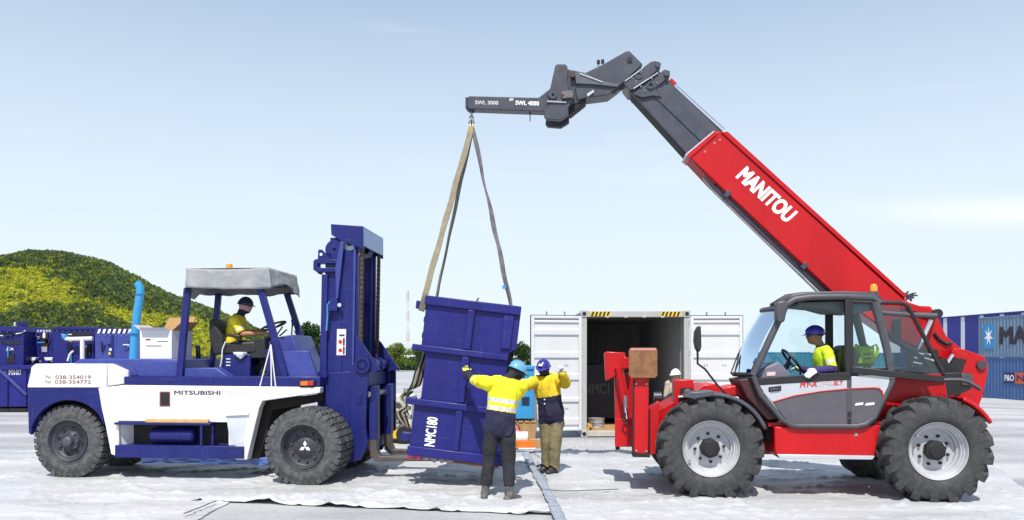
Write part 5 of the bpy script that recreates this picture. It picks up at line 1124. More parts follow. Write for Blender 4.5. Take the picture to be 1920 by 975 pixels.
    for s, e in (((1172, 152), (1205, 128)), ((1188, 166), (1234, 136))): MB().bar(P(*s, yb0 - .012), P(*e, yb0 - .012), .01, .014).build('pad_edge', SILV, t)
    for (px, py) in ((1185, 146), (1203, 134), (1193, 152), (1212, 150), (1222, 147), (1202, 162), (1209, 170), (1231, 155)): MB().cyl(P(px, py, yb0 - .006), P(px, py, yb0 + .01), .013, 8).build('collar_bolt', STEEL, t)
    for (px, py) in ((1198, 141), (1220, 160)): MB().lathe([(.03, -.012), (.055, -.012), (.055, .01), (.03, .01)], P(px, py, yb0 + .0), (0, 1, 0), 18).build('inspection_ring', CHAR, t)
    # gooseneck head
    MB().prism(Q([(1173, 96), (1180, 95), (1205, 120), (1172, 152), (1160, 163), (1140, 178), (1100, 183), (1082, 188), (1078, 165), (1086, 140), (1100, 135), (1135, 118)], yb0 + .06), yb0 + .06, yb1 - .06).build('boom_head', CHAR, t, .012)
    MB().prism(Q([(1077, 132), (1095, 136), (1128, 152), (1160, 158), (1158, 163), (1110, 158), (1080, 157)], yb0 + .03), yb0 + .025, yb0 + .06).build('head_plate', M('lighter_charcoal', (.085, .09, .11), .42, var=.15, dust=.1), t, .006)
    MB().bar(P(1087, 138, yb0 + .018), P(1130, 154, yb0 + .018), .012, .014).build('weld_bead', SILV, t)
    MB().cyl(P(1181, 111, yb0 + .03), P(1181, 111, yb0 + .07), .035, 16).build('head_pin', CHAR, t); MB().cyl(P(1074, 140, yb0 + .0), P(1074, 140, yb0 + .1), .035, 16).build('head_pin', M('pin_brown', (.13, .09, .08), .6), t)
    MB().tube([P(1080, 158, yb0 + .1), P(1120, 170, yb0 + .1), P(1150, 172, yb0 + .1), P(1166, 160, yb0 + .1)], .028, 8).build('hydraulic_hose', BLACK, t)
    MB().prism(Q([(1100, 176), (1113, 168), (1114, 172), (1102, 181)], yb0 + .03), yb0 + .03, yb0 + .07).build('cylinder_eye', SILV, t)
    for px, py in ((1122, 133), (1130, 132)):
        MB().cyl(P(px, py, yb0 + .2), P(px, py - 20, yb0 + .2), .010, 8).build('coupling_pipe', STEEL, t); MB().cyl(P(px, py - 13, yb0 + .2), P(px, py - 20, yb0 + .2), .024, 10).build('quick_coupling', BLACK, t)
    MB().prism(Q([(1060, 127), (1080, 131), (1092, 137), (1084, 160), (1102, 174), (1084, 192), (1062, 196), (1060, 160)], yb0 + .06), yb0 + .085, yb1 - .085).build('tilt_link', CHAR, t, .01)
    # carriage
    ca = [(1041, 124), (1045, 121), (1060, 121), (1064, 125), (1064, 150), (1066, 172), (1078, 176), (1074, 190), (1066, 202), (1066, 216), (1060, 220), (1050, 226), (1024, 224), (1020, 219), (1022, 205), (1035, 190), (1025, 178), (1032, 165)]
    for y in (yb0 - .02, yb1 - .08): MB().prism(Q(ca, yb0), y, y + .08).build('carriage_plate', CHAR, t, .01)
    MB().prism(Q([(1062, 200), (1080, 185), (1100, 178), (1098, 190), (1068, 214)], yb0 + .08), yb0 + .1, yb1 - .1).build('carriage_link', SHADE, t, .01)
    MB().cyl(P(1052, 131, yb0 - .03), P(1052, 131, yb0 + .5), .04, 16).build('carriage_pin', M('pin_brown', (.13, .09, .08), .6), t)
    MB().lathe([(.022, -.03), (.055, -.03), (.055, .02), (.022, .02)], P(1037, 179, yb0 - .02), (0, 1, 0), 18).build('lock_ring', CHAR, t)
    lk = MB().prism(Q([(1052, 173), (1074, 170), (1075, 184), (1054, 186)], yb0 - .04), yb0 - .07, yb0 - .02).build('lock_lever', M('worn_charcoal', (.12, .11, .11), .5, var=.4, scale=12), t, .008); MB().cyl(P(1056, 177, yb0 - .08), P(1056, 177, yb0 - .06), .016, 10).build('lock_pin', RUST, lk)
    MB().bar(P(1026, 190, yb0 - .03), P(1062, 192, yb0 - .03), .02, .02).build('weld_bead', M('worn_edge', (.35, .36, .37), .5), t)
    return t, (yb0, yb1)
TELE, (YB0, YB1) = telehandler()
# ---------------- cab, part of the machine
def cab():
    t = TELE; P, Q = T.p, T.q; yn, yf = .20, 1.04; r = .045
    top = [(1412, 704), (1420, 686), (1466, 588), (1474, 571), (1490, 561), (1520, 557), (1585, 556), (1636, 558), (1650, 568)]
    low = [(1412, 704), (1426, 740), (1466, 786), (1484, 797), (1500, 799), (1606, 799), (1622, 796), (1640, 782), (1674, 712)]
    N_ = [P(a, b, yn) for a, b in top]; Lw = [P(a, b, yn) for a, b in low]
    far = lambda pts: [Vector((q.x, yf, q.z)) for q in pts]
    MB().tube(N_, r, 10).build('door_frame', CABG, t); MB().tube(Lw, .040, 10).build('sill_frame', CABG, t)
    MB().tube(far(N_), r, 10).build('cab_frame', CABG, t)
    # roof slab between the sides
    b = MB(); rp = N_[3:]; n = len(rp)
    for q in rp:
        for y in (yn, yn + .1, (yn + yf) / 2, yf - .1, yf): b.v.append((q.x, y, q.z + .02 + .03 * (1 - abs(2 * (y - yn) / (yf - yn) - 1))))
    b.f = [(i * 5 + j, i * 5 + j + 1, (i + 1) * 5 + j + 1, (i + 1) * 5 + j) for i in range(n - 1) for j in range(4)]
    o = b.build('roof', CABG, t, smooth=60, fix=False); s = o.modifiers.new('thick', 'SOLIDIFY'); s.thickness = .05
    # head lining sags towards the back
    MB().prism(Q([(1490, 568), (1640, 564), (1650, 580), (1600, 588), (1560, 586), (1530, 578), (1490, 574)], yn + .25), yn + .1, yf - .05).build('head_lining', M('lining_grey', (.10, .12, .12), .7), t, .01)
    # B and C pillars
    for y in (yn, yf): 
        a, c = P(1591, 562, yn), P(1592, 704, yn); MB().bar((a.x, y, a.z), (c.x, y, c.z), .10, .06, (0, 1, 0)).build('centre_pillar', BLACK, t, .01)
        pts = [P(a, b, yn) for a, b in ((1640, 566), (1652, 610), (1664, 660), (1670, 700))]; MB().tube([(q.x, y, q.z) for q in pts], [.06, .055, .05, .05], 8).build('rear_pillar', CABG, t)
    MB().tube([(P(1640, 566, yn).x, y, P(1640, 566, yn).z) for y in (yn, yf)], .04, 8).build('roof_rail', CABG, t)
    # door skins
    MB().prism(Q([(1416, 709), (1593, 697), (1595, 703), (1594, 712), (1424, 722)], yn - .02), yn - .035, yn + .03).build('door_sill', BLACK, t, .008)
    MB().prism(Q([(1424, 722), (1592, 711), (1592, 728), (1540, 733), (1490, 741), (1448, 753), (1436, 742)], yn - .02), yn - .026, yn + .02).build('door_band', SILV, t, .004)
    MB().prism(Q([(1449, 754), (1490, 742), (1540, 734), (1592, 729), (1592, 795), (1500, 795), (1484, 792), (1470, 782)], yn - .02), yn - .024, yn + .02).build('door_panel', DOORG, t, .004)
    MB().tube([P(a, b, yn - .028) for a, b in ((1449, 753.5), (1490, 741.5), (1540, 733.5), (1592, 728.5))], .009, 6).build('red_trim_line', REDINK, t)
    MB().prism(Q([(1596, 706), (1668, 700), (1668, 712), (1662, 736), (1657, 748), (1655, 734), (1648, 727), (1596, 728)], yn - .02), yn - .026, yn + .02).build('rear_band', SILV, t, .004)
    MB().prism(Q([(1596, 729), (1646, 728), (1653, 735), (1655, 750), (1640, 776), (1625, 792), (1606, 795), (1596, 795)], yn - .02), yn - .024, yn + .02).build('rear_panel', DOORG, t, .004)
    MB().tube([P(a, b, yn - .028) for a, b in ((1596, 728.5), (1640, 727), (1650, 730), (1655, 738), (1657, 748))], .009, 6).build('red_trim_line', REDINK, t)
    MB().prism(Q([(1588, 706), (1597, 706), (1597, 795), (1588, 795)], yn - .03), yn - .03, yn + .03).build('door_edge', CABG, t, .004)
    hd = MB().prism(Q([(1441, 726), (1465, 723), (1465, 733), (1441, 735)], yn - .03), yn - .032, yn - .02).build('door_handle', BLACK, t, .005); MB().bar(P(1444, 731, yn - .045), P(1462, 729, yn - .045), .012, .03).build('handle_grip', CHAR, hd, .004)
    text('model_lettering', 'MT-X', REDINK, t, P(1500, 726.5, yn - .028), P(1535, 724, 0) - P(1500, 726.5, 0), (0, 0, 1), .22, .066, .04, .2); text('model_lettering', '1740', M('faded_red_ink', (.55, .42, .46), .5), t, P(1536, 724.5, yn - .028), P(1560, 722.5, 0) - P(1536, 724.5, 0), (0, 0, 1), .17, .062, .02, .2); text('model_lettering', 'SLT', REDINK, t, P(1563, 722.5, yn - .028), P(1583, 721, 0) - P(1563, 722.5, 0), (0, 0, 1), .12, .05, .03, .2)
    for a in ((1603, 1619), (1622, 1640)): MB().prism(Q([(a[0] + 2, 756), (a[1], 754.5), (a[1] - 1, 759), (a[0], 760.5)], yn - .03), yn - .030, yn - .024).build('side_marker', WHITEINK, t)
    for py in (772, 785): MB().prism(Q([(1590, py), (1596, py), (1596, py + 8), (1590, py + 8)], yn - .04), yn - .045, yn - .03).build('hinge', BLACK, t, .003)
    # lower body below windscreen: maroon firewall with its shade put into the colour
    MB().prism(Q([(1412, 708), (1424, 742), (1462, 784), (1440, 788), (1400, 745), (1385, 712)], yn + .05), yn + .06, yf).build('front_cowl', M('shaded_maroon_steel', (.05, .012, .016), .5), t, .015)
    a, c, d_, e = P(1414, 703, yn), P(1470, 578, yn), P(1466, 580, yn), P(1410, 706, yn)
    # windscreen: curved glass from near to far pillar, bulging to the front
    b = MB(); n, m = 10, 10
    for i in range(n + 1):
        for j in range(m + 1):
            u, v = i / n, j / m; q = a.lerp(c, u); b.v.append((q.x - .16 * math.sin(math.pi * v) - .06 * math.sin(math.pi * u) - .02, yn + (yf - yn) * v, q.z))
    b.f = [(i * (m + 1) + j, i * (m + 1) + j + 1, (i + 1) * (m + 1) + j + 1, (i + 1) * (m + 1) + j) for i in range(n) for j in range(m)]
    b.build('windscreen', GLASSB, t, smooth=180, fix=False)
    MB().tube([(a.x - .16 * math.sin(math.pi * j / 10) - .02, yn + (yf - yn) * j / 10, a.z) for j in range(11)], .03, 8).build('windscreen_sill', BLACK, t); MB().tube([(c.x - .16 * math.sin(math.pi * j / 10) - .02, yn + (yf - yn) * j / 10, c.z) for j in range(11)], .035, 8).build('windscreen_header', CABG, t)
    for v, k in ((.35, .55), (.62, .62)):
        q0 = Vector((a.x - .16 * math.sin(math.pi * v) - .06, yn + (yf - yn) * v, a.z)); q1 = a.lerp(c, k); q1 = Vector((q1.x - .14 - .05, yn + (yf - yn) * (v + .1), q1.z)); MB().tube([q0, q0.lerp(q1, .5) + Vector((-.02, 0, 0)), q1], .010, 6).build('wiper_arm', BLACK, t)
        w0 = a.lerp(c, k - .33); w1 = a.lerp(c, k + .25); MB().tube([(w0.x - .20, q1.y, w0.z), (q1.x, q1.y, q1.z), (w1.x - .16, q1.y + .02, w1.z)], .010, 6).build('wiper_blade', BLACK, t)
    # far side glass, rear quarter glass (near) and door glass of the upper rear
    fp = [P(x, z, yn) for x, z in ((1425, 700), (1474, 582), (1492, 566), (1586, 562), (1588, 700))]; MB().add([(q.x, yf, q.z) for q in fp], [tuple(range(5))]).build('side_window', GLASSC, t, smooth=0)
    fp = [P(x, z, yn) for x, z in ((1596, 564), (1636, 566), (1664, 690), (1596, 700))]; MB().add([(q.x, yn + .01, q.z) for q in fp], [(0, 1, 2, 3)]).build('quarter_window', GLASSC, t, smooth=0); MB().add([(q.x, yf, q.z) for q in fp], [(0, 1, 2, 3)]).build('quarter_window', GLASSC, t, smooth=0)
    # curved inner headliner edge behind the B pillar
    # rear guard: hoop and opened rear window
    hp = [(1598, 565), (1640, 567), (1690, 568), (1702, 574), (1772, 706)]
    MB().tube([P(x, z, yn + .0) for x, z in hp], .028, 8).build('guard_hoop', BLACK, t); MB().bar(P(1596, 693, yn - .03), P(1772, 712, yn - .03), .05, .085).build('guard_rail', BLACK, t, .01)
    MB().tube([P(x, z, yn + .02) for x, z in ((1640, 585), (1700, 590), (1756, 592))], .035, 8).build('guard_bar', CABG, t); MB().lathe([(.001, -.04), (.06, -.04), (.06, .04), (.001, .04)], P(1757, 588, yn + .3), (0, 1, 0), 16).build('guard_buffer', BLACK, t)
    gp = [P(x, z, yn + .005) for x, z in ((1645, 572), (1695, 575), (1762, 702), (1676, 694))]; MB().add(gp, [(0, 1, 2, 3)]).build('rear_window', GLASSD, t, smooth=0)
    MB().tube(spline([P(1648, 608, .6), P(1680, 640, .6), P(1720, 665, .6), P(1745, 690, .6)]), .03, 8).build('hydraulic_hose', BLACK, t)
    MB().prism(Q([(1676, 598), (1690, 596), (1690, 650), (1676, 640)], 1.0), 1.0, 1.06).build('hose_guard', BLACK, t, .01)
    MB().tube([P(1752, 625, YB0 - .02), P(1762, 637, YB0 - .02), P(1775, 645, YB0 - .02), P(1785, 642, YB0 - .02)], .02, 8).build('hydraulic_hose', BLACK, t)
    for k in range(7): 
        rnd = random.Random(k); p = P(1695, 562, 1.2) + Vector((rnd.uniform(0, .14), rnd.uniform(-.1, .1), rnd.uniform(-.02, .02))); MB().tube([p, p + Vector((rnd.uniform(-.05, .05), 0, .08)), p + Vector((rnd.uniform(-.02, .12), rnd.uniform(-.1, .1), rnd.uniform(.02, .12)))], .013, 6).build('hose_fitting', CHAR, t)
    # rams behind the cab
    MB().cyl(P(1745, 600, .92), P(1705, 690, .92), .033, 14).build('lift_ram_rod', CHROME, t); MB().cyl(P(1712, 678, .92), P(1690, 725, .92), .075, 16).build('lift_ram', RED, t); MB().cyl(P(1748, 592, .84), P(1748, 592, 1.1), .05, 14).build('ram_pin', CHAR, t)
    MB().cyl(P(1786, 665, .90), P(1768, 692, .90), .028, 12).build('levelling_ram_rod', CHROME, t); MB().cyl(P(1770, 688, .90), P(1755, 712, .90), .05, 14).build('levelling_ram', RED, t)
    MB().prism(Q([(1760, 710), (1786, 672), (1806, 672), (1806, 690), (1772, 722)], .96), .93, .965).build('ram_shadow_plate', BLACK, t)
    # beacon on the roof
    q = P(1638, 555, .5); be = MB().lathe([(.001, 0), (.048, 0), (.045, .07), (.03, .095), (.001, .10)], (q.x, .5, q.z + .06), (0, 0, 1), 18).build('beacon', AMBER, t); MB().lathe([(.001, -.12), (.05, -.12), (.058, -.02), (.055, .0), (.001, .0)], (q.x, .5, q.z + .06), (0, 0, 1), 18).build('beacon_base', CHAR, be)
    # lamp on the door pillar and mirror on its arm
    MB().prism(Q([(1454, 566), (1473, 562), (1476, 575), (1470, 604), (1458, 606), (1454, 600)], yn - .08), yn - .12, yn + .02).build('pillar_mirror', CABG, t, .025)
    MB().tube([P(1366, 744, .12), P(1345, 722, .06), P(1322, 692, .02), P(1308, 682, .0), P(1308, 662, .0), P(1304, 645, .0)], .015, 8).build('mirror_arm', BLACK, t)
    MB().prism(Q([(1302, 622), (1307, 612), (1313, 611), (1314, 650), (1311, 661), (1304, 655), (1301, 640)], 0.0), -.08, .10).build('mirror', BLACK, t, .02)
    # interior: floor, seat, console, steering wheel, rucksack shelf
    MB().prism(Q([(1470, 790), (1640, 790), (1640, 796), (1480, 796)], yn + .1), yn + .05, yf - .02).build('cab_floor', BLACK, t)
    MB().prism(Q([(1540, 712), (1600, 706), (1604, 780), (1535, 785)], .6), .40, .86).build('seat_base', BLACK, t, .03); ys = .62
    MB().prism(Q([(1570, 650), (1584, 646), (1598, 660), (1602, 710), (1570, 712), (1566, 690)], ys), ys - .22, ys + .22).build('seat_back', BLACK, t, .03)
    MB().prism(Q([(1414, 705), (1422, 692), (1455, 678), (1475, 698), (1480, 708), (1430, 716)], ys - .15), ys - .30, ys + .30).build('dash', M('dash_grey', (.16, .15, .20), .5), t, .02)
    MB().prism(Q([(1438, 698), (1454, 697), (1454, 704), (1438, 705)], ys - .31), ys - .306, ys - .30).build('dash_label', M('label_pink', (.75, .55, .55), .5), t)
    sc_ = P(1484, 676, ys); e1 = Vector((.62, 0, -.78)); e2 = Vector((0, 1, 0)); axn = Vector((-.78, 0, -.62))
    sw = MB().tube([sc_ + e1 * .18 * math.cos(6.283 * k / 24) + e2 * .18 * math.sin(6.283 * k / 24) for k in range(24)], .018, 8, closed=True).build('steering_wheel', BLACK, t)
    for k in (0, 2.09, 4.19): MB().bar(sc_ + axn * .05, sc_ + e1 * .17 * math.cos(k) + e2 * .17 * math.sin(k), .035, .014, tuple(axn)).build('spoke', BLACK, sw)
    MB().cyl(sc_ + axn * .04, sc_ + axn * .04 + Vector((-.14, 0, -.22)), .035, 10).build('steering_column', BLACK, t)
    MB().tube([P(1500, 705, .9), P(1502, 690, .9)], .014, 8).build('gear_lever', BLACK, t)
cab()
# rucksack hanging behind the seat
def rucksack():
    p = T.p(1621, 668, .72); o = T.o + Vector((T.x.x * p.x + T.y.x * p.y, T.x.y * p.x + T.y.y * p.y, p.z)); HV = M('lime_fabric', (.42, .62, .03), .7, var=.12)
    t = thing('rucksack', o, 'lime green rucksack behind the telehandler seat', 'rucksack', None, (0, 0, T.a))
    b = MB().box((0, 0, 0), (.26, .14, .27)); b.build('body', HV, t, .05)
    MB().box((0, -.085, -.01), (.19, .03, .18)).build('pocket', M('lime_pocket', (.50, .70, .06), .6), t, .015)
    for z in (.03, -.03): MB().box((0, -.103, z), (.09, .006, .012)).build('zip', DARKINK, t)
    for x in (-.13, .13): MB().tube([(x * .7, -.03, .13), (x, -.06, .16), (x * 1.2, -.05, .10), (x * 1.1, -.03, -.02)], .024, 7, flat=.5).build('shoulder_strap', HV, t)
    MB().tube([(-.06, 0, .13), (0, 0, .17), (.06, 0, .13)], .012, 6).build('handle', BLACK, t)
rucksack()
# ---------------- lifting jib held in the carriage
def jib():
    t = T.empty('lifting_jib', 'charcoal lifting jib with white load ratings held by the boom carriage', 'jib'); P, Q = T.p, T.q; y = YB0 + .1
    MB().prism(Q([(876, 183), (879, 180), (1010, 183), (1036, 162), (1042, 180), (1040, 206), (1020, 209), (880, 204), (876, 200)], y), y, y + .2).build('beam', CHAR, t, .01)
    MB().prism(Q([(872.5, 182), (875.8, 182), (875.8, 202), (872.5, 202)], y), y + .0, y + .2).build('end_cap', CHAR, t, .004)
    text('rating_lettering', 'SWL 3000', M('grey_white_ink', (.6, .6, .6), .6), t, P(891, 195.5, y), P(934, 196.5, y) - P(891, 195.5, y), (0, 0, 1), .34, .055, .015)
    text('rating_lettering', 'SWL 4000', WHITEINK, t, P(967, 196.5, y), P(1011, 198, y) - P(967, 196.5, y), (0, 0, 1), .34, .06, .03)
    MB().prism(Q([(955, 184), (963, 184), (963, 188), (955, 190)], y - .002), y - .003, y).build('sticker', M('sticker_tan', (.45, .4, .34), .6), t)
    for px in (884, 994):
        MB().prism(Q([(px - 6, 203), (px + 6, 203), (px + 5, 210), (px, 213), (px - 5, 210)], y + .08), y + .08, y + .12).build('eye_lug', CHAR, t, .005)
    q = P(994, 214, y + .1); MB().tube([q + Vector((.0, .03 * math.cos(a), -.03 + .04 * math.sin(a))) for a in [6.283 * k / 14 for k in range(14)]], .008, 6, closed=True).build('ring', STEEL, t); MB().cyl(q + Vector((0, 0, -.06)), q + Vector((0, 0, -.11)), .008, 6).build('ring_tail', STEEL, t)
jib()
# ------------------------------------------------------------------ the hanging box and its slings
LY = 11.08; TILT = 6.8; BL = W(763, 851, LY)
def hanging_box():
    t = thing('steel_box', BL, 'tilted navy steel box with ribs and white NMC180 lettering, hanging in slings', 'box', None, (0, R(TILT), 0))
    w, h, d = 1.335, 2.20, 1.22
    MB().prism([(.02, 0), (w, 0), (w, 1.14), (w - .10, 1.22), (w - .10, 1.55), (w, 1.62), (w, h), (.02, h), (.02, 1.45), (.10, 1.40), (.10, .80), (.02, .72)], 0, .04).build('front_plate', NAVY2, t, .006)
    MB().prism([(.02, 0), (w, 0), (w, 1.14), (w - .16, 1.22), (w - .16, 1.55), (w, 1.62), (w, h), (.02, h)], d - .04, d).build('back_plate', NAVY2, t, .006)
    MB().prism([(.16, .04), (w - .22, .04), (w - .22, h - .05), (.16, h - .05)], .045, d - .045).build('shell', NAVY2, t)
    MB().lim(.03, w - .01, .045, d - .045, h - .05, h - .01).build('top_plate', NAVY2, t, .004); MB().lim(.03, w - .01, .045, d - .045, .005, .04).build('bottom_plate', M('rusty_navy', (.06, .03, .06), .7, var=.5, scale=6), t, .004)
    for (u0, u1, v0, v1, p) in ((-.0, w + .0, h - .115, h + .012, .05), (-.10, w - .10, 1.44, 1.525, .062), (-.10, w + .02, .69, .78, .062), (.0, w + .0, -.012, .12, .045)):
        MB().lim(u0, u1, -p, -.001, v0, v1).build('horizontal_rib', NAVY2, t, .012)
        if u0 < -.05: MB().lim(u0, .02, .0, .30, v0, v1).build('rib_return', NAVY2, t, .01)
    for (u, v0, v1, ww, p) in ((.655, .122, .684, .10, .05), (.655, .792, 1.434, .10, .05), (.655, 1.532, h - .117, .10, .05), (w - .155, 1.60, h - .117, .14, .035), (w - .06, .122, .684, .08, .03)):
        MB().lim(u - ww / 2, u + ww / 2, -p, -.001, v0, v1).build('vertical_rib', NAVY2, t, .01)
    MB().prism([(w - .36, 1.10), (w + .02, 1.02), (w + .02, 1.22), (w - .24, 1.24)], -.07, -.001).build('corner_bracket', NAVY2, t, .008)
    MB().lim(w - .14, w - .03, .2, .26, 1.2, 1.6).build('latch_post', SHADE, t)
    for (u, v) in ((-.13, 2.02), (-.12, .17)): MB().lim(u, .02, .06, .24, v, v + .11).build('lug', NAVY2, t, .008)
    for (a, b_) in ((.03, 1.92), (.03, 1.70)): MB().lim(a - .03, a + .01, .08, .16, b_ - .08, b_).build('hinge', NAVY2, t, .006)
    HS = M('hose_tan', (.30, .25, .17), .5, var=.3)
    for k, (m, dx) in enumerate(((BLACK, 0), (HS, .03), (BLACK, .055), (HS, .08), (BLACK, .1))):
        MB().tube(spline([(.02 + dx, .10 + .03 * k, 1.43), (-.02 + dx, .08 + .03 * k, 1.2), (.0 + dx - .05, .07 + .03 * k, .98), (-.10 + dx, .06 + .03 * k, .85 + .02 * k)]), .014, 7).build('hydraulic_hose', m, t)
    for k in range(4): MB().tube(spline([(-.13 + .03 * k, .06 + .03 * k, .86), (-.19 + .03 * k, .05, .76), (-.10 + .01 * k, .02, .66 - .02 * k), (-.20 + .035 * k, .03, .56), (-.14 + .03 * k, .06, .44), (-.03, .08, .36)]), .014, 7).build('hydraulic_hose', BLACK if k % 2 else HS, t)
    for k in range(4): MB().lathe([(.001, -.03), (.03, -.03), (.036, 0), (.03, .03), (.001, .03)], (-.12 + .03 * k, .04, .87 - .12 * k), (0, 0, 1), 10).build('hose_fitting', STEEL, t)
    text('lettering', 'NMC180', WHITEINK, t, (.365, -.001, .145), (0, 0, 1), (-1, 0, 0), .40, .14, .03)
    MB().tube([(.7, .3, h - .012), (.7, .3, h + .06), (.72, .3, h + .08)], .012, 6).build('lifting_eye', BLACK, t)
    # ragged pink wrapping left under the lower rim
    rnd = random.Random(4)
    for k in range(6):
        b = MB().dome((0, 0, 0), .05 + .03 * rnd.random(), .04, .06, None, 10, 5); b.v = [(x * (1 + .6 * mnoise.noise(Vector((x * 40, k, z * 40)))), y, z * (1 + .8 * mnoise.noise(Vector((x * 33, z * 41, k))))) for x, y, z in b.v]
        o = b.build('wrapping_scrap', M('scrap_pink', (.55, .08, .16), .7, var=.4, scale=30) if k < 2 else M('scrap_grey', (.28, .25, .27), .7, var=.5, scale=30), t); o.location = (.05 + .11 * k, .05, -.015); o.rotation_euler = (R(180), 0, 0)
    MB().lim(.02, w - .05, .2, .34, -.075, -.0).build('skid', RUST, t, .006); MB().lim(.02, w - .05, .85, .99, -.075, -.0).build('skid', RUST, t, .006)
    return t
hanging_box()
HB = Matrix.Translation(BL) @ Matrix.Rotation(R(TILT), 4, 'Y')
def tw(px, py, yl): p = T.p(px, py, yl); return T.o + Vector((T.x.x * p.x + T.y.x * p.y, T.x.y * p.x + T.y.y * p.y, p.z))
def kw(px, py, yl): p = K.p(px, py, yl); return K.o + Vector((K.x.x * p.x + K.y.x * p.y, K.x.y * p.x + K.y.y * p.y, p.z))
def ribbon(b, pts, w, th, twist=0., sway=.0, n=36, side=(1, 0, 0)):
    pts = [Vector(p) for p in pts]; L = [0]
    for a, c in zip(pts, pts[1:]): L.append(L[-1] + (c - a).length)
    rings = []
    for i in range(n + 1):
        s = L[-1] * i / n; k = 0
        while k < len(pts) - 2 and s > L[k + 1]: k += 1
        f = (s - L[k]) / max(1e-6, L[k + 1] - L[k]); p = pts[k].lerp(pts[k + 1], f); d = (pts[k + 1] - pts[k]).normalized()
        p = p + Vector((sway * mnoise.noise(Vector((s * 1.7, 3, w))), sway * mnoise.noise(Vector((s * 1.7, 8, w))), 0))
        sd_ = (Vector(side) - d * d.dot(Vector(side))).normalized(); nn = d.cross(sd_); a = twist * (i / n) + .35 * mnoise.noise(Vector((s * 1.1, 1, w * 9)))
        s2 = sd_ * math.cos(a) + nn * math.sin(a); n2 = d.cross(s2); ww = w * (1 + .12 * mnoise.noise(Vector((s * 3, 5, 1))))
        rings.append([p + s2 * ww / 2 + n2 * th / 2, p - s2 * ww / 2 + n2 * th / 2, p - s2 * ww / 2 - n2 * th / 2, p + s2 * ww / 2 - n2 * th / 2])
    b.add([v for r in rings for v in r], [(i * 4 + k, i * 4 + (k + 1) % 4, i * 4 + 4 + (k + 1) % 4, i * 4 + 4 + k) for i in range(n) for k in range(4)] + [(3, 2, 1, 0), (n * 4, n * 4 + 1, n * 4 + 2, n * 4 + 3)])
def slings():
    yj = YB0 + .2; top = tw(884, 240, yj); l0 = tw(884, 211, yj)
    TAN = M('sling_tan', (.23, .195, .135), .85, var=.25, scale=12, bump=.4, bscale=80); GR = M('sling_grey', (.14, .13, .14), .85, var=.4, scale=10, bump=.4, bscale=80)
    c = thing('shackle_chain', l0, 'short chain and shackle hanging from the jib tip', 'shackle')
    for k in range(3):
        q = Vector((0, 0, -.02 - .065 * k)); e = Vector((1, 0, 0)) if k % 2 else Vector((0, 1, 0))
        MB().tube([q + e * .024 * math.cos(a) + Vector((0, 0, .045 * math.sin(a))) for a in [6.283 * j / 16 for j in range(16)]], .011, 7, closed=True).build('link', STEEL if k != 2 else CHAR, c)
    MB().cyl((-.05, 0, -.19), (.05, 0, -.19), .012, 8).build('pin', STEEL, c)
    MB().tube([(-.035, 0, -.19), (-.035, 0, -.13), (0, 0, -.10), (.035, 0, -.13), (.035, 0, -.19)], .014, 8).build('bow', STEEL, c)
    yh = T.p(884, 240, yj)
    y_ = MB(); ribbon(y_, [top + Vector((0, -.01, .03)), top + Vector((-.01, -.012, -.08))], .05, .03); tag(y_.build('sling_sleeve', M('sleeve_ochre', (.45, .27, .05), .8, var=.2), None), 'ochre wear sleeve gathered at the sling loop', 'sleeve')
    A1 = HB @ Vector((-.015, -.06, 2.10)); A2 = HB @ Vector((.06, .55, 2.215)); B1 = HB @ Vector((1.18, .15, 2.215)); B2 = HB @ Vector((1.24, .7, 2.215))
    edge = HB @ Vector((-.01, -.05, 2.22)); dn = HB @ Vector((-.04, .05, 1.99))
    b = MB(); ribbon(b, [top, edge, dn], .082, .014, .2, .02); tag(b.build('lifting_sling', TAN, None), 'wide tan webbing sling running to the near upper corner of the hanging box', 'sling', 'slings holding the box')
    b = MB(); ribbon(b, [top + Vector((.01, .02, 0)), HB @ Vector((.10, .45, 2.225))], .06, .014, 1.0, .02); tag(b.build('lifting_sling', M('sling_olive', (.16, .16, .13), .85, var=.3, scale=12), None), 'darker olive sling close behind the wide tan one', 'sling', 'slings holding the box')
    b = MB(); ribbon(b, [top + Vector((.015, 0, 0)), top.lerp(B1, .5) + Vector((.02, 0, -.02)), B1], .058, .030, 4.5, .03, 60); tag(b.build('lifting_sling', GR, None), 'twisted dark grey sling running to the far upper corner of the hanging box', 'sling', 'slings holding the box')
    q = top.lerp(B1, .9); tag(MB().box(q + Vector((-.03, -.02, 0)), (.05, .02, .05)).build('sling_tag', LBLUE, None), 'small blue tag on the twisted sling', 'tag')
    q = HB @ Vector((1.20, .2, 2.2)); MB()
slings()

# ------------------------------------------------------------------ people
SKIN = M('brown_skin', (.28, .14, .08), .55, var=.12); SKIN2 = M('tan_skin', (.38, .18, .09), .55, var=.1)
HIVIS = M('hi_vis_yellow', (.78, .70, .012), .75, var=.08, scale=9); HIVISG = M('hi_vis_lime', (.56, .74, .02), .75, var=.08, scale=9); GOLD = M('work_shirt_gold', (.70, .52, .02), .8, var=.12, scale=9)
NVCL = M('navy_cloth', (.014, .014, .045), .85, var=.25, scale=12); BLKCL = M('black_cloth', (.018, .018, .024), .9, var=.3, scale=12); KHAKI = M('khaki_cloth', (.19, .16, .085), .85, var=.2, scale=10)
REFL = M('reflective_tape', (.55, .57, .60), .35, var=.08); BOOT = M('grey_boot', (.055, .055, .06), .6, var=.3, dust=.4); GLW = M('white_glove', (.78, .77, .76), .8, var=.06); GLY = M('lime_glove', (.62, .66, .05), .7, var=.5, scale=24); GLK = M('black_glove', (.02, .02, .02), .7)
FACEC = M('pink_face_cloth', (.45, .27, .27), .85, var=.15, scale=20); HAIR = M('black_hair', (.012, .010, .010), .7); PURP = M('purple_cloth', (.045, .028, .15), .85, var=.2)
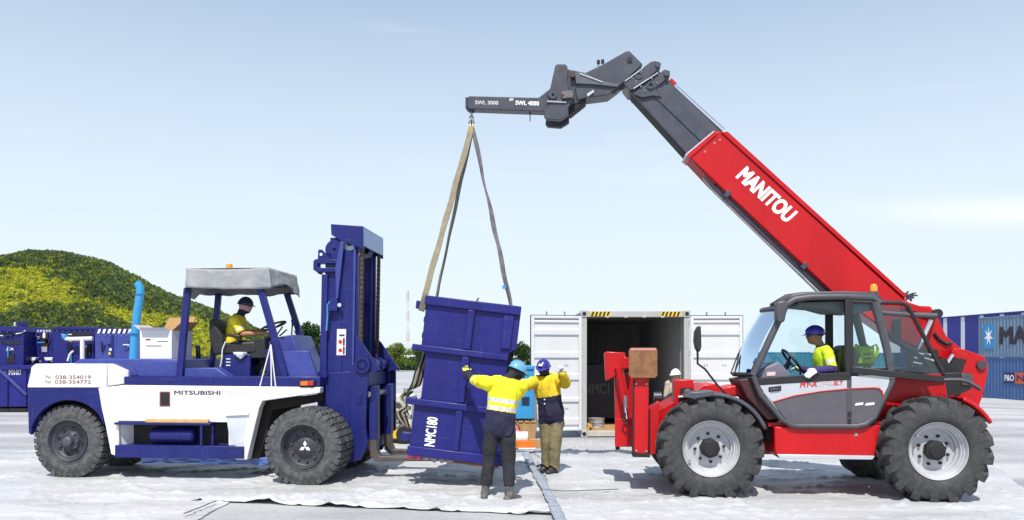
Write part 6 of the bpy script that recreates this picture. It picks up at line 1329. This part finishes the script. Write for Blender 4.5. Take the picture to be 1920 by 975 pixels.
def capsule(b, p0, p1, r0, r1, n=14, m=4, flat=1., fdir=None):
    p0, p1 = Vector(p0), Vector(p1); d = (p1 - p0); L = d.length; d = d.normalized() if L > 1e-6 else Vector((0, 0, 1))
    e1 = (Vector(fdir) - d * d.dot(Vector(fdir))).normalized() if fdir is not None else d.orthogonal().normalized(); e2 = d.cross(e1); rings = []
    for i in range(m + 1): t = -math.pi / 2 + math.pi / 2 * i / m; rings.append((p0 + d * r0 * math.sin(t), max(1e-3, r0 * math.cos(t))))
    for i in range(m + 1): t = math.pi / 2 * i / m; rings.append((p1 + d * r1 * math.sin(t), max(1e-3, r1 * math.cos(t))))
    vs = [c + (e1 * math.cos(6.2832 * k / n) * flat + e2 * math.sin(6.2832 * k / n)) * r for c, r in rings for k in range(n)]; q = len(rings)
    b.add(vs, [(i * n + k, i * n + (k + 1) % n, (i + 1) * n + (k + 1) % n, (i + 1) * n + k) for i in range(q - 1) for k in range(n)] + [tuple(range(n))[::-1], tuple(range((q - 1) * n, q * n))])
def loft(b, rings, n=24):
    vs = []
    for c, ex, ey in rings: vs += [Vector(c) + Vector(ex) * math.cos(6.2832 * k / n) + Vector(ey) * math.sin(6.2832 * k / n) for k in range(n)]
    q = len(rings); b.add(vs, [(i * n + k, i * n + (k + 1) % n, (i + 1) * n + (k + 1) % n, (i + 1) * n + k) for i in range(q - 1) for k in range(n)] + [tuple(range(n))[::-1], tuple(range((q - 1) * n, q * n))])
def head(b, c, f, u, s=1.):
    f = Vector(f).normalized(); x = f.cross(Vector(u)).normalized(); u = x.cross(f).normalized(); n, m = 32, 20; vs = []
    bumps = [((0, 1, -.12), .026, .16), ((0, .95, .03), .012, .16), ((0, .78, -.72), .014, .3), ((.36, .9, .12), -.010, .2), ((-.36, .9, .12), -.010, .2), ((0, .93, -.42), .006, .18), ((.5, .8, -.2), .004, .25), ((-.5, .8, -.2), .004, .25), ((0, .9, .32), .004, .4)]
    for i in range(1, m):
        th = math.pi * i / m
        for k in range(n):
            a = 6.2832 * k / n; d = Vector((math.sin(th) * math.cos(a), math.sin(th) * math.sin(a), math.cos(th))); p = Vector((d.x * .077, d.y * .097, d.z * .118))
            if d.z < 0: p.x *= 1 + .28 * d.z; p.y += .012 * -d.z
            for bd, am, sg in bumps: q = (d - Vector(bd).normalized()).length; p += Vector((d.x, d.y, d.z)) * am * math.exp(-(q / sg) ** 2)
            vs.append(Vector(c) + (x * p.x + f * p.y + u * p.z) * s)
    o = len(vs); vs += [Vector(c) + u * .118 * s, Vector(c) - u * .118 * s]
    b.add(vs, [(i * n + k, i * n + (k + 1) % n, (i + 1) * n + (k + 1) % n, (i + 1) * n + k) for i in range(m - 2) for k in range(n)] + [(o, (k + 1) % n, k) for k in range(n)] + [(o + 1, (m - 2) * n + k, (m - 2) * n + (k + 1) % n) for k in range(n)])
    for sg in (-1, 1): capsule(b, Vector(c) + (x * .078 * sg - f * .005 + u * .015) * s, Vector(c) + (x * .076 * sg - u * .02) * s, .016 * s, .012 * s, 8, 3)
    return x, f, u
def hand(b, w, d, nrm, thumb, curl=.4, point=None, s=1.):
    """palm from wrist w along d; nrm is the palm normal, thumb the side direction; curl bends the fingers"""
    d = Vector(d).normalized(); nrm = Vector(nrm); nrm = (nrm - d * nrm.dot(d)).normalized(); th = d.cross(nrm); th = th if th.dot(Vector(thumb)) > 0 else -th; w = Vector(w)
    for q in (-.03, -.01, .01, .03): capsule(b, w + d * .01 + th * q * .7, w + d * .085 * s + th * q, .017 * s, .015 * s, 10, 3)
    for k, (q, L) in enumerate(((.036, .078), (.012, .086), (-.012, .080), (-.034, .064))):
        c = curl if point is None or k != point else .0
        p = w + d * .085 * s + th * q; a = c * .9; d1 = (d * math.cos(a) + nrm * math.sin(a) + th * q * 1.2).normalized(); d2 = (d * math.cos(a * 2) + nrm * math.sin(a * 2)).normalized(); d3 = (d * math.cos(a * 2.8) + nrm * math.sin(a * 2.8)).normalized()
        p1 = p + d1 * L * .45 * s; p2 = p1 + d2 * L * .32 * s; p3 = p2 + d3 * L * .25 * s
        capsule(b, p, p1, .0105 * s, .010 * s, 10, 3); capsule(b, p1, p2, .010 * s, .0092 * s, 10, 3); capsule(b, p2, p3, .0092 * s, .008 * s, 10, 3)
    p = w + d * .025 + th * .030; p1 = p + (d * .7 + th * .75 + nrm * .3).normalized() * .04 * s; p2 = p1 + (d * .95 + th * .3 + nrm * .45).normalized() * .035 * s
    capsule(b, p, p1, .014 * s, .012 * s, 10, 3); capsule(b, p1, p2, .012 * s, .0095 * s, 10, 3)
def person(label, J, zone, clothes, hat, group=None, vox=.0095, s=1., hatm=None, extras=None):
    b = MB(); V = Vector
    pel, nk, hd = V(J['pelvis']), V(J['neck']), V(J['head']); up = (nk - pel).normalized()
    sax = (V(J['shR']) - V(J['shL'])).normalized(); hax = (V(J['hipR']) - V(J['hipL'])).normalized()
    def ring(t, hw, hd_): a = hax.lerp(sax, t).normalized(); a = (a - up * a.dot(up)).normalized(); f_ = a.cross(up); return (pel.lerp(nk, t) , a * hw * s, f_ * hd_ * s)
    low = ring(0, .165, .115); loft(b, [(low[0] - up * .13 * s, low[1] * .62, low[2] * .7), (low[0] - up * .07 * s, low[1] * .95, low[2] * .95), ring(0.05, .172, .12), ring(.3, .158, .108), ring(.5, .168, .115), ring(.72, .185, .122), ring(.88, .165, .10), ring(.97, .10, .07), ring(1.02, .06, .06)])
    capsule(b, nk - up * .03, hd - (hd - nk) * .2, .058 * s, .055 * s)
    x, f, u = head(b, hd, J['face'], J.get('hup', (hd - nk)), s)
    bones = [('torso', pel - up * .1, nk), ('head', nk + (hd - nk) * .55, hd + u * .09)]
    for sd_ in 'LR':
        sh, el, wr_ = V(J['sh' + sd_]), V(J['el' + sd_]), V(J['wr' + sd_]); hp, kn, an = V(J['hip' + sd_]), V(J['kn' + sd_]), V(J['an' + sd_])
        capsule(b, sh.lerp(nk, .35), sh, .06 * s, .066 * s); capsule(b, sh, el, .058 * s, .044 * s); capsule(b, el, wr_, .044 * s, .031 * s)
        capsule(b, hp, kn, .090 * s, .062 * s); capsule(b, kn, an, .060 * s, .042 * s)
        tq = V(J['toe' + sd_]).normalized(); heel = an - V((0, 0, .055 * s)) - tq * .04; capsule(b, heel, an + tq * .16 * s - V((0, 0, .06 * s)), .042 * s, .036 * s, flat=1.05); capsule(b, an, an + tq * .09 * s - V((0, 0, .045 * s)), .05 * s, .042 * s)
        hp_ = J['hand' + sd_]; hand(b, wr_, hp_[0], hp_[1], hp_[2], hp_[3], hp_[4] if len(hp_) > 4 else None, s * 1.05)
        bones += [('uarm' + sd_, sh, el), ('farm' + sd_, el, wr_), ('hand' + sd_, wr_, wr_ + V(hp_[0]).normalized() * .18), ('thigh' + sd_, hp, kn), ('shin' + sd_, kn, an), ('foot' + sd_, an - V((0, 0, .05)), an + tq * .16 - V((0, 0, .06)))]
    me = b.mesh('person'); tmp = bpy.data.objects.new('tmp', me); col.objects.link(tmp)
    r = tmp.modifiers.new('r', 'REMESH'); r.mode = 'VOXEL'; r.voxel_size = vox; sm_ = tmp.modifiers.new('s', 'SMOOTH'); sm_.factor = .5; sm_.iterations = 4
    bpy.context.view_layer.update(); me2 = bpy.data.meshes.new_from_object(tmp.evaluated_get(bpy.context.evaluated_depsgraph_get())); bpy.data.objects.remove(tmp)
    nv = len(me2.vertices); co = np.empty(nv * 3); me2.vertices.foreach_get('co', co); co = co.reshape(-1, 3)
    rad = {'torso': .16, 'head': .105, 'uarm': .055, 'farm': .04, 'hand': .035, 'thigh': .08, 'shin': .05, 'foot': .045}
    best = np.full(nv, 1e9); bi = np.zeros(nv, int); bt = np.zeros(nv)
    for i, (nm, a, c) in enumerate(bones):
        a_ = np.array(a); d_ = np.array(c) - a_; t_ = ((co - a_) @ d_) / (d_ @ d_); tc_ = np.clip(t_, 0, 1); ds = np.linalg.norm(co - a_ - tc_[:, None] * d_, axis=1) / (rad[nm.rstrip('LR')] * s)
        if nm == 'torso': ds = ds + np.where(t_ > .97, (t_ - .97) * 30, 0)
        k = ds < best; best[k] = ds[k]; bi[k] = i; bt[k] = t_[k]
    names = [q[0] for q in bones]; mats = []; 
    def mi(m):
        if m not in mats: mats.append(m); me2.materials.append(m)
        return mats.index(m)
    zz = [zone(names[bi[v]], bt[v], co[v]) for v in range(nv)]            # (cloth name, material) per vertex
    root_name = 'person'; o0 = pel.copy(); o0.z = min(co[:, 2])
    cl = {c: ([], []) for c in clothes}; nrm = [v.normal.copy() for v in me2.vertices]
    for p in me2.polygons:
        v0 = zz[p.vertices[0]]; p.material_index = mi(v0[1]); p.use_smooth = True
        for c in clothes:
            if sum(zz[v][0] == c for v in p.vertices) >= 2: cl[c][0].append(tuple(p.vertices)); cl[c][1].append(v0[1] if v0[0] == c else next(zz[v][1] for v in p.vertices if zz[v][0] == c))
    for v in me2.vertices: v.co -= o0
    ob = bpy.data.objects.new('person', me2); col.objects.link(ob); ob.location = o0; tag(ob, label, 'person', group)
    parts_ = []
    for c in clothes:
        if c in ('boot', 'sleeve'):
            for sd_ in 'LR':
                sel = [i for i, f_ in enumerate(cl[c][0]) if names[bi[f_[0]]].endswith(sd_)]; parts_.append((c, [cl[c][0][i] for i in sel], [cl[c][1][i] for i in sel]))
        else: parts_.append((c,) + cl[c])
    for c, cf, cm in parts_:
        off, fold, fs_ = clothes[c]
        idx = sorted({v for f_ in cf for v in f_}); mp_ = {v: i for i, v in enumerate(idx)}; vs = []
        if not idx: continue
        for v in idx:
            p = Vector(co[v]); n_ = nrm[v]; w_ = mnoise.fractal(Vector((p.x * fs_, p.y * fs_, p.z * fs_ * .55)), .8, 2, 3) ; rd = 1 - abs(mnoise.noise(Vector((p.x * fs_ * .8, p.y * fs_ * .8, p.z * fs_ * .45 + 7)))) * 2
            vs.append(p - o0 + n_ * (off + fold * (w_ * .5 + rd * .5)))
        m3 = bpy.data.meshes.new(c); m3.from_pydata(vs, [], [tuple(mp_[v] for v in f_) for f_ in cf]); ml = []
        for p, q in zip(m3.polygons, cm):
            if q not in ml: ml.append(q); m3.materials.append(q)
            p.material_index = ml.index(q); p.use_smooth = True
        oc = bpy.data.objects.new(c, m3); col.objects.link(oc); oc.parent = ob; sf = oc.modifiers.new('t', 'SOLIDIFY'); sf.thickness = .006; sf.offset = -1
    # hard hat
    if hat:
        Mx = Matrix((x, f, u)).transposed(); c = hd - o0 + u * .020 * s; hb = MB().dome(c, .108 * s, .128 * s, .118 * s, Mx, 28, 9); h_ = hb.build('hard_hat', hat, ob)
        br = MB(); n = 28; vs = []
        for k in range(n):
            a = 6.2832 * k / n; ca, sa = math.cos(a), math.sin(a); pk = max(0, sa) ** 3 * .05; vs += [Mx @ Vector((ca * .105 * s, sa * .125 * s, .008 * s)) + c, Mx @ Vector((ca * .122 * s, sa * (.140 + pk) * s, -.004 * s - pk * .25)) + c, Mx @ Vector((ca * .105 * s, sa * .125 * s, -.006 * s)) + c]
        br.add(vs, [(3 * k + i, 3 * ((k + 1) % n) + i, 3 * ((k + 1) % n) + (i + 1) % 3, 3 * k + (i + 1) % 3) for k in range(n) for i in range(3)]); br.build('brim', hat, h_)
        MB().tube([Mx @ Vector((0, math.cos(a) * .13 * s, math.sin(a) * .12 * s)) + c for a in [R(20 + 14 * k) for k in range(11)]], .010 * s, 6).build('crest', hat, h_)
        if hatm: q = Mx @ Vector((0, .1265 * s, .05 * s)) + c; rt = Mx @ Vector((1, 0, 0)); uu = (Mx @ Vector((0, -.35, 1))).normalized(); MB().add([q - rt * .03 + f * .012, q + rt * .03 + f * .012, q + rt * .03 + uu * .035 + f * .008, q - rt * .03 + uu * .035 + f * .008], [(0, 1, 2, 3)]).build('sticker', hatm, h_)
    if extras: extras(ob, o0, x, f, u, hd, s)
    return ob
HATB = M('light_blue_hard_hat', (.12, .34, .52), .3, var=.06, coat=.4); HATP = M('navy_hard_hat', (.030, .022, .26), .3, var=.06, coat=.4); HATD = M('dark_blue_hard_hat', (.012, .018, .06), .35, var=.1, coat=.3); HATW = M('white_hard_hat', (.80, .80, .80), .35, var=.03, coat=.3)

# worker with his back to the camera, hand on the box
YA = 10.3
def zA(n, t, p):
    if n.startswith('foot') or (n.startswith('shin') and t > .72): return ('boot', BOOT)
    if n.startswith('thigh') or n.startswith('shin'): return ('trousers', BLKCL)
    if n == 'torso':
        if t < -.02: return ('trousers', BLKCL)
        if t < .40: return ('jacket', NVCL)
        return ('jacket', REFL if (.42 < t < .49 or .56 < t < .635) else HIVIS)
    if n.startswith('uarm'): return ('jacket', HIVIS if t < .72 or t > .86 else REFL)
    if n.startswith('farm'): return ('jacket', NVCL if t > .15 else HIVIS)
    if n.startswith('hand'): return (None, GLY if (int(p[2] * 55) % 3) else GLK)
    return ('hood', BLKCL)
person('worker in yellow and navy jacket seen from behind, pushing the hanging box', dict(
    pelvis=W(936, 797, YA), neck=W(950, 711, YA + .05), head=W(969, 696, YA + .14), face=(.85, .45, -.42), hup=(.35, .1, 1),
    shL=W(912, 719, YA), elL=W(892, 714, YA + .26), wrL=W(876, 702, YA + .46), handL=((-.25, .5, .75), (.1, 1, -.4), (1, 0, .3), .35),
    shR=W(978, 724, YA + .08), elR=W(968, 742, YA + .36), wrR=W(962, 726, YA + .58), handR=((.3, .6, .4), (-1, .3, 0), (0, 0, 1), .5),
    hipL=W(923, 803, YA), knL=W(917, 864, YA + .02), anL=W(909, 925, YA), toeL=(.15, .95, 0), hipR=W(950, 803, YA), knR=W(954, 864, YA), anR=W(955, 928, YA - .08), toeR=(.7, .6, 0)),
    zA, {'jacket': (.026, .028, 9), 'trousers': (.018, .024, 8), 'boot': (.008, .004, 20), 'hood': (.012, .010, 14)}, HATB)
# worker facing the camera with a raised finger
YBk = 12.6
def zB(n, t, p):
    if n.startswith('foot'): return ('boot', M('dark_shoe', (.03, .03, .034), .5))
    if n.startswith('thigh') or n.startswith('shin'): return ('trousers', KHAKI)
    if n == 'torso':
        if t < .07: return ('trousers', KHAKI) if t < -.04 else ('jacket', NVCL)
        return ('jacket', NVCL if t < .56 else GOLD)
    if n.startswith('uarm') or n.startswith('farm'): return ('jacket', GOLD)
    if n.startswith('hand'): return (None, GLW)
    return ('hood', BLKCL)
def exB(ob, o0, x, f, u, hd, s):
    for py in (749, 757): q = W(1021, py, YBk - .19) - o0; MB().lathe([(.001, -.004), (.011, -.004), (.011, .004), (.001, .004)], q, (0, 1, 0), 10).build('button', WHITEINK, ob)
    for a, c in (((1016, 716), (1015, 742)),): MB().tube([W(1015, 712, YBk - .165) - o0, W(1017, 728, YBk - .19) - o0, W(1019, 745, YBk - .185) - o0], .008, 6).build('placket', GOLD, ob)
    k = MB().prism([(-.055, -.08), (.055, -.08), (.055, .06), (0, .085), (-.055, .06)], -.012, .012); k_ = k.build('knee_pad', KHAKI, ob, .008); k_.location = W(1040, 834, YBk - .14) - o0
person('worker in gold shirt and khaki trousers facing us with one finger raised', dict(
    pelvis=W(1034, 778, YBk), neck=W(1023, 705, YBk), head=W(1019, 689, YBk - .05), face=(-.35, -.9, -.32), hup=(-.05, -.25, 1),
    shR=W(1006, 715, YBk), elR=W(991, 721, YBk - .22), wrR=W(976, 728, YBk - .45), handR=((-.5, -.6, -.2), (0, 0, -1), (1, -.5, 0), .3),
    shL=W(1043, 713, YBk + .02), elL=W(1060, 719, YBk - .24), wrL=W(1054, 701, YBk - .40), handL=((-.18, -.15, 1), (-.3, -1, 0), (-1, .3, 0), .95, 0),
    hipR=W(1025, 787, YBk + .03), knR=W(1027, 836, YBk), anR=W(1025, 875, YBk + .06), toeR=(-.75, -.6, 0), hipL=W(1043, 786, YBk), knL=W(1039, 836, YBk - .06), anL=W(1038, 877, YBk - .03), toeL=(-.55, -.8, 0)),
    zB, {'jacket': (.026, .030, 9), 'trousers': (.036, .030, 8), 'boot': (.008, .004, 20), 'hood': (.014, .010, 14)}, HATP, None, .0095, 1., WHITEINK, exB)
# forklift driver
def zC(n, t, p):
    if n.startswith('foot'): return ('boot', BOOT)
    if n.startswith('thigh') or n.startswith('shin') or (n == 'torso' and t < .08): return ('trousers', BLKCL)
    if n == 'torso' : return ('shirt', M('driver_gold', (.62, .50, .02), .8, var=.1))
    if n.startswith('uarm') and t < .9: return ('shirt', REFL if .62 < t < .74 else M('driver_gold', (.62, .50, .02), .8, var=.1))
    if n == 'head': return ('face_cloth', NVCL if t < .12 else FACEC if t < .62 else SKIN2)
    return (None, SKIN2)
c_ = lambda px, py, y=1.02: kw(px, py, y)
person('forklift driver in gold shirt and face cloth with hands at the wheel', dict(
    pelvis=c_(434, 645), neck=c_(449, 592), head=c_(460, 574), face=(.95, -.25, -.12), hup=(.12, 0, 1),
    shR=c_(440, 602, .83), elR=c_(455, 626, .78), wrR=c_(488, 625, .88), handR=((1, .1, .15), (0, .2, -1), (0, 1, .2), .8),
    shL=c_(440, 602, 1.21), elL=c_(458, 624, 1.26), wrL=c_(492, 620, 1.16), handL=((1, -.1, .15), (0, -.2, -1), (0, -1, .2), .8),
    hipR=c_(440, 650, .92), knR=c_(488, 648, .90), anR=c_(499, 694, .9), toeR=(1, 0, -.1), hipL=c_(440, 650, 1.12), knL=c_(488, 648, 1.16), anL=c_(502, 692, 1.16), toeL=(1, 0, -.1)),
    zC, {'shirt': (.018, .014, 10), 'trousers': (.012, .010, 10), 'face_cloth': (.006, .006, 18)}, HATD)
# telehandler driver, arm hanging out over the door
def zD(n, t, p):
    if n.startswith('foot'): return ('boot', BOOT)
    if n.startswith('thigh') or n.startswith('shin') or (n == 'torso' and t < .05): return ('trousers', NVCL)
    if n == 'torso': return ('shirt', REFL if .33 < t < .42 else HIVISG)
    if n.startswith('uarm'): return ('shirt', (REFL if .45 < t < .62 else HIVISG) if t < .88 else PURP)
    if n.startswith('farm'): return ('sleeve', PURP)
    if n.startswith('hand'): return (None, GLW)
    return (None, SKIN)
d_ = lambda px, py, y=.60: tw(px, py, y)
def exD(ob, o0, x, f, u, hd, s):
    hr = MB().dome(hd - o0 + u * .0 - f * .02, .083, .092, .11, Matrix((x, f, u)).transposed(), 20, 7); hr.build('hair', HAIR, ob)
    for sg in (-1, 1): MB().lathe([(.001, -.004), (.009, -.004), (.009, .004), (.001, .004)], hd - o0 + f * .083 + x * .032 * sg + u * .012, f, 10).build('eye', HAIR, ob)
    MB().tube([hd - o0 + f * .092 + x * .022 * q - u * .052 for q in (-1, 0, 1)], .005, 6).build('mouth', M('lip', (.25, .09, .07), .6), ob)
    MB().tube([d_(1541, 648) - o0 + Vector((.06 * math.cos(a), .06 * math.sin(a), .01 * math.cos(a))) for a in [6.283 * k / 14 for k in range(14)]], .02, 8, closed=True).build('collar', NVCL, ob)
person('telehandler driver in lime shirt and navy helmet resting a white glove on the door', dict(
    pelvis=d_(1553, 722), neck=d_(1541, 651), head=d_(1528, 630), face=(-1, .12, -.02), hup=(-.05, 0, 1),
    shL=d_(1552, 662, .43), elL=d_(1562, 693, .33), wrL=d_(1531, 693, .155), handL=((-.8, -.2, -.42), (.2, .8, -.55), (.2, .6, .8), .35),
    shR=d_(1545, 661, .78), elR=d_(1528, 698, .80), wrR=d_(1502, 692, .72), handR=((-1, 0, .2), (0, -.2, -1), (0, -1, .3), .7),
    hipL=d_(1553, 726, .50), knL=d_(1500, 722, .46), anL=d_(1492, 772, .46), toeL=(-1, 0, 0), hipR=d_(1553, 726, .70), knR=d_(1500, 722, .74), anR=d_(1490, 772, .74), toeR=(-1, 0, 0)),
    zD, {'shirt': (.016, .014, 10), 'sleeve': (.012, .010, 12), 'trousers': (.010, .008, 10)}, HATP, None, .0085, 1., None, exD)
# man in a white helmet standing by the container
YE = 16.9
def zE(n, t, p):
    if n.startswith('foot'): return ('boot', BOOT)
    if n.startswith('thigh') or n.startswith('shin') or (n == 'torso' and t < .05): return ('trousers', NVCL)
    if n == 'torso' or n.startswith('uarm') or n.startswith('farm'): return ('shirt', M('beige_shirt', (.42, .36, .27), .85, var=.15))
    return (None, SKIN2)
E = lambda x, y, z: Vector(((1268 - CX) * YE / F + x, YE + y, z))
person('man in white helmet half hidden behind the red levelling bracket', dict(
    pelvis=E(0, 0, .86), neck=E(.0, 0, 1.32), head=E(-.02, -.02, 1.46), face=(-.7, -.7, -.05), hup=(0, 0, 1),
    shR=E(-.16, .05, 1.27), elR=E(-.21, .03, 1.0), wrR=E(-.16, -.15, .84), handR=((.2, -.5, -.6), (1, 0, 0), (0, -1, .3), .4), shL=E(.16, -.05, 1.27), elL=E(.22, -.05, 1.0), wrL=E(.20, -.18, .80), handL=((0, -.4, -.8), (-1, 0, 0), (0, -1, .3), .4),
    hipR=E(-.08, 0, .82), knR=E(-.09, -.02, .45), anR=E(-.09, .03, .09), toeR=(-.6, -.8, 0), hipL=E(.08, 0, .82), knL=E(.09, -.03, .45), anL=E(.10, .0, .09), toeL=(-.3, -.9, 0)),
    zE, {'shirt': (.014, .012, 10), 'trousers': (.012, .010, 10)}, HATW, None, .012, .92)
